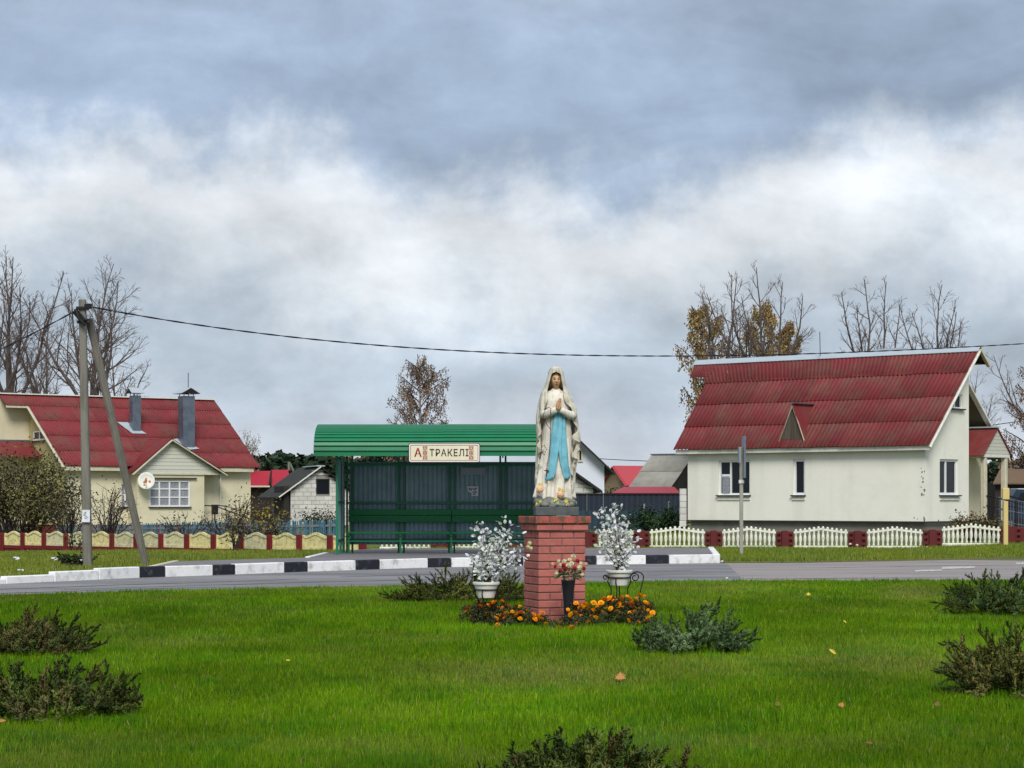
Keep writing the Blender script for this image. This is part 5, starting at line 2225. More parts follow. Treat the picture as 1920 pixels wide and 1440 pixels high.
mb.box(((a.x + b.x) / 2, dl + 1.8, (a.z + b.z) / 2 - .05), (b.x - a.x, 2.6, a.z - b.z))
mb.build('lean_to_wall', M['navy'], G)

# pale red roof and beige gable between
d = 190.0
fr = Frame((X(1176, d), d), (math.cos(.45), math.sin(.45)), (-math.sin(.45), math.cos(.45)))
R3 = simple_house('far_red_house', 'distant beige house with dull red roof beside the grey shed', fr, 7, 4.4, Zp(960, d), Zp(908, d), Zp(874, d), 'beige', 'roof_pale_red', .2, 'a', barge='roof_pale_red')

# navy sheet fence with a picket fence before it
d = 100.0
NF = thing('navy_fence', 'dark navy metal sheet fence left of the white house', 'fence', W(1180, 985, d))
xa_, xb_ = X(1070, d), X(1284, d)
n = 7
for k in range(n):
    a, b = xa_ + (xb_ - xa_) * k / n, xa_ + (xb_ - xa_) * (k + 1) / n
    ribbed(a, b - .01, d, Zp(1000, d), Zp(926.5, d), m='navy', pit=.2, name='fence_sheet', parent=NF)
mb = MB()
mb.bar((xa_, d - .02, Zp(926, d)), (xb_, d - .02, Zp(926, d)), .06, .06)
mb.build('top_rail', M['dark_metal'], NF)
d = 92.0
P2_ = thing('dark_picket_fence', 'dark teal picket fence half hidden by the green bush', 'fence', W(1220, 990, d))
sm2 = MB()
sm2.prism([(-.04, 0, 0), (.04, 0, 0), (.04, 0, 1.0), (0, 0, 1.06), (-.04, 0, 1.0)], (0, .02, 0))
me2 = sm2.mesh('slat', mat('picket_teal', lin(44, 66, 74), .9, .2, 8, objrand=.25))
for k in range(52):
    px = 1078 + k * 4.0
    inst(me2, 'slat', P2_, (X(px, d), d, Zp(957, d) - 1.06 + R.uniform(-.05, .05)), R.uniform(-.1, .1))
for px, top in ((1208, 944), (1254, 940), (1128, 950)):
    mb = MB()
    mb.bar((X(px, d), d + .05, Zp(995, d)), (X(px, d), d + .05, Zp(top, d)), .07)
    mb.build('post', M['picket_grey'], P2_)

# block pillar at the corner of the white house
d = 84.0
BP = thing('block_pillar', 'stacked pale block pillar at the left corner of the white house', 'pillar', W(1280, 985, d))
z = Zp(988, d)
k = 0
while z < Zp(925, d):
    mb = MB()
    mb.box((X(1280.5 + R.uniform(-.6, .6), d), d, z + .125), (12.5 / F * d, .3, .235), R.uniform(-.04, .04), bev=.01)
    mb.build('block', M['block'], BP)
    z += .245
# far utility pole with strut
d = 185.0
FP = thing('far_utility_pole', 'small distant utility pole with strut above the block outbuilding roof', 'utility pole', W(543, 935, d))
mb = MB()
mb.tube([W(544, 945, d), W(541.5, 866, d)], [.14, .11], 6)
mb.build('pole', M['concrete'], FP)
mb = MB()
mb.tube([W(566, 920, d), W(543.5, 868, d)], .09, 6)
mb.build('strut', M['concrete'], FP)
# things right of the porch: dark shed, car, railing
d = 122.0
DS_ = thing('dark_shed', 'dark brown wooden shed far right behind the porch', 'shed', W(1905, 975, d))
fr = Frame((X(1866, d), d), (1, 0), (0, 1))
mb = MB()
mb.box((X(1915, d), d + 2, (Zp(985, d) + Zp(905, d)) / 2), (X(1965, d) - X(1866, d), 4, Zp(905, d) - Zp(985, d)))
mb.build('wall', M['dark_wood'], DS_)
mb = MB()
a, b, c_, e_2 = W(1862, 908, d - .4), W(1970, 908, d - .4), W(1958, 882, d + 2), W(1875, 882, d + 2)
mb.prism([a, b, c_, e_2], (0, 0, .08))
mb.prism([W(1862, 908, d + 4.4), W(1970, 908, d + 4.4), c_, e_2], (0, 0, .08))
mb.build('roof', mat('shed_roof', lin(112, 92, 74), .9, .15, 3), DS_, normals=True)
d = 98.0
VC = thing('parked_van', 'dark navy van roof and side beyond the porch handrail', 'van', W(1910, 985, d))
x0, x1 = X(1893, d), X(1960, d)
mb = MB()
mb.prism([(x0, d, Zp(985, d)), (x1, d, Zp(985, d)), (x1, d, Zp(918, d)), (x0 + .3, d, Zp(918, d)), (x0 + .05, d, Zp(935, d))], (0, 1.8, 0))
mb.build('body', M['car_navy'], VC, normals=True)
mb = MB()
mb.prism([(x0 + .35, d - .01, Zp(939, d)), (x1, d - .01, Zp(939, d)), (x1, d - .01, Zp(924, d)), (x0 + .5, d - .01, Zp(924, d))], (0, .02, 0))
mb.build('side_window', M['glass'], VC, normals=True)
mb = MB()
mb.box(((x0 + x1) / 2 + .2, d + .9, Zp(917, d)), (x1 - x0 - .4, 1.5, .06), bev=.02)
mb.build('roof', M['zinc_pale'], VC)
for xx in (x0 + .45, x1 - .3):
    mb = MB()
    mb.tube([(xx, d - .02, Zp(985, d)), (xx, d + .2, Zp(985, d))], .33, 14)
    mb.build('wheel', M['dark_metal'], VC)
d = 70.0
GF = thing('yard_railing', 'grey metal yard railing with mesh behind the yellow marker post', 'railing', W(1890, 985, d))
mb = MB()
for y_ in (936, 958, 980):
    mb.tube([W(1868, y_ - 4, d), W(1990, y_ + 18, d)], .02, 5)
for k in range(22):
    px = 1870 + k * 5
    mb.tube([W(px, 934 + (px - 1868) * .18, d), W(px, 984 + (px - 1868) * .18, d)], .010, 4)
mb.build('rail', M['zinc'], GF)
mb = MB()
for px in (1870, 1905, 1940):
    mb.tube([W(px, 1000, d), W(px, 930 + (px - 1868) * .18, d)], .03, 6)
mb.build('post', M['dark_metal'], GF)

# ================================================================ far wood
def far_wood():
    L = Leaves()
    rng = random.Random(5)
    def tree(px, top, d, kind):
        h = Zp(top, d) + 1.5
        x = X(px, d)
        w = h * (.17 if kind == 0 else .26)
        base = (.022, .042, .020) if kind == 0 else (.11, .07, .036)
        for k in range(170):
            f = rng.random() ** .8
            z = h * (.12 + .88 * f)
            rr = w * (1.02 - f) ** .75 * rng.uniform(.3, 1.05) if kind == 0 else w * math.sqrt(max(0, 1 - (2 * f - .9) ** 2)) * rng.uniform(.2, 1)
            a = rng.uniform(0, 6.28)
            q = 1 + rng.uniform(-.35, .5)
            L.leaf((x + rr * math.cos(a), d + rr * math.sin(a), z - 1.5), (math.cos(a), math.sin(a), rng.uniform(-.7, .5)), rng.uniform(1.0, 2.1), rng.uniform(.8, 1.5),
                   (base[0] * q, base[1] * q, base[2] * q))
    for px in np.arange(430, 760, 6):
        top = 853 + 4 * math.sin(px * .07) + rng.uniform(-5, 9)
        if 690 > px > 618:
            tree(px, 862 + rng.uniform(-6, 6), 395 + rng.uniform(0, 15), 1)
        else:
            tree(px, top, 405 + rng.uniform(0, 30), 0)
        tree(px + 3, top + 15, 385 + rng.uniform(0, 10), 0)
    for px in np.arange(-60, 420, 13):
        tree(px, 868 + rng.uniform(-5, 8), 410 + rng.uniform(0, 30), rng.random() < .3)
    for px in np.arange(760, 1330, 11):
        tree(px, 884 + rng.uniform(-6, 6), 430 + rng.uniform(0, 30), rng.random() < .35)
    for px in np.arange(1560, 1990, 8):
        tree(px, (862 if px > 1850 else 885) + rng.uniform(-7, 7), 400 + rng.uniform(0, 30), rng.random() < .5)
    o = L.build('far_wood', M['forest'])
    set_tint(o, L.c)
    tag(o, 'dark far-off wood of pines and autumn trees along the horizon', 'wood', kind='stuff')


far_wood()


# ================================================================ trees
def rot_from(d, ang, az):
    d = d.normalized()
    x = d.cross(Vector((.13, .21, .97)) if abs(d.z) < .9 else Vector((1, .1, 0))).normalized()
    y = d.cross(x)
    return (d * math.cos(ang) + (x * math.cos(az) + y * math.sin(az)) * math.sin(ang)).normalized()


def limb(mb, rng, p, d, L, r0, r1, n, sides, wander, up, out):
    pts, rad = [p.copy()], [r0]
    d = d.normalized()
    for k in range(n):
        d = (d + Vector((rng.gauss(0, wander), rng.gauss(0, wander), rng.gauss(0, wander) + up))).normalized()
        p = p + d * L / n
        pts.append(p.copy())
        rad.append(r0 + (r1 - r0) * (k + 1) / n)
    mb.tube(pts, rad, sides, cap=False)
    out.append((pts, rad))
    return pts, rad, d


def bare_tree(name, label, base, height, crown_w, seed, limbs=5, fork=.3, spread=.5, twig=1.0, lean=(0, 0), group=None, bark='bark', dens=1.0, rmin=.018, trunk_r=.24, leafy=None):
    """leafless tree: trunk, rising limbs, branches and twigs"""
    rng = random.Random(seed)
    height *= (1.09 if base[0] < 0 else 1.02) if height > 9 else 1.0
    dens *= 1.35
    rmin *= .8
    T = thing(name, label, 'tree', base, group)
    tk, cr_ = MB(), MB()
    junk = []
    base = Vector(base)
    p0, r0, d0 = limb(tk, rng, base - Vector((0, 0, .3)), Vector((lean[0], lean[1], 1)), height * fork + .3, trunk_r, trunk_r * .72, 5, 7, .03, .02, junk)
    tips = []
    for k in range(limbs):
        az = 2 * math.pi * (k / limbs) + rng.uniform(-.4, .4)
        an = spread * rng.uniform(.35, 1.15) if k else spread * .12
        q = p0[-1] if k < 3 else p0[-2].lerp(p0[-1], rng.random())
        L1 = height * (1 - fork) * (rng.uniform(.72, 1.0) if k else 1.0) / math.cos(an * .55)
        P, RD, D = limb(cr_, rng, q, rot_from(Vector((lean[0], lean[1], 1)), an, az), L1 * .92, trunk_r * .5, rmin * 1.6, 8, 5, .075, .06, junk)
        nb = int(9 * dens)
        for j in range(nb):
            f = .22 + .76 * (j + rng.random() * .7) / nb
            i = min(int(f * 8), 7)
            s = P[i].lerp(P[i + 1], f * 8 - i)
            dd = (P[i + 1] - P[i]).normalized()
            L2 = L1 * (.42 * (1 - f) + .13) * rng.uniform(.7, 1.2) * crown_w
            P2b, R2, D2 = limb(cr_, rng, s, rot_from(dd, rng.uniform(.5, .95), j * 2.4 + rng.uniform(-.5, .5)), L2, max(RD[i] * .55, rmin * 1.5), rmin, 5, 4, .12, .10, junk)
            nt = max(3, int(5 * dens * min(1.6, L2 / 1.4)))
            for m_ in range(nt):
                g = .18 + .8 * (m_ + rng.random()) / nt
                i2 = min(int(g * 5), 4)
                s2 = P2b[i2].lerp(P2b[i2 + 1], g * 5 - i2)
                d2 = (P2b[i2 + 1] - P2b[i2]).normalized()
                L3 = (L2 * .42 * (1.15 - g) + .25) * rng.uniform(.7, 1.3) * twig
                P3, R3_, D3 = limb(cr_, rng, s2, rot_from(d2, rng.uniform(.45, .95), m_ * 2.4 + rng.uniform(-.6, .6)), L3, rmin * .95, rmin * .55, 3, 3, .16, .08, junk)
                tips.append((P3[-1], D3))
                for w_ in range(2):
                    s3 = P3[1].lerp(P3[2], rng.random())
                    P4, R4, D4 = limb(cr_, rng, s3, rot_from(D3, rng.uniform(.4, .9), rng.uniform(0, 6.28)), L3 * .55, rmin * .6, rmin * .4, 2, 3, .15, .05, junk)
                    tips.append((P4[-1], D4))
    tk.build('trunk', M[bark], T, smooth=True)
    cr_.build('branches', M[bark], T)
    if leafy:
        L = Leaves()
        for p, d in tips:
            for k in range(leafy[0]):
                if rng.random() < leafy[1]:
                    L.leaf(p + Vector((rng.gauss(0, .2), rng.gauss(0, .2), rng.gauss(0, .2))), (rng.gauss(0, 1), rng.gauss(0, 1), rng.gauss(0, 1)), rng.uniform(.08, .16), .09, jit(leafy[2], .4))
        if L.v:
            L.done('foliage', M['leaf'], T)
    return T


def on_d(px, d, z=-.1):
    return Vector((X(px, d), d, z))


G1 = 'bare trees behind the cream house'
bare_tree('bare_tree', 'bare upright tree left of the pole behind the cream house roof', on_d(28, 150), Zp(486, 150), .62, 11, limbs=5, fork=.36, spread=.36, group=G1, trunk_r=.34, rmin=.02, dens=.85)
bare_tree('bare_tree', 'bare wide tree whose crown spreads right of the pole top', on_d(178, 150), Zp(492, 150), .8, 44, limbs=6, fork=.34, spread=.34, group=G1, trunk_r=.32, rmin=.02, dens=1.0, lean=(.0, 0))
bare_tree('bare_tree', 'bare tree with one long limb leaning left, just left of pole', on_d(142, 156), Zp(560, 156), .55, 37, limbs=3, fork=.36, spread=.3, lean=(-.24, 0), group=G1, trunk_r=.26, rmin=.02, dens=.85)
bare_tree('bare_tree', 'bare tree cut by the left edge of the picture', on_d(-28, 146), Zp(486, 146), .7, 41, limbs=5, fork=.34, spread=.42, group=G1, trunk_r=.28, rmin=.02, dens=.85)
bare_tree('bare_tree', 'small low bare tree over the cream house ridge left of chimneys', on_d(84, 135), Zp(665, 135), .7, 53, limbs=5, fork=.5, spread=.8, group=G1, trunk_r=.15, rmin=.016, dens=.8)
bare_tree('bare_tree', 'small bare tree behind the ridge between pole and first chimney', on_d(205, 140), Zp(655, 140), .7, 59, limbs=5, fork=.5, spread=.75, group=G1, trunk_r=.15, rmin=.016, dens=.8)
bare_tree('bare_tree', 'thin young bare tree right of the cream house roof', on_d(466, 170), Zp(806, 170), .8, 61, limbs=5, fork=.4, spread=.5, trunk_r=.08, rmin=.014, leafy=(2, .5, (.3, .24, .12)))
G2 = 'bare trees behind the white house'
bare_tree('bare_tree', 'leftmost bare tree behind the white house, in front of yellow birch', on_d(1372, 126), Zp(492, 126), .62, 71, limbs=5, fork=.46, spread=.62, group=G2, trunk_r=.22, rmin=.016, dens=.8)
bare_tree('bare_tree', 'tallest bare tree behind the white house between the two birches', on_d(1452, 124), Zp(482, 124), .66, 83, limbs=6, fork=.42, spread=.52, group=G2, trunk_r=.24, rmin=.016, dens=.85)
bare_tree('bare_tree', 'bare tree with a low left limb over the middle of white house ridge', on_d(1624, 130), Zp(496, 130), .6, 97, limbs=5, fork=.46, spread=.46, group=G2, trunk_r=.22, rmin=.016, dens=.85)
bare_tree('bare_tree', 'rightmost bare tree over the white house ridge', on_d(1778, 132), Zp(516, 132), .66, 103, limbs=6, fork=.42, spread=.48, lean=(-.06, 0), group=G2, trunk_r=.22, rmin=.015, dens=.9)
bare_tree('bare_tree', 'faint low bare tree beside the white house gable overhang', on_d(1832, 150), Zp(690, 150), .8, 109, limbs=5, fork=.45, spread=.45, trunk_r=.12, rmin=.013, dens=.8)
bare_tree('bare_tree', 'bare tree reaching in from the right edge above the cable', on_d(1945, 128), Zp(618, 128), .8, 113, limbs=5, fork=.4, spread=.7, trunk_r=.18, rmin=.015, dens=.8)


def birch(name, label, base, height, cw, seed, cols, n_br=26, strands=7, leaf=.16, ll=14, low=.2, group=None, top_w=.1, gap=.0):
    """birch: straight pale trunk, rising branches, hanging strands of small leaves"""
    rng = random.Random(seed)
    T = thing(name, label, 'tree', base, group)
    base = Vector(base)
    tk, br = MB(), MB()
    junk = []
    P, RD, D = limb(tk, rng, base - Vector((0, 0, .3)), Vector((0, 0, 1)), height * .97, height * .016, .03, 12, 6, .022, .03, junk)
    tk.build('trunk', M['birch_bark'], T, smooth=True)
    L = Leaves()
    for k in range(n_br):
        f = low + (1 - low) * (k + rng.random() * .6) / n_br
        i = min(int(f * 12), 11)
        s = P[i].lerp(P[i + 1], f * 12 - i)
        az = k * 2.4 + rng.uniform(-.4, .4)
        prof_ = math.sin(math.pi * min(1, (f - low) / (1 - low) * .86 + .14)) ** .7
        Lb = cw * (prof_ * .92 + top_w) * rng.uniform(.75, 1.1)
        dd = rot_from(Vector((0, 0, 1)), rng.uniform(.55, .95), az)
        Pb, Rb, Db = limb(br, rng, s, dd, Lb, .05, .018, 5, 4, .10, .0, junk)
        for j in range(strands):
            g = .25 + .75 * (j + rng.random()) / strands
            i2 = min(int(g * 5), 4)
            q = Pb[i2].lerp(Pb[i2 + 1], g * 5 - i2)
            hl = rng.uniform(.5, 1.5) * cw * .32
            dv = Vector((rng.gauss(0, .25) + math.cos(az) * .2, rng.gauss(0, .25) + math.sin(az) * .2, -1))
            Ps, Rs, Ds = limb(br, rng, q, dv, hl, .014, .008, 3, 3, .10, -.12, junk)
            c0 = cols[rng.randrange(len(cols))]
            for m_ in range(int(ll * 2.4)):
                if rng.random() < gap:
                    continue
                h = rng.random()
                i3 = min(int(h * 3), 2)
                w_ = Ps[i3].lerp(Ps[i3 + 1], h * 3 - i3) + Vector((rng.gauss(0, .11), rng.gauss(0, .11), rng.gauss(0, .08)))
                L.leaf(w_, (rng.gauss(0, .5), rng.gauss(0, .5), -1), leaf * .55 * rng.uniform(.7, 1.3), leaf * .40, jit(c0, .35))
    br.build('branches', M['bark_dark'], T)
    L.done('foliage', M['leaf'], T)
    return T


YB_ = [(.33, .215, .06), (.26, .165, .05), (.39, .27, .09), (.19, .125, .045), (.42, .33, .16)]
PK = [(.27, .18, .13), (.20, .13, .09), (.36, .26, .20), (.15, .10, .06)]
birch('birch_tree', 'yellow-brown birch at the left end of the white house roof', on_d(1346, 136), Zp(545, 136), 3.0, 5, YB_, 32, 9, .27, 18, .16, gap=.15)
birch('birch_tree', 'yellow-brown birch behind the tallest bare tree, over the ridge', on_d(1425, 140), Zp(540, 140), 2.8, 8, YB_, 30, 9, .27, 20, .16)
birch('birch_tree', 'low yellow-brown birch right of the tallest bare tree', on_d(1492, 142), Zp(580, 142), 2.1, 15, YB_, 24, 9, .27, 18, .2)
birch('birch_tree', 'brownish weeping birch rising behind the green shelter roof', on_d(787, 165), Zp(660, 165), 4.0, 21, PK, 34, 9, .25, 16, .12, gap=.12)
birch('birch_tree', 'small drooping birch at the right foot of the weeping birch', on_d(838, 165), Zp(770, 165), 1.9, 29, PK, 14, 7, .22, 10, .2, gap=.2)
birch('birch_tree', 'pinkish birch at the right edge beyond the porch', on_d(1930, 125), Zp(640, 125), 2.4, 31, PK, 28, 8, .21, 14, .1, gap=.15)


def shrub(name, label, base, w, h, dpt, cols, nleaf, ls, ntw, seed, cat='shrub', clump=40, bark='bark_dark', tw_r=.012, fill=.55, group=None):
    """shrub: stems fanning from the base, leaves in clumps along them"""
    rng = random.Random(seed)
    T = thing(name, label, cat, base, group)
    base = Vector(base)
    st_, L = MB(), Leaves()
    junk, pts = [], []
    for k in range(ntw):
        a = rng.uniform(0, 6.28)
        q = math.sqrt(rng.random())
        tgt = Vector((math.cos(a) * q * w / 2, math.sin(a) * q * dpt / 2, h * rng.uniform(.55, 1) * math.sqrt(max(.05, 1 - q * q * .75))))
        b = base + Vector((tgt.x * .25, tgt.y * .25, 0))
        P, RD, D = limb(st_, rng, b, tgt - Vector((tgt.x * .25, tgt.y * .25, 0)) + Vector((0, 0, h * .3)), tgt.length, tw_r * 2, tw_r * .7, 5, 4, .12, -.02, junk)
        for j in range(3):
            f = rng.uniform(.35, .95)
            i = min(int(f * 5), 4)
            s = P[i].lerp(P[i + 1], f * 5 - i)
            P2b, _, D2 = limb(st_, rng, s, rot_from(D, rng.uniform(.4, 1.0), rng.uniform(0, 6.28)), tgt.length * .35, tw_r, tw_r * .5, 3, 3, .15, .05, junk)
            pts.append(P2b[-1])
            pts.append(P2b[2])
        pts.append(P[-1])
        pts.append(P[3])
    st_.build('stems', M[bark], T)
    for k in range(nleaf):
        c = pts[rng.randrange(len(pts))]
        s = min(h * .11, .2)
        p = c + Vector((rng.gauss(0, s), rng.gauss(0, s), rng.gauss(0, s)))
        if p.z < base.z + .03:
            p.z = base.z + rng.uniform(.03, .2)
        L.leaf(p, (rng.gauss(0, 1), rng.gauss(0, 1), rng.gauss(0, .8)), ls * rng.uniform(.6, 1.3), ls * .6, jit(cols[rng.randrange(len(cols))], .35))
    if nleaf:
        L.done('leaves', M['leaf'], T, soft=base + Vector((0, 0, h * .35)))
    return T


OL = [(.07, .078, .022), (.10, .10, .03), (.055, .058, .024), (.13, .12, .04), (.20, .18, .05)]
shrub('garden_shrub', 'big dark olive shrub before the cream house gable', on_d(38, 88, -.45), 5.0, 3.6, 2.5, OL, 8500, .12, 70, 1)
shrub('garden_shrub', 'rusty red leafed shrub top by the gable porch of the cream house', on_d(10, 93, -.4), 2.6, 4.1, 1.6, [(.12, .05, .02), (.2, .12, .02), (.09, .05, .02), (.26, .18, .03)], 1300, .12, 34, 2)
shrub('garden_shrub', 'thin dark twiggy shrub just left of the utility pole', on_d(128, 86, -.4), 2.2, 2.5, 1.2, OL, 700, .1, 34, 3)
shrub('garden_shrub', 'nearly bare twiggy shrub between pole and strut', on_d(203, 84, -.35), 1.7, 2.6, 1.2, [(.22, .17, .12), (.09, .08, .04), (.15, .12, .08)], 260, .11, 30, 4)
shrub('garden_shrub', 'pale dry seedhead plant before the bay window', on_d(345, 80, -.2), 2.6, 1.25, .8, [(.10, .07, .06), (.07, .06, .03), (.2, .16, .1)], 120, .1, 16, 5)
shrub('garden_shrub', 'yellowing bush with upright shoots by the cream house corner', on_d(447, 74, -.2), 1.3, 2.0, .9, [(.34, .24, .06), (.22, .17, .06), (.38, .3, .1)], 420, .1, 26, 6)
shrub('garden_shrub', 'bright yellow leafed bush before the dark wooden wall', on_d(504, 78, -.2), 1.5, 1.45, .8, [(.34, .24, .03), (.22, .17, .03), (.40, .33, .08), (.12, .11, .03)], 620, .11, 24, 7)
shrub('garden_shrub', 'grey dry bush over the blue picket fence', on_d(462, 68, -.2), 2.6, .95, .8, [(.16, .15, .11), (.10, .10, .07), (.22, .2, .16)], 700, .09, 40, 8)
shrub('garden_shrub', 'dark green leafy bush before the block outbuilding', on_d(598, 84, -.2), 1.5, 1.25, .9, [(.045, .065, .025), (.06, .08, .03), (.09, .09, .04)], 1100, .1, 24, 9)
shrub('garden_shrub', 'rounded deep green bush left of the white house', on_d(1226, 88, -.1), 2.4, .95, 1.3, [(.03, .075, .02), (.04, .095, .028), (.025, .06, .02)], 3600, .1, 50, 10)
shrub('garden_shrub', 'autumn-tinted bush below the white house porch', on_d(1826, 66, .1), 1.3, .85, .8, [(.16, .13, .03), (.10, .10, .03), (.2, .13, .04), (.12, .07, .04)], 900, .09, 30, 11)
shrub('garden_shrub', 'low green bush under the handrail by the yellow marker post', on_d(1872, 66, .1), 1.0, .6, .7, [(.14, .14, .04), (.09, .09, .03), (.18, .12, .06)], 500, .09, 20, 12)
shrub('garden_shrub', 'brown climbing shrub on the beige house gable', on_d(1150, 170, -.1), 2.2, 2.9, 1.2, [(.15, .11, .06), (.10, .08, .04), (.2, .15, .07)], 1500, .2, 24, 13)
shrub('leafy_weed', 'tall green weed growing against the yellow fence left of pole', on_d(137, 66.5, -.32), .6, .85, .3, [(.05, .09, .02), (.08, .11, .03)], 130, .09, 5, 14, cat='weed')
shrub('leafy_weed', 'brown-green weed growing before the yellow fence right of strut', on_d(440, 61, -.08), .55, .95, .3, [(.09, .10, .03), (.12, .10, .04), (.2, .17, .06)], 190, .08, 8, 15, cat='weed')
shrub('leafy_weed', 'dark low weed clump at the foot of the utility pole', on_d(136, 43.6, 0), .85, .22, .3, [(.03, .06, .015), (.045, .07, .02)], 330, .07, 16, 16, cat='weed')
# ================================================================ brick pedestal
PHI = math.radians(17.1)
PW = .523
d0 = gd(1170)
cor = Vector((X(1010, d0), d0, 0))
pfx, pfy = Vector((math.cos(PHI), math.sin(PHI), 0)), Vector((-math.sin(PHI), math.cos(PHI), 0))
PC = cor + (pfx + pfy) * PW / 2
PD = thing('brick_pedestal', 'square red brick pedestal with stepped top carrying the statue', 'pedestal', (PC.x, PC.y, 0))
CHT = .082
mb = MB()
mb.box((PC.x, PC.y, .98 / 2), (PW - .018, PW - .018, .98), PHI)
mb.box((PC.x, PC.y, 1.02), (PW + .03, PW + .03, .075), PHI)
mb.box((PC.x, PC.y, 1.10), (PW + .07, PW + .07, .082), PHI)
mb.build('mortar', M['mortar'], PD)


def course(z, h, w, kind, m='brick', nlong=2):
    """one course of a hollow square pier; kind turns the bond by a quarter"""
    D = w * .235
    j = .011
    L = (w - (nlong - 1) * j) / nlong
    out = []
    for s in (-1, 1):
        for k in range(nlong):
            out.append((-w / 2 + L / 2 + k * (L + j), s * (w / 2 - D / 2), L, D, 0))
        Ls = w - 2 * D - 2 * j
        out.append((s * (w / 2 - D / 2), 0, D, Ls, 0))
    for x, y, sx_, sy_, _ in out:
        if kind:
            x, y, sx_, sy_ = -y, x, sy_, sx_
        p = PC + pfx * x + pfy * y
        b = MB()
        b.box((0, 0, 0), (sx_, sy_, h - .011), bev=.005)
        o = b.build('brick', M[m], None)
        o.parent = PD
        o.location = Vector((p.x, p.y, z + h / 2)) + pfx * R.uniform(-.002, .002) + pfy * R.uniform(-.002, .002) - ORG[PD]
        o.rotation_euler = (0, 0, PHI + R.uniform(-.006, .006))


for k in range(12):
    course(.002 + k * CHT, CHT, PW, k % 2)
course(.986, .074, PW + .05, 0, nlong=2)
course(1.060, .086, PW + .095, 1, 'brick_moss', nlong=3)
PTOP = 1.146

# ================================================================ statue
SX, SD = 1043.0, PC.y
S_ = F / SD
ST = thing('statue', 'painted statue of a praying veiled woman in white robe with blue sash', 'statue', (X(SX, SD), SD, PTOP))
SO = Vector(ST.location)


def sp(px, py, dy=0.0):
    """statue pixel + depth offset (negative = towards the road-side viewer) -> point"""
    return Vector((SO.x + (px - SX) / S_, SO.y + dy, SO.z + (965.5 - py) / S_))


def tab(T, y):
    if y <= T[0][0]:
        return T[0][1:]
    for a, b in zip(T, T[1:]):
        if y <= b[0]:
            t = (y - a[0]) / (b[0] - a[0])
            t = t * t * (3 - 2 * t) * .5 + t * .5
            return tuple(p + (q - p) * t for p, q in zip(a[1:], b[1:]))
    return T[-1][1:]


# slab and rock
mb = MB()
c = sp(1042.5, 957)
mb.box((c.x, c.y, SO.z + .048), (.462, .42, .094), .05, bev=.006)
mb.build('slab', M['statue_slab'], ST)
mb = MB()
rng = random.Random(3)
for px, py, r, dy in ((1012, 938, 12, -.08), (1028, 940, 15, -.1), (1047, 941, 16, -.1), (1064, 941, 13, -.08), (1074, 943, 8, -.02), (1016, 934, 13, .06), (1040, 934, 17, .04), (1062, 936, 14, .06), (1022, 944, 9, -.16), (1052, 945, 10, -.15), (1036, 946, 8, -.17), (1068, 946, 7, -.14), (1009, 946, 6, -.12)):
    bm = bmesh.new()
    bmesh.ops.create_icosphere(bm, subdivisions=3, radius=r / S_)
    c = sp(px, py, dy)
    sd_ = rng.uniform(0, 50)
    for v in bm.verts:
        n_ = noise.noise(v.co * 22 + Vector((sd_, 0, 0))) * .35 + noise.noise(v.co * 55 + Vector((0, sd_, 0))) * .15
        v.co = v.co * (1 + n_)
        v.co.z *= .75
        v.co += c
        v.co.z = max(v.co.z, SO.z + .085)
    bm.verts.index_update()
    mb.add([v.co.copy() for v in bm.verts], [[v.index for v in f.verts] for f in bm.faces])
    bm.free()
mb.build('rock', M['statue_rock'], ST, smooth=True)

# dress: (py, centre px, half width px, half depth px)
DR = [(727, 1042, 8, 8), (730, 1042, 11, 10), (734, 1042, 18, 13), (740, 1043, 24, 16), (752, 1043, 26, 19), (766, 1044, 25, 19), (776, 1045, 23, 18), (792, 1045, 25, 19), (820, 1044.5, 27, 21),
      (850, 1043.5, 29, 23), (880, 1042, 31, 25), (905, 1040.5, 32, 26), (922, 1039.5, 34, 28), (934, 1039, 36, 29)]


def fold(th, py):
    a = clamp((py - 770) / 150)
    return 1 + (.035 + .155 * a) * (.55 * math.sin(9 * th + .5 + py * .012) + .45 * math.sin(15 * th + 1.3 - py * .008)) * (1 if py > 775 else .35) + .05 * a * math.sin(4 * th)


mb = MB()
NT, NRW = 96, 64
for j in range(NRW + 1):
    py = 727 + (934 - 727) * j / NRW
    cx_, hw, hd = tab(DR, py)
    for i in range(NT):
        th = 2 * math.pi * i / NT
        f = fold(th, py)
        hem = 3.0 * math.sin(7 * th + .4) * clamp((py - 915) / 19)
        p = sp(cx_ + hw * f * math.sin(th), py + hem, -hd * f * math.cos(th) / S_)
        mb.v.append(tuple(p))
for j in range(NRW):
    for i in range(NT):
        i2 = (i + 1) % NT
        mb.f.append((j * NT + i, (j + 1) * NT + i, (j + 1) * NT + i2, j * NT + i2))
        mb.m.append(0)
mb.f.append(tuple(range(NT)))
mb.m.append(0)
e_i = NRW * NT
mb.f.append(tuple(e_i + k for k in range(NT))[::-1])
mb.m.append(0)
mb.build('dress', M['statue_white'], ST, smooth=True)

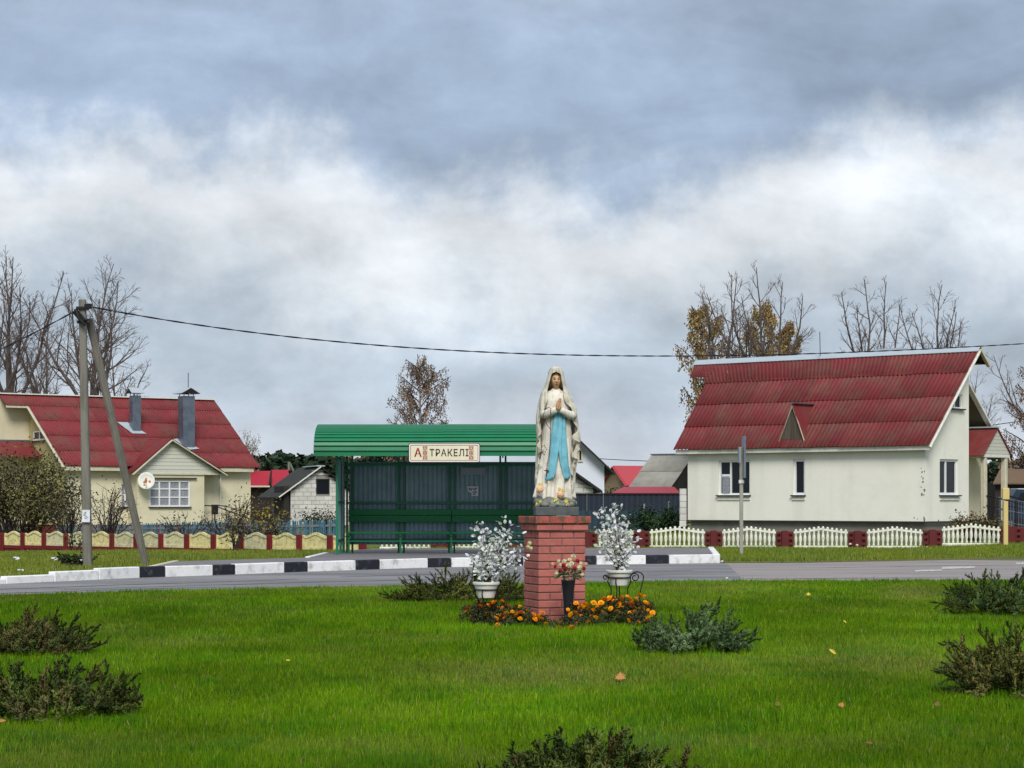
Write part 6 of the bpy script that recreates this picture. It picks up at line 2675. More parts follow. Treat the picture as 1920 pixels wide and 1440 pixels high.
# mantle: (py, left px, right px, half depth px, opening half-angle deg)
MT = [(686.2, 1040, 1046, 3, .3), (688, 1034.5, 1050.5, 10, .3), (692, 1030.5, 1054, 15, .4), (697.4, 1028.1, 1056.4, 17.4, .6), (698.6, 1028, 1056.5, 17.5, 18), (700, 1027.7, 1056.8, 17.5, 31), (702.5, 1027.3, 1057.2, 17.5, 38), (706, 1026, 1058, 17, 40), (714, 1024, 1059.5, 16.5, 41), (722, 1021.5, 1061.5, 16, 43),
      (730, 1017, 1065, 18, 40), (738, 1013, 1069.5, 20, 34), (750, 1010, 1075, 23, 30), (764, 1008, 1081, 25, 46), (778, 1006.5, 1082.5, 26, 60), (795, 1007, 1083.5, 27, 64), (820, 1007, 1086, 28, 66),
      (850, 1007.5, 1083, 29, 68), (880, 1008, 1077, 30, 70), (905, 1005.5, 1074, 31, 72), (922, 1005, 1072, 32, 74), (930, 1007, 1071, 32, 76)]
mb = MB()
NC, NRW = 110, 90
for j in range(NRW + 1):
    py = 686.2 + (930 - 686.2) * (j / NRW)
    xl_, xr_, hd, op = tab(MT, py)
    for i in range(NC + 1):
        f = i / NC
        a0 = math.radians(op)
        edge = min(f, 1 - f)
        low = clamp((py - 772) / 60)
        # zigzag of the falling front edges
        a0 *= 1 + low * .13 * math.sin(py * .19 + (0 if f < .5 else 1.7)) * clamp(1 - edge * 7)
        th = a0 + (2 * math.pi - 2 * a0) * f
        am = .014 + .11 * low + .045 * clamp((py - 735) / 30)
        if py < 726:
            am = .02
        fo = 1 + am * (.6 * math.sin(13 * th + py * .02) + .4 * math.sin(21 * th - py * .03 + 1))
        fo += .07 * low * clamp(1 - edge * 9) * math.sin(py * .19 + (0 if f < .5 else 1.7))
        cxm, hw = (xl_ + xr_) / 2, (xr_ - xl_) / 2 * (.945 if py > 735 else .97)
        hem = clamp((py - 900) / 30) * 5 * math.sin(9 * th + 1) - clamp((py - 850) / 80) * clamp(1 - edge * 4) * 7 * (1 if f > .5 else .3)
        sag = 0
        if 745 < py < 800:
            sag = 2.2 * math.sin((py - 745) / 55 * math.pi) * clamp(1 - edge * 5) * math.sin(f * 60)
        q = sp(cxm + hw * fo * math.sin(th), py + hem + sag, -hd * fo * math.cos(th) / S_ + (-.026 * clamp((728 - py) / 14)))
        mb.v.append(tuple(q))
for j in range(NRW):
    for i in range(NC):
        a = j * (NC + 1) + i
        mb.f.append((a, a + NC + 1, a + NC + 2, a + 1))
        mb.m.append(0)
o = mb.build('mantle', M['statue_mantle'], ST, smooth=True)
solid(o, .011, 0)

# head with a face, neck
HC = sp(1042.3, 712.5, -.035)
mb = MB()
NU, NV = 40, 36
yaw = .10
for j in range(NV + 1):
    la = -math.pi / 2 + math.pi * j / NV
    for i in range(NU):
        lo = 2 * math.pi * i / NU
        x, y, z = math.cos(la) * math.sin(lo), -math.cos(la) * math.cos(lo), math.sin(la)
        w, dpt_, h = .059, .072, .090
        t = clamp(-z)
        w *= 1 - .30 * t ** 1.6
        dpt_ *= 1 - .12 * t
        px_, py_, pz_ = x * w, y * dpt_, z * h
        if y < -.2:
            fx, fz = px_ / .059, pz_ / .09
            nose = math.exp(-(fx / .15) ** 2) * (math.exp(-((fz + .16) / .10) ** 2) * .019 + math.exp(-((fz - .06) / .22) ** 2) * .009)
            eye = -.007 * (math.exp(-((abs(fx) - .40) / .20) ** 2) * math.exp(-((fz - .10) / .11) ** 2))
            brow = .003 * math.exp(-((abs(fx) - .4) / .3) ** 2) * math.exp(-((fz - .27) / .07) ** 2)
            lip = .005 * math.exp(-(fx / .22) ** 2) * (math.exp(-((fz + .42) / .05) ** 2) + math.exp(-((fz + .53) / .05) ** 2))
            chin = .006 * math.exp(-(fx / .25) ** 2) * math.exp(-((fz + .8) / .14) ** 2)
            cheek = .003 * math.exp(-((abs(fx) - .55) / .2) ** 2) * math.exp(-((fz + .15) / .2) ** 2)
            py_ -= nose + eye + brow + lip + chin + cheek
        q = Vector((px_ * math.cos(yaw) - py_ * math.sin(yaw), px_ * math.sin(yaw) + py_ * math.cos(yaw), pz_))
        mb.v.append(tuple(HC + q))
for j in range(NV):
    for i in range(NU):
        i2 = (i + 1) % NU
        mb.f.append((j * NU + i, j * NU + i2, (j + 1) * NU + i2, (j + 1) * NU + i))
        mb.m.append(0)
nk = HC + Vector((0, .012, -.06))
mb.lathe([(.036, .0), (.034, -.04), (.040, -.07), (.055, -.085)], nk, 16, cap=False)
head = mb.build('head', M['statue_skin'], ST, smooth=True)


def face_pt(fx, fz, out=.0):
    """point on the face at fractions of its half width / half height"""
    z = fz * .09
    w = .059 * (1 - .30 * clamp(-fz) ** 1.6)
    x = fx * .059
    c = math.sqrt(max(0, 1 - fz * fz))
    s = clamp(x / (w * c + 1e-6), -.98, .98)
    y = -math.sqrt(1 - s * s) * c * .072 * (1 - .12 * clamp(-fz))
    eye = -.007 * (math.exp(-((abs(fx) - .40) / .20) ** 2) * math.exp(-((fz - .10) / .11) ** 2))
    y -= eye + out
    return HC + Vector((x * math.cos(yaw) - y * math.sin(yaw), x * math.sin(yaw) + y * math.cos(yaw), z))


for s in (-1, 1):
    mb = MB()
    for k in range(1):
        P = [face_pt(s * .40 + .17 * math.cos(a), .10 + .055 * math.sin(a), .0025) for a in np.linspace(0, 6.28, 13)[:-1]]
        mb.prism(P, (0, -.002, 0))
    mb.build('eye', M['statue_dark'], head)
    mb = MB()
    P = [face_pt(s * (.2 + .42 * f), .25 + .06 * math.sin(f * 3.0), .003) for f in np.linspace(0, 1, 7)]
    mb.tube(P, .0028, 5)
    mb.build('eyebrow', M['statue_hair'], head)
mb = MB()
for z_, h_ in ((-.43, .025), (-.52, .03)):
    P = [face_pt(.22 * math.cos(a), z_ + h_ * math.sin(a), .0065) for a in np.linspace(0, 6.28, 13)[:-1]]
    mb.prism(P, (0, -.002, 0))
mb.build('lips', M['statue_lip'], head)
mb = MB()
for s in (-1, 1):
    for k in range(3):
        xo = .9 + .035 * k
        P = []
        for f in np.linspace(0, 1, 9):
            fz = .58 - 1.5 * f
            xx = s * (.62 + (xo - .62) * math.sin(min(1, f * 2.4) * 1.57)) * (1 + .08 * math.sin(f * 9 + k))
            P.append(HC + Vector((xx * .059, -.045 + .012 * k - .01 * math.cos(f * 3), fz * .09)))
        mb.tube(P, [.005, .007, .007, .007, .007, .007, .007, .006, .004], 6)
mb.build('hair', M['statue_hair'], head, smooth=True)

# forearms in white sleeves, hands pressed together in prayer
HN = sp(1047.5, 757, -.215)
mb = MB()
for s, ex, ey in ((-1, 1017, 776), (1, 1076, 779)):
    el = sp(ex, ey, -.075)
    wr = HN + Vector((s * .018 - .005, .025, -.062))
    md = el.lerp(wr, .5) + Vector((0, -.01, -.012))
    mb.tube([el, el.lerp(md, .5) + Vector((0, 0, -.004)), md, wr.lerp(md, .3), wr], [.047, .046, .042, .035, .030], 14)
mb.build('sleeve', M['statue_white'], ST, smooth=True)
mb = MB()
tilt = Matrix.Rotation(.20, 3, 'Y') @ Matrix.Rotation(.32, 3, 'Z') @ Matrix.Rotation(.12, 3, 'X')


def hp(x, y, z):
    return HN + tilt @ Vector((x, y, z))


for s in (-1, 1):
    for k, yy in enumerate((-.021, -.008, .005, .018)):
        ln = (.046, .056, .058, .050)[k]
        mb.tube([hp(s * .011, yy * .8, -.055), hp(s * .012, yy * .95, -.02), hp(s * .010, yy, .006)], [.012, .0115, .009], 8)
        mb.tube([hp(s * .010, yy, .0), hp(s * .0095, yy * 1.02, ln * .45), hp(s * .008, yy * .95, ln * .8), hp(s * .0065, yy * .88, ln + .004)], [.0075, .0072, .0062, .004], 8)
    mb.tube([hp(s * .012, .018, -.04), hp(s * .014, .034, -.012), hp(s * .009, .036, .012), hp(s * .007, .033, .026)], [.010, .0085, .007, .004], 8)
hd_ = mb.build('hands', M['statue_skin'], ST, smooth=True)
rm = hd_.modifiers.new('join', 'REMESH')
rm.mode = 'VOXEL'
rm.voxel_size = .0028
rm.use_smooth_shade = True

# blue sash
def dress_front(px, py):
    cx_, hw, hd = tab(DR, py)
    s = clamp((px - cx_) / hw, -.95, .95)
    return -hd / S_ * math.sqrt(1 - s * s) * 1.05


def sash(rows, name='sash', out=.014, ncol=14, hem=True):
    mb = MB()
    pys = np.linspace(rows[0][0], rows[-1][0], 30)
    n = 0
    for py in pys:
        xl_, xr_ = tab(rows, py)
        for i in range(ncol + 1):
            f = i / ncol
            px = xl_ + (xr_ - xl_) * f
            pl_ = .0055 * math.sin(f * 3 * math.pi + py * .03) + .003 * math.sin(f * 17 + py * .11)
            y = dress_front(px, py) - out - pl_
            dy_ = 2.0 * math.sin(f * 5) if (hem and py > rows[-1][0] - 5) else 0
            mb.v.append(tuple(sp(px, py + dy_, y)))
        n += 1
    for j in range(n - 1):
        for i in range(ncol):
            a = j * (ncol + 1) + i
            mb.f.append((a, a + ncol + 1, a + ncol + 2, a + 1))
            mb.m.append(0)
    o = mb.build(name, M['statue_blue'], ST, smooth=True)
    solid(o, .009, 0)


sash([(772, 1039, 1047.5), (780, 1037, 1048.5), (800, 1035.5, 1049), (820, 1033, 1049), (840, 1031, 1047.8), (850, 1030.5, 1046), (866, 1029.5, 1044.5), (882, 1026, 1042), (898, 1021, 1037.5)])
sash([(772, 1046, 1055), (780, 1046, 1058), (800, 1046.5, 1060), (820, 1046.5, 1061.5), (840, 1046.5, 1063), (850, 1047.5, 1063.5), (866, 1050, 1065), (882, 1053.5, 1068), (896, 1057, 1070)], out=.017)
mb = MB()
for a, b in ((1031, 1062),):
    P = [sp(x, 774 + .8 * math.sin(x), dress_front(x, 776) - .006) for x in np.linspace(1024, 1066, 14)]
    mb.tube(P, .017, 8)
mb.build('waistband', M['statue_blue'], ST, smooth=True)


def mantle_front(px):
    return -.105 - .05 * (1 - abs(px - SX) / 45)


def beads(name, path, r=.0058):
    mb = MB()
    P = [sp(x, y, mantle_front(x) - .03 - .045 * clamp(1 - (y - 765) / 20)) for x, y in path]
    mb.tube(P, .0032, 5)
    for a, b in zip(P, P[1:]):
        n = max(1, int((b - a).length / .022))
        for k in range(n):
            c = a.lerp(b, k / n)
            mb.lathe([(0.001, -r), (r * .75, -r * .6), (r, 0), (r * .75, r * .6), (.001, r)], c, 7, cap=False)
    return mb


ro = beads('rosary', [(1029, 764), (1023, 766), (1019, 775), (1017, 790), (1015.5, 810), (1014, 830), (1015, 846), (1020, 852), (1024, 842), (1020, 834), (1016, 838)])
r2 = beads('rosary', [(1032, 766), (1032, 785), (1032, 805), (1031, 830), (1029, 852), (1026, 868), (1025, 876)])
r3 = beads('rosary', [(1021, 786), (1026, 797), (1032, 806)])
for q in (r2, r3):
    ro.add(q.v, q.f)
c = sp(1024.5, 884, mantle_front(1024) - .035)
ro.box(c, (.012, .008, .085), Matrix.Rotation(.08, 3, 'Y'))
ro.box(c + Vector((0, 0, .014)), (.05, .008, .012), Matrix.Rotation(.08, 3, 'Y'))
ro.build('rosary', M['rosary'], ST)
lp = beads('rosary', [(1076, 840), (1071, 848), (1070, 858), (1074, 866)], .003)
lp.build('mantle_cord', M['rosary'], ST)


def rose_mesh(mb, c, r, rng, up=Vector((0, -.75, .66))):
    up = up.normalized()
    mb.lathe([(.001, -.6 * r), (.5 * r, -.4 * r), (.72 * r, 0), (.5 * r, .4 * r), (.001, .55 * r)], c, 10, cap=False)
    x = up.cross(Vector((0, 0, 1))).normalized()
    y = x.cross(up)
    for ringk, (n, rad, h, tl) in enumerate(((5, 1.0, -.25, .45), (5, .72, .05, .75), (4, .45, .3, 1.0), (3, .2, .42, 1.25))):
        for k in range(n):
            a = 2 * math.pi * (k + .5 * ringk) / n + rng.uniform(-.2, .2)
            d = x * math.cos(a) + y * math.sin(a)
            t = up.cross(d)
            w = r * (.75 - .1 * ringk)
            b0 = c + d * r * rad * .35 + up * r * (h - .3)
            m0 = c + d * r * rad * .9 + up * r * (h + .15)
            t0 = c + d * r * rad * (1.0 + .1 * (1 - tl)) + up * r * (h + .5 * tl)
            mb.add([b0 - t * w * .35, b0 + t * w * .35, m0 + t * w * .8, t0 + t * w * .45, t0 - t * w * .45, m0 - t * w * .8], [(0, 1, 2, 5), (5, 2, 3, 4)])
            mb.m[-2:] = [0, 0]


rng = random.Random(9)
for px, py in ((1011.5, 917), (1050, 926)):
    mb = MB()
    c = sp(px, py, -.185)
    bm = bmesh.new()
    bmesh.ops.create_icosphere(bm, subdivisions=4, radius=1)
    for v in bm.verts:
        p = v.co.normalized()
        ax = Vector((0, -.8, .6)).normalized()
        h = p.dot(ax)
        q = p - ax * h
        a = math.atan2(q.x, q.dot(Vector((0, .6, .8))))
        rr_ = 1 + .06 * math.sin(2 * a + 9 * math.acos(clamp(h, -1, 1))) * (1 - h * .2) + .06 * math.sin(5 * a + 3 * h)
        v.co = c + p * rr_ * 6.6 / S_
    bm.verts.index_update()
    mb.add([v.co.copy() for v in bm.verts], [[v.index for v in f.verts] for f in bm.faces])
    bm.free()
    mb.build('rose', M['rose'], ST, smooth=True)
    L = MB()
    for k in range(7):
        a = rng.uniform(.6, 2.5)
        p = sp(px + rng.uniform(0, 5), py - 6, -.18)
        d = Vector((math.cos(a), -.2, math.sin(a)))
        t = d.cross(Vector((0, 1, 0)))
        l = rng.uniform(6, 11) / S_
        L.add([p, p + d * l * .5 + t * .006, p + d * l, p + d * l * .5 - t * .006], [(0, 1, 2, 3)])
    solid(L.build('rose_leaf', M['flower_yellow'], ST), .002)
for px, py in ((1007, 944), (1013, 940), (1017, 942), (1025, 937), (1028, 941), (1036, 939), (1041, 936), (1045, 942), (1056, 940), (1061, 938), (1063, 944), (1033, 945), (1050, 946), (1022, 946), (1070, 944)):
    tgt = MB()
    c = sp(px, py, -.19 + abs(px - 1042) * .0015)
    for k in range(6):
        a = k * 1.05 + rng.uniform(-.2, .2)
        d = Vector((math.cos(a), -.25, math.sin(a) * .9 + .3)).normalized()
        t = d.cross(Vector((0, 1, .2))).normalized()
        l = rng.uniform(3.4, 5.5) / S_
        tgt.add([c, c + d * l * .55 + t * l * .3, c + d * l, c + d * l * .55 - t * l * .3], [(0, 1, 2, 3)])
    solid(tgt.build('base_flower', M['flower_yellow' if rng.random() < .6 else 'flower_pale'], ST), .002)

# ================================================================ pots on wrought iron stands
def pot(px, yr, yb, d, label_p, label_s, loops):
    r = 24.8 / F * d
    zr_, zb_ = Zp(yr, d), Zp(yb, d)
    c = Vector((X(px, d), d, 0))
    h = zr_ - zb_
    T = thing('flower_pot', label_p, 'flower pot', (c.x, c.y, zb_))
    mb = MB()
    mb.lathe([(.001, 0), (r * .60, 0), (r * .63, .004), (r * .74, h * .35), (r * .82, h * .58), (r * .835, h * .60), (r * .90, h * .80), (r * .905, h * .82), (r * 1.0, h * .83), (r * 1.02, h * .90), (r * 1.02, h * .985),
              (r * 1.0, h), (r * .93, h), (r * .90, h * .86)], (c.x, c.y, zb_), 32, cap=False)
    mb.build('body', M['pot'], T, smooth=False)
    mb = MB()
    mb.lathe([(.001, h * .88), (r * .92, h * .87)], (c.x, c.y, zb_), 20, cap=False)
    mb.build('soil', M['soil'], T)
    Sd = thing('plant_stand', label_s, 'plant stand', (c.x, c.y, 0))
    mb = MB()
    zr2 = zb_ + h * .52
    rr = r * .84
    mb.tube([(c.x + rr * math.cos(a), c.y + rr * math.sin(a), zr2) for a in np.linspace(0, 2 * math.pi, 33)], .007, 6)
    mb.build('ring', M['wrought'], Sd)
    for a in (-1.9, -.25, 1.5, 2.8):
        q = Vector((math.cos(a), math.sin(a), 0))
        mb = MB()
        p = c + q * rr
        pts = [p + Vector((0, 0, zr2)), p + q * .01 + Vector((0, 0, zr2 - .05)), p - q * .03 + Vector((0, 0, zb_ - .03)), p - q * .02 + Vector((0, 0, .12)), p + q * .06 + Vector((0, 0, .0))]
        mb.tube(pts, .007, 6)
        mb.build('leg', M['wrought'], Sd)
    for s, sc, a0 in loops:
        mb = MB()
        p = c + Vector((s * rr, -.02, zr2))
        P = [p]
        for t in np.linspace(0, 1, 26):
            ang = math.pi * .95 - t * math.pi * (1.0 if a0 == 0 else 2.6)
            if a0 == 0:
                P.append(p + Vector((s * (sc + sc * math.cos(ang)), 0, sc * .85 * math.sin(ang) + .0)))
            else:
                k = 1 - .62 * t
                P.append(p + Vector((s * (sc * 1.0 + sc * k * math.cos(ang)), 0, sc * k * math.sin(ang))))
        if a0 == 0:
            P.append(P[-1] + Vector((-s * .03, 0, -.12)))
            P.append(Vector((P[-1].x - s * .05, P[-1].y, .02)))
        mb.tube(P, .0065, 6)
        mb.build('scroll', M['wrought'], Sd)
    return c, zr_, T


def silk_plant(label, c, z, d, tips, seed, px0, nl):
    T = thing('silk_plant', label, 'artificial plant', (c.x, c.y, z - .04))
    rng = random.Random(seed)
    tw, L = MB(), Leaves()
    for tx, ty in tips:
        a = Vector((c.x + rng.uniform(-.03, .03), c.y + rng.uniform(-.03, .03), z - .03))
        b = W(tx, ty, d + rng.uniform(-.13, .13))
        m = a.lerp(b, .5) + Vector((-(b.x - a.x) * .22, 0, (b.z - a.z) * .14))
        P = []
        for t in np.linspace(0, 1, 9):
            P.append(a * (1 - t) ** 2 + m * 2 * t * (1 - t) + b * t * t)
        tw.tube(P, [.0045 - .003 * k / 8 for k in range(9)], 5)
        for k in range(nl):
            t = .16 + .84 * (k + rng.random() * .6) / nl
            i = min(int(t * 8), 7)
            p = P[i].lerp(P[i + 1], t * 8 - i)
            out = Vector((rng.gauss(0, 1), rng.gauss(0, 1) - .3, rng.gauss(.1, .7))).normalized()
            q = p + out * rng.uniform(.012, .05)
            tw.tube([p, q], .0016, 3, cap=False)
            Ln = rng.uniform(.040, .057)
            x = out.cross(Vector((rng.gauss(0, 1), rng.gauss(0, 1), rng.gauss(0, 1)))).normalized()
            nrm = out.cross(x)
            w = Ln * .36
            col = (.86, .87, .85) if rng.random() < .72 else ((.62, .70, .55) if rng.random() < .6 else (.70, .68, .80))
            col = jit(col, .06, .02)
            pts = [q, q + out * Ln * .22 + x * w * .8, q + out * Ln * .55 + x * w, q + out * Ln * .86 + x * w * .6, q + out * Ln, q + out * Ln * .86 - x * w * .6, q + out * Ln * .55 - x * w, q + out * Ln * .22 - x * w * .8, q + out * Ln * .5 + nrm * .006]
            L.add(pts, [(k2, (k2 + 1) % 8, 8) for k2 in range(8)])
            L.c += [col] * 9
    tw.build('twigs', M['twig'], T)
    o = L.done('leaves', M['silk_white'], T)
    return T


c, z, _ = pot(911.5, 1091, 1121, 22.7, 'white plastic flower pot left of the brick pedestal', 'dark wrought iron stand holding the left white pot', ((1, .065, 0),))
silk_plant('white artificial leafy branches in the pot left of the pedestal', c, z, 22.7,
           [(889, 978), (894, 990), (903, 984), (912, 985), (944, 970), (948, 984), (966, 982), (957, 1000), (973, 1001), (935, 1000), (925, 1010), (984, 1026), (986, 1040), (969, 1035), (959, 1050), (884, 1042), (893, 1040), (899, 1022),
            (922, 1035), (940, 1030), (952, 1020), (935, 1052), (905, 1060), (970, 1058), (982, 1050), (916, 1005)], 4, 911, 23)
c, z, _ = pot(1161, 1068.5, 1098, 24.0, 'white plastic flower pot right of the brick pedestal', 'dark wrought iron scroll stand holding the right white pot', ((1, .072, 0), (1, .05, 1), (-1, .03, 1)))
silk_plant('white artificial leafy branches in the pot right of the pedestal', c, z, 24.0,
           [(1118, 956), (1122, 966), (1134, 952), (1143, 946), (1151, 945), (1162, 947), (1160, 958), (1180, 962), (1178, 976), (1171, 990), (1190, 992), (1182, 996), (1194, 1008), (1192, 1026), (1180, 1016), (1117, 982), (1121, 996),
            (1128, 1010), (1122, 1024), (1150, 985), (1140, 1000), (1156, 1010), (1150, 1030), (1170, 1030), (1140, 975), (1165, 1010)], 6, 1161, 22)

# black cone vase with a mixed bouquet
dv = 22.72
VS = thing('cone_vase', 'tall black cone vase leaning on the brick pedestal', 'vase', (X(1065, dv), dv, 0))
mb = MB()
zt1, zb1 = Zp(1087, dv), .045
mb.lathe([(.001, zb1), (.040, zb1), (.042, zb1 + .02), (.045, zb1 + .1), (.060, zt1 - .12), (.074, zt1 - .01), (.076, zt1), (.070, zt1), (.05, zt1 - .06)], (X(1065.5, dv), dv, 0), 24, cap=False)
mb.build('body', M['black_vase'], VS, smooth=True)
mb = MB()
mb.lathe([(.001, 0), (.046, 0), (.046, .05), (.04, .055)], (X(1064, dv), dv, 0), 20, cap=False)
mb.build('foot', M['concrete_pale'], VS)
BQ = thing('bouquet', 'bouquet of red roses and pale flowers in the black cone vase', 'bouquet', (X(1066, dv), dv, zt1))
rng = random.Random(12)
L = Leaves()
c0 = Vector((X(1067, dv), dv, zt1 + .03))
for k in range(130):
    a, e = rng.uniform(0, 6.28), rng.uniform(-.15, 1.2)
    d = Vector((math.cos(a) * math.cos(e), math.sin(a) * math.cos(e), math.sin(e) * .8))
    p = c0 + d * rng.uniform(.03, .13)
    L.leaf(p, d + Vector((0, 0, rng.uniform(-.8, .2))), rng.uniform(.04, .075), .028, jit(((.10, .16, .07) if rng.random() < .65 else (.30, .36, .22)), .3))
L.done('leaves', M['leaf'], BQ)
red = mat('rose_red', lin(150, 26, 40), .6, .15, 30, objrand=.15)
pale = mat('petal_pale', lin(222, 214, 178), .6, .1, 30, stain=lin(178, 190, 140), sscale=20, samt=.6, objrand=.1)
pinkm = mat('petal_peach', lin(226, 170, 140), .6, .1, 30)
for k, (px, py) in enumerate(((1058, 1052), (1075, 1043), (1090, 1057), (1041, 1062), (1050, 1070), (1066, 1060), (1083, 1052), (1095, 1066), (1047, 1052), (1068, 1049), (1078, 1066), (1060, 1066), (1043, 1075), (1092, 1078), (1036, 1058), (1099, 1058), (1072, 1056), (1056, 1060), (1087, 1064), (1051, 1060))):
    mb = MB()
    dd = dv - .10 + (abs(px - 1067) / 32) ** 2 * .09 + (1060 - py) * .003 + .02
    rose_mesh(mb, W(px, py, dd), rng.uniform(.018, .026), rng, Vector(((px - 1067) / 40, -.7, (1075 - py) / 40)))
    isred = k in (4, 6, 7, 10, 11, 17, 3)
    o = mb.build('flower', red if isred else (pinkm if k in (14, 15) else pale), BQ)
    solid(o, .002, 0)

# butterfly-shaped ornament: pale flower tucked on the pedestal's left edge
mb = MB()
for px, py in ((993, 1018), (995, 1028), (990, 1025)):
    rose_mesh(mb, W(px, py, 23.02), .022, rng, Vector((-.5, -.8, .2)))
o = mb.own('pale_flower', pale, W(993, 1025, 23.02))
tag(o, 'pale faded flower on the left edge of the brick pedestal', 'flower')

# ================================================================ marigolds round the pedestal
FL = [(873, 1148), (900, 1137), (917, 1149), (926, 1131), (937, 1155), (933, 1172), (950, 1150), (961, 1147), (972, 1151), (955, 1158), (941, 1128), (975, 1160), (946, 1160), (967, 1154), (930, 1160), (980, 1150),
      (1000, 1154), (1008, 1156), (1017, 1150), (1016, 1160), (1003, 1161), (1049, 1177), (1072, 1178), (1024, 1170),
      (1065, 1143), (1080, 1131), (1095, 1140), (1110, 1145), (1078, 1150), (1090, 1155), (1105, 1167), (1117, 1158), (1113, 1130), (1133, 1124), (1150, 1126), (1165, 1121), (1176, 1118), (1185, 1130), (1160, 1135), (1199, 1117),
      (1210, 1130), (1215, 1145), (1223, 1150), (1181, 1149), (1172, 1153), (1197, 1168), (1145, 1141), (1121, 1136), (1190, 1146), (1205, 1140), (1143, 1122), (1157, 1126), (1180, 1124), (1192, 1124), (1099, 1134), (1086, 1139), (1070, 1152), (1209, 1118), (1127, 1130)]
PLN = [(884, 23.0, .20), (906, 22.8, .25), (930, 22.65, .26), (954, 22.5, .22), (977, 22.5, .20), (1008, 22.35, .13), (1040, 22.25, .08), (1072, 22.3, .12), (1088, 22.65, .24), (1114, 22.5, .22), (1140, 22.8, .27), (1163, 22.95, .29),
       (1186, 22.7, .27), (1208, 22.85, .26), (1196, 22.45, .16), (940, 22.35, .14)]
pet = MB()
rng = random.Random(77)


def marigold_head(r, rng):
    mb = MB()
    for ringk, (n, rad, h, tilt_) in enumerate(((9, 1.0, .0, .25), (8, .74, .22, .55), (6, .45, .38, .9))):
        for k in range(n):
            a = 2 * math.pi * (k + .5 * ringk) / n + rng.uniform(-.15, .15)
            d = Vector((math.cos(a), math.sin(a), 0))
            t = Vector((-d.y, d.x, 0))
            w = r * (.46 - .05 * ringk)
            b0 = d * r * .1 + Vector((0, 0, r * h))
            e0 = d * r * rad + Vector((0, 0, r * (h + tilt_ * .35 + rng.uniform(-.08, .1))))
            mb.add([b0 - t * w * .3, b0 + t * w * .3, e0 + t * w, e0 - t * w], [(0, 1, 2, 3)])
    return mb


heads = [marigold_head(.029, rng).mesh('flower', M['marigold']) for _ in range(5)]
rheads = [marigold_head(.024, rng).mesh('flower', M['marigold_rust']) for _ in range(3)]
side = lambda px: ('left of the pedestal' if px < 992 else ('at the front foot of the pedestal' if px < 1082 else 'right of the pedestal'))
OW_ = ['leftmost', 'second from left', 'third from left', 'fourth from left', 'fifth from left', 'sixth from left', 'seventh from left', 'eighth from left']
ORDW = {n: OW_[:n - 1] + ['rightmost'] for n in range(2, 9)}
ML = [(.075, .105, .032), (.10, .12, .036), (.055, .07, .028), (.12, .095, .04)]
for (px, d, h) in PLN:
    c = Vector((X(px, d), d, 0))
    sib = sorted(q[0] for q in PLN if side(q[0]) == side(px))
    T = thing('marigold_plant', ORDW[len(sib)][sib.index(px)] + ' orange marigold plant in the bed ' + side(px), 'marigold', c, 'marigolds in the bed ' + side(px))
    L = Leaves()
    st_ = MB()
    for k in range(11):
        a, q = rng.uniform(0, 6.28), rng.uniform(.2, 1)
        tip = c + Vector((math.cos(a) * q * .11, math.sin(a) * q * .11, h * rng.uniform(.6, .95)))
        st_.tube([c, c.lerp(tip, .5) + Vector((0, 0, h * .12)), tip], .003, 4, cap=False)
    st_.build('stems', M['bark_dark'], T)
    nlf = int(1150 * (.35 + h * 2.6))
    for k in range(nlf):
        a, q, f = rng.uniform(0, 6.28), math.sqrt(rng.random()), rng.random() ** .8
        rr = .145 * q * (1 - .35 * f)
        p = c + Vector((math.cos(a) * rr, math.sin(a) * rr, h * f * .95))
        L.leaf(p, (math.cos(a) * .7 + rng.gauss(0, .6), math.sin(a) * .7 + rng.gauss(0, .6), rng.gauss(.35, .6)), rng.uniform(.022, .05), .009, jit(ML[rng.randrange(4)], .35))
    L.done('leaves', M['marigold_leaf'], T, soft=c)
    for k in range(4 if h > .15 else 1):
        a, q = rng.uniform(0, 6.28), rng.uniform(.3, 1)
        p = c + Vector((math.cos(a) * q * .10, math.sin(a) * q * .10 - .02, h * rng.uniform(.75, 1.0)))
        inst(rheads[rng.randrange(3)], 'flower', T, p, rot=(rng.uniform(.2, .8), rng.uniform(-.4, .4), rng.uniform(0, 6)))['label'] = 'faded rusty flower head'
    for k in range(5 if h > .15 else 1):
        a, q = rng.uniform(3.3, 6.1), rng.uniform(.4, 1)
        p = c + Vector((math.cos(a) * q * .13, math.sin(a) * q * .13, h * rng.uniform(.45, 1.0)))
        s = rng.uniform(.5, .9)
        inst(heads[rng.randrange(5)], 'flower', T, p, rot=(rng.uniform(.4, 1.3), rng.uniform(-.5, .5), rng.uniform(0, 6)), scale=(s, s, s))
    for fx, fy in FL:
        best = min(PLN, key=lambda q: (abs(q[0] - fx) + abs(HY + F * (H - q[2] * .75) / q[1] - fy) * .8))
        if best == (px, d, h):
            dd = d - .09 - rng.uniform(0, .05)
            p = W(fx, fy, dd)
            if p.z < .03:
                p = W(fx, fy, gd(fy, .04))
            s = rng.uniform(.65, 1.3)
            inst(heads[rng.randrange(5)], 'flower', T, p, rot=(rng.uniform(.5, 1.15), rng.uniform(-.4, .4), rng.uniform(0, 6)), scale=(s, s, s))

# ================================================================ low junipers on the lawn
M['juniper_stem'] = mat('juniper_stem', (.085, .10, .03, 1), .9, .2, 10)


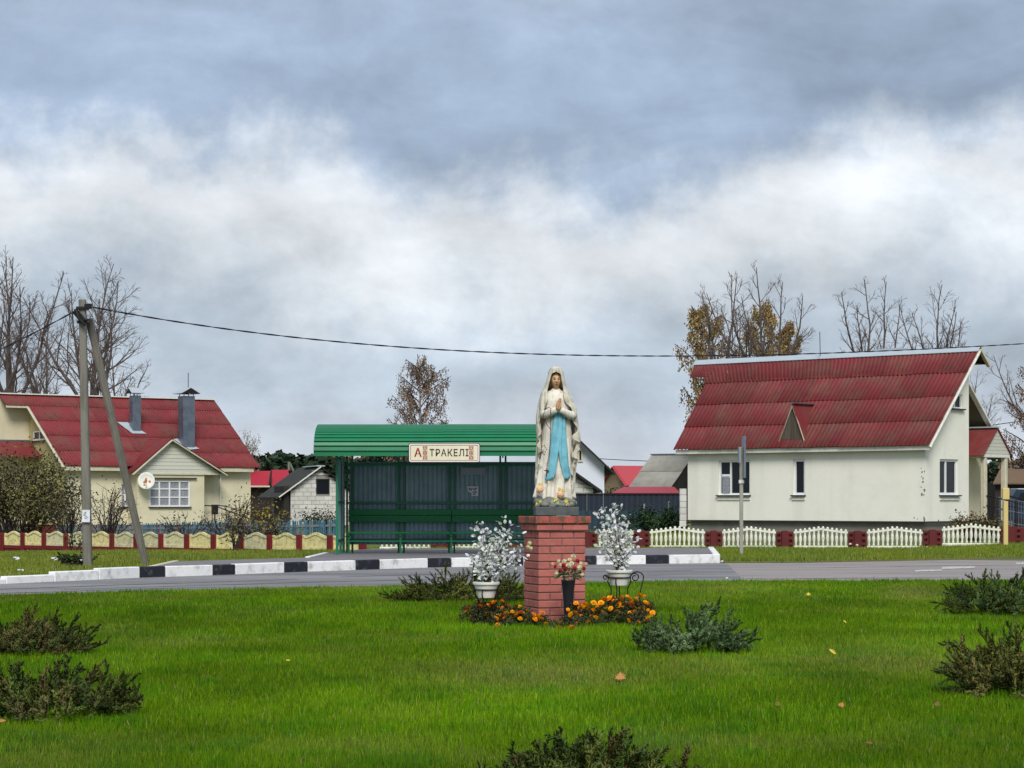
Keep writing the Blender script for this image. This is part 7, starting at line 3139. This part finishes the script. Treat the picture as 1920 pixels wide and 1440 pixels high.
def juniper(label, px, d, w, dp, h, cols, n, seed, tuft=.36, long_=()):
    rng = random.Random(seed)
    c = Vector((X(px, d), d, 0))
    T = thing('juniper_shrub', label, 'juniper', c, 'low junipers on the lawn')
    st_, L = MB(), Leaves()

    def spray(p, d_, ln, col, depth=0):
        d_ = Vector(d_).normalized()
        pts = [p]
        q = p.copy()
        dd = d_.copy()
        nseg = 4
        for k in range(nseg):
            dd = (dd + Vector((rng.gauss(0, .16), rng.gauss(0, .16), rng.gauss(.03, .14)))).normalized()
            q = q + dd * ln / nseg
            pts.append(q.copy())
        st_.tube(pts, [.003, .0025, .002, .0015, .001], 3, cap=False)
        nl = int(ln / .0062)
        for k in range(nl):
            t = .12 + .88 * k / nl
            i = min(int(t * nseg), nseg - 1)
            s = pts[i].lerp(pts[i + 1], t * nseg - i)
            ax = (pts[i + 1] - pts[i]).normalized()
            for m_ in range(3):
                dv_ = rot_from(ax, rng.uniform(.5, .95), rng.uniform(0, 6.28))
                L.tri(s, dv_, rng.uniform(.016, .034) * (1.15 - .5 * t), .0085, jit(col, .35, .1))
        if depth < 1:
            for k in range(5):
                t = .25 + .7 * (k + rng.random() * .5) / 5
                i = min(int(t * nseg), nseg - 1)
                s = pts[i].lerp(pts[i + 1], t * nseg - i)
                ax = (pts[i + 1] - pts[i]).normalized()
                spray(s, rot_from(ax, rng.uniform(.5, .9), rng.uniform(0, 6.28)) + Vector((0, 0, .2)), ln * .42 * (1.15 - t * .6), jit(col, .2), depth + 1)

    for k in range(n):
        a = rng.uniform(0, 6.28)
        q = rng.random() ** .6
        ex, ey = math.cos(a) * q, math.sin(a) * q
        col = cols[rng.randrange(len(cols))]
        bump = .55 + .36 * noise.noise(Vector((ex * 1.9 + seed, ey * 1.9, 0)))
        top = h * math.sqrt(max(.06, 1 - q * q)) * bump
        s = c + Vector((ex * w * .42, ey * dp * .42, top * rng.uniform(.15, .72)))
        dr_ = Vector((ex * 1.1, ey * 1.1, rng.uniform(.0, .7)))
        spray(s, dr_, tuft * .8 * rng.uniform(.4, 1.0) * h / .36, col)
    for (dx, dy, dz, ln) in long_:
        spray(c + Vector((dx * .45, dy * .45, .06)), (dx, dy, dz), ln, cols[0])
    st_.build('stems', M['juniper_stem'], T)
    L.done('foliage', M['leaf'], T, soft=c - Vector((0, 0, h * .25)))
    # inner dead wood mass so the ground does not show through
    return T


BRN = [(.09, .125, .026), (.14, .125, .036), (.10, .10, .03), (.16, .135, .045), (.07, .10, .025), (.15, .15, .04)]
GRN = [(.12, .165, .026), (.08, .13, .023), (.16, .205, .038), (.06, .10, .022)]
BLU = [(.17, .27, .11), (.12, .20, .075), (.24, .34, .16), (.085, .15, .05)]
juniper('brownish low juniper at the left edge, farther of the two', 62, 18.3, .88, .7, .42, BRN, 150, 1)
juniper('dark olive low juniper at the left edge, nearer of the two', 88, 13.0, .92, .7, .40, GRN + BRN[:3], 160, 2, long_=((.55, -.1, .38, .34), (.5, .0, .3, .28)))
juniper('olive juniper at the bottom edge, nearest the front', 1118, 9.55, 1.0, .66, .33, GRN + BRN[:2], 170, 3, .32)
juniper('wide green juniper behind the left flower pot', 868, 28.0, 1.75, .9, .42, [(.13, .155, .026), (.10, .12, .024), (.18, .19, .04), (.06, .08, .02)], 170, 4, .42, long_=((-.85, 0, .34, .5), (-.95, -.1, .3, .45), (-1.1, 0, .22, .35), (.75, 0, .45, .5)))
juniper('blue-green feathery juniper right of the marigolds', 1300, 18.6, .72, .6, .42, BLU, 130, 5, .36, long_=((-.38, 0, .5, .3), (.42, 0, .35, .34), (.5, .1, .28, .3)))
juniper('dark green juniper by the road at the right edge', 1868, 24.8, .98, .8, .50, GRN + BLU[1:2], 150, 6, .38, long_=((-.5, 0, .62, .36), (-.3, 0, .8, .36)))
juniper('rounded brownish juniper at the right edge, nearer the front', 1905, 14.5, .70, .6, .53, [(.20, .195, .045), (.15, .16, .036), (.26, .24, .07), (.10, .14, .035)], 150, 7, .3)

# ================================================================ grass
def vnoise(x, y, seed):
    rng_ = np.random.RandomState(seed)
    G = rng_.rand(256, 256)
    xi, yi = np.floor(x).astype(int), np.floor(y).astype(int)
    fx, fy = x - xi, y - yi
    fx, fy = fx * fx * (3 - 2 * fx), fy * fy * (3 - 2 * fy)
    g = lambda a, b: G[a % 256, b % 256]
    return (g(xi, yi) * (1 - fx) + g(xi + 1, yi) * fx) * (1 - fy) + (g(xi, yi + 1) * (1 - fx) + g(xi + 1, yi + 1) * fx) * fy


def inpoly(x, y, poly):
    r = np.zeros(len(x), bool)
    n = len(poly)
    for i in range(n):
        x1, y1 = poly[i][:2]
        x2, y2 = poly[(i + 1) % n][:2]
        c = (y1 > y) != (y2 > y)
        with np.errstate(divide='ignore', invalid='ignore'):
            xi = (x2 - x1) * (y - y1) / (y2 - y1 + 1e-12) + x1
        r ^= c & (x < xi)
    return r


def blades(name, x, y, z, h, w, cols, seed, lean=.35, simple=False):
    n = len(x)
    rg = np.random.RandomState(seed)
    az = (rg.rand(n) - .5) * 3.0
    la = rg.rand(n) * 6.283
    ln = np.abs(rg.normal(0, lean, n)) * h
    wx, wy = np.cos(az) * w / 2, np.sin(az) * w / 2
    lx, ly = np.cos(la) * ln, np.sin(la) * ln
    tip = np.stack([x + lx, y + ly, z + np.sqrt(np.maximum(h * h - ln * ln, h * h * .05))], 1)
    nv = 3 if simple else 5
    V = np.zeros((n, nv, 3), np.float32)
    V[:, 0] = np.stack([x - wx, y - wy, z], 1)
    V[:, 1] = np.stack([x + wx, y + wy, z], 1)
    V[:, -1] = tip
    if not simple:
        V[:, 2] = np.stack([x + wx * .8 + lx * .32, y + wy * .8 + ly * .32, z + h * .55], 1)
        V[:, 3] = np.stack([x - wx * .8 + lx * .32, y - wy * .8 + ly * .32, z + h * .55], 1)
    me = bpy.data.meshes.new(name)
    me.vertices.add(n * nv)
    me.vertices.foreach_set('co', V.ravel())
    base = (np.arange(n) * nv)[:, None]
    if simple:
        loops, nl, st_ = base + np.array([0, 1, 2]), 3, np.arange(n) * 3
    else:
        loops, nl = np.concatenate([base + np.array([0, 1, 2, 3]), base + np.array([3, 2, 4])], 1), 7
        st_ = np.stack([np.arange(n) * 7, np.arange(n) * 7 + 4], 1)
    me.loops.add(n * nl)
    me.loops.foreach_set('vertex_index', loops.ravel().astype(np.int32))
    me.polygons.add(st_.size)
    me.polygons.foreach_set('loop_start', st_.ravel().astype(np.int32))
    me.update(calc_edges=True)
    at = me.color_attributes.new('tint', 'FLOAT_COLOR', 'POINT')
    C = np.ones((n, nv, 4), np.float32)
    C[:, :, :3] = cols[:, None, :]
    at.data.foreach_set('color', C.ravel())
    me.materials.append(M['grass'])
    Nn = np.zeros((n, nv, 3), np.float32)
    Nn[:, :, 2] = 1
    Nn[:, :, 0] = (-np.sin(az) * .35 + rg.normal(0, .34, n))[:, None]
    Nn[:, :, 1] = (-.25 + rg.normal(0, .34, n))[:, None]
    Nn /= np.linalg.norm(Nn, axis=2)[:, :, None]
    me.normals_split_custom_set_from_vertices(Nn.reshape(-1, 3).tolist())
    o = bpy.data.objects.new(name, me)
    COL.objects.link(o)
    o['kind'] = 'stuff'
    return o


def lawn():
    rg = np.random.RandomState(1)
    xs, ys = [], []
    for y0, y1, dens in ((9.2, 12, 5200), (12, 15, 4000), (15, 19, 2900), (19, 24, 2100), (24, 30, 1500), (30, 35.6, 1100)):
        hw = 1.03 * 960 / F * y1 + 1.7
        n = int((y1 - y0) * 2 * hw * dens)
        xs.append(rg.uniform(-hw, hw, n))
        ys.append(rg.uniform(y0, y1, n))
    x, y = np.concatenate(xs), np.concatenate(ys)
    poly = [(p.x, p.y) for p in lawn_poly]
    keep = inpoly(x, y, poly)
    # bare soil under the pedestal
    dx, dy = x - PC.x, y - PC.y
    u, v = dx * pfx.x + dy * pfx.y, dx * pfy.x + dy * pfy.y
    keep &= ~((np.abs(u) < PW / 2 + .01) & (np.abs(v) < PW / 2 + .01))
    # thin the tufts: worn spots
    x, y = x[keep], y[keep]
    px, py = CX + F * x / y, HY + F * H / y
    n = len(x)
    a = vnoise(x * .8, y * .8, 2) * .6 + vnoise(x * 2.6, y * 2.6, 3) * .4
    b = vnoise(x * .35 + 9, y * .35, 4) * .6 + vnoise(x * 1.3, y * 1.3, 5) * .4
    cl = vnoise(x * 9, y * 9, 6)
    dry = np.clip((b - .52) * 3.2, 0, 1) * .5
    dry += .9 * np.exp(-((px - 1715) / 70) ** 2 - ((py - 1114) / 15) ** 2) + .55 * np.exp(-((px - 1330) / 160) ** 2 - ((py - 1106) / 11) ** 2)
    dry += .75 * np.exp(-((px - 1020) / 240) ** 2 - ((py - 1272) / 26) ** 2) + .45 * np.exp(-((px - 1640) / 190) ** 2 - ((py - 1240) / 38) ** 2) + .35 * np.exp(-((px - 210) / 60) ** 2 - ((py - 1185) / 16) ** 2)
    lush = np.clip((a - .5) * 3, 0, 1)
    lush = np.maximum(lush, np.exp(-((px - 420) / 190) ** 2 - ((py - 1146) / 14) ** 2)) * (dry < .8)
    dry = np.clip(dry, 0, 1)
    mid = np.array([.080, .170, .0015])
    dk = np.array([.036, .115, .001])
    dr_ = np.array([.175, .195, .035])
    lt = np.array([.135, .225, .008])
    st_ = np.array([.30, .25, .11])
    k = rg.rand(n)
    col = mid[None] * np.ones((n, 3))
    col = col + (dk - col) * (lush * .75)[:, None]
    col = col + (lt - col) * ((k > .74) * .9)[:, None]
    col = col + (dr_ - col) * (np.clip(dry * (.35 + .9 * rg.rand(n)), 0, .92))[:, None]
    big = vnoise(x * .45 + 3, y * .22, 11) * .55 + vnoise(x * 1.7, y * .9, 12) * .45
    col *= (.74 + .62 * np.clip((big - .25) * 1.7, 0, 1))[:, None]
    clump = vnoise(x * 4.2, y * 4.2, 13) > .77
    col[clump] = col[clump] * np.array([.72, .92, 1.1])
    straw = rg.rand(n) < (.012 + .13 * dry ** 2)
    col[straw] = st_ * .8
    col *= (1 + rg.normal(0, .22, n))[:, None].clip(.55, 1.5)
    h = (.022 + .026 * cl + .028 * rg.rand(n)) * (1 - .45 * dry) * (1 + .22 * lush)
    h[clump] *= 1.3
    tall = rg.rand(n) < .03
    h[tall] *= 1.6
    w = np.maximum(.0036, y * 3.4e-4) * (.7 + .6 * rg.rand(n))
    nr_ = y < 18
    blades('grass', x[nr_], y[nr_], np.zeros(nr_.sum()), h[nr_], w[nr_], col[nr_], 3)
    fr_ = ~nr_
    return blades('grass', x[fr_], y[fr_], np.zeros(fr_.sum()), h[fr_], w[fr_] * 1.35, col[fr_], 4, simple=True)


lawn()


def verge_grass(poly, n, seed, h0=.07, h1=.13, tone=(.13, .165, .03)):
    rg = np.random.RandomState(seed)
    P = np.array([(p[0], p[1]) for p in poly])
    lo_, hi_ = P.min(0), P.max(0)
    lo_ = np.maximum(lo_, [-19, 30])
    hi_ = np.minimum(hi_, [18, 80])
    x, y = rg.uniform(lo_[0], hi_[0], n), rg.uniform(lo_[1], hi_[1], n)
    k = inpoly(x, y, poly) & (np.abs(CX + F * x / y - CX) < 1080)
    x, y = x[k], y[k]
    n = len(x)
    z = np.array([ground(a, b) for a, b in zip(x, y)]) - .02
    a = vnoise(x * .9, y * .5, seed + 1) * .6 + vnoise(x * 3, y * 2, seed + 2) * .4
    base = np.array(tone)
    c2 = np.array([.11, .17, .02])
    c3 = np.array([.32, .29, .11])
    q = rg.rand(n)
    col = base[None] + (c2 - base)[None] * np.clip((a - .42) * 4, 0, 1)[:, None]
    col = col + (c3 - col) * ((q < .16) * .7)[:, None]
    col *= (1 + rg.normal(0, .18, n))[:, None].clip(.5, 1.6)
    h = (h0 + (h1 - h0) * rg.rand(n)) * (.7 + .8 * a)
    return blades('verge_grass', x, y, z, h, np.full(n, .022) * (.7 + .7 * rg.rand(n)), col, seed + 5, .45, simple=True)


verge_grass(VERGE_L, 150000, 21, .05, .11, (.16, .20, .02))
verge_grass(VERGE_R, 150000, 31, .05, .11, (.14, .20, .012))
yard = [(X(1090, 66), 66), (X(1300, 66), 66), (X(1300, 92), 92), (X(1090, 92), 92)]
verge_grass(yard, 26000, 41, .12, .24, (.14, .17, .03))

# ================================================================ things lying about
def maple(mb, c, r, rot3, rng):
    P = []
    lob = [(0, 1.0), (18, .62), (32, .86), (44, .5), (58, .92), (75, .55), (98, .78), (118, .45), (150, .36), (176, .15)]
    full = [(a, l) for a, l in lob] + [(360 - a, l) for a, l in reversed(lob[1:])]
    for a, l in full:
        q = math.radians(a)
        x, y = math.sin(q) * l * r, math.cos(q) * l * r
        P.append(c + rot3 @ Vector((x, y, .25 * r * (l * l) * .6 * math.cos(q * 2) + rng.uniform(-.06, .06) * r)))
    b = len(mb.v)
    mb.add([c] + P, [(0, i + 1, (i + 1) % len(P) + 1) for i in range(len(P))])
    mb.tube([c + rot3 @ Vector((0, -.1 * r, 0)), c + rot3 @ Vector((.1 * r, -.7 * r, .1 * r))], r * .03, 4)


rng = random.Random(4)
FLV = [(1163, 1271, 15.5, 'fallen', 'large tan maple leaf standing in the grass in front of pedestal', 'maple'), (1561, 1222, 9, 'fallen_yellow', 'narrow pale yellow leaf on the lawn right of the blue-green juniper', 'oval'),
       (1584, 1166, 4.5, 'fallen_yellow', 'tiny yellow leaf on the lawn right of the blue-green juniper, farther back', 'oval'), (1516, 1115, 6, 'fallen_yellow', 'small bright yellow leaf on the lawn near the road', 'maple'),
       (1458, 1321, 8, 'fallen_brown', 'brown curled leaf on the lawn below the blue-green juniper', 'maple'), (1577, 1323, 9.5, 'fallen', 'tan leaf on the lawn, middle of the three brown ones in a row', 'maple'),
       (1757, 1321, 8, 'fallen_brown', 'light brown leaf on the lawn left of the rounded juniper', 'maple'), (250, 1320, 7, 'fallen', 'small tan leaf at the tip of the dark left juniper', 'oval'),
       (3, 1352, 9, 'fallen', 'pale leaf upright at the left edge below the dark juniper', 'oval'), (540, 1238, 5, 'fallen_yellow', 'tiny pale leaf alone in the left half of the lawn', 'oval'), (1630, 1393, 8, 'fallen_brown', 'dull leaf low in the grass near the bottom right', 'oval')]
for px, py, r, m, lab, kind in FLV:
    d = gd(py, .055)
    c = W(px, py, d)
    mb = MB()
    rr = r / F * d * .9
    rot3 = Matrix.Rotation(rng.uniform(-.5, .5), 3, 'Y') @ Matrix.Rotation(rng.uniform(.7, 1.2), 3, 'X') @ Matrix.Rotation(rng.uniform(-1.2, 1.2) if kind == 'maple' else 1.1 * (1 if px > 1000 else -1), 3, 'Z')
    if kind == 'maple':
        maple(mb, c, rr, rot3, rng)
    else:
        P = [c + rot3 @ Vector((x * rr * .42, y * rr, .3 * rr * x * x)) for x, y in ((0, 1), (.7, .55), (1, 0), (.7, -.55), (0, -1), (-.7, -.55), (-1, 0), (-.7, .55))]
        mb.add([c] + P, [(0, i + 1, (i + 1) % 8 + 1) for i in range(8)])
    o = mb.own('fallen_leaf', M[m], c)
    solid(o, .0015)
    tag(o, lab, 'leaf', 'fallen leaves on the lawn')


def pebble(px, py, r, label, Z=ROADZ, m='stone_pale', nm='stone', d=None, group='pale stones by the road'):
    d = d or gd(py, Z + .01)
    c = W(px, py, d)
    bm = bmesh.new()
    bmesh.ops.create_icosphere(bm, subdivisions=2, radius=r / F * d)
    k = rng.uniform(0, 30)
    for v in bm.verts:
        v.co *= 1 + .35 * noise.noise(v.co * (1.2 / (r / F * d)) + Vector((k, 0, 0)))
        v.co.z *= .7
        v.co += c
    bm.verts.index_update()
    mb = MB()
    mb.add([v.co.copy() for v in bm.verts], [[v.index for v in f.verts] for f in bm.faces])
    bm.free()
    o = mb.own(nm, M[m], c, smooth=True)
    tag(o, label, nm, group)


pebble(51, 1116, 4.2, 'pale round stone at the lawn edge far left')
pebble(1363, 1084, 2.8, 'pale stone on the asphalt seam')
pebble(1354, 1053, 3.6, 'flat pale stone at the right end of the kerb')
pebble(1482, 1089, 2.6, 'small pale stone at the lawn edge, right of the seam')
for k, (px, py, lab) in enumerate(((1455, 1032, 'upper pale fallen apple in the verge by the second red pillar'), (1477, 1035, 'pale fallen apple in the verge right of the second red pillar'), (1406, 1033, 'pale fallen apple just right of the stop post'),
                                   (1594, 1020, 'white patch-like fallen apple at the third red pillar'), (1607, 1022, 'lower white fallen apple at the third red pillar'), (1739, 1026, 'large pale fallen apple below the fourth red pillar'),
                                   (1668, 1030, 'pale fallen apple under the baluster section in the middle'), (1614, 1030, 'pale fallen apple in grass below the third red pillar'), (1583, 1032, 'pale fallen apple left below the third red pillar'),
                                   (1837, 1029, 'pale fallen apple in the verge near the marker post'))):
    d = 56.8
    x = X(px, d)
    pebble(px, py, 2.6, lab, d=57.6 + (1030 - py) * .1, nm='fallen_apple', m='stone_pale', group='fallen apples on the right verge')
for k, (px, py, lab) in enumerate(((101, 1051, 'pale scrap in the left verge grass, near the pole'), (148, 1053, 'flat white scrap right beside the pole foot'), (30, 1050, 'pale scrap in the left verge close to the frame edge'), (38, 1074, 'small pale scrap above the white kerb far left'))):
    d = gd(py, -.03)
    c = W(px, py, d)
    mb = MB()
    P = [c + Vector((6 / F * d * math.cos(a) * rng.uniform(.6, 1.1), 0, 2.2 / F * d * math.sin(a) * rng.uniform(.6, 1.2))) + Vector((0, .05 * math.sin(a * 2), .03)) for a in np.linspace(0, 6.28, 9)[:-1]]
    mb.prism(P, (0, .02, .02))
    o = mb.own('paper_scrap', M['paper'], c)
    tag(o, lab, 'paper scrap', 'scraps in the left verge')
# crumpled pink wrapper at the kerb
d = gd(1087, ROADZ)
c = W(162, 1086.5, d)
bm = bmesh.new()
bmesh.ops.create_icosphere(bm, subdivisions=3, radius=1)
for v in bm.verts:
    n_ = noise.noise(v.co * 2.3) * .5 + noise.noise(v.co * 6) * .3
    v.co = Vector((v.co.x * 10, v.co.y * 6, v.co.z * 3.0)) * (1 + n_) * (1 / F * d) + c
bm.verts.index_update()
mb = MB()
mb.add([v.co.copy() for v in bm.verts], [[v.index for v in f.verts] for f in bm.faces])
bm.free()
o = mb.own('crumpled_wrapper', M['pink'], c)
tag(o, 'crumpled pink and white wrapper lying against the white kerb', 'wrapper')
print('objects', len(bpy.data.objects), 'tris', sum(len(m.loops) - 2 * len(m.polygons) for m in bpy.data.meshes))
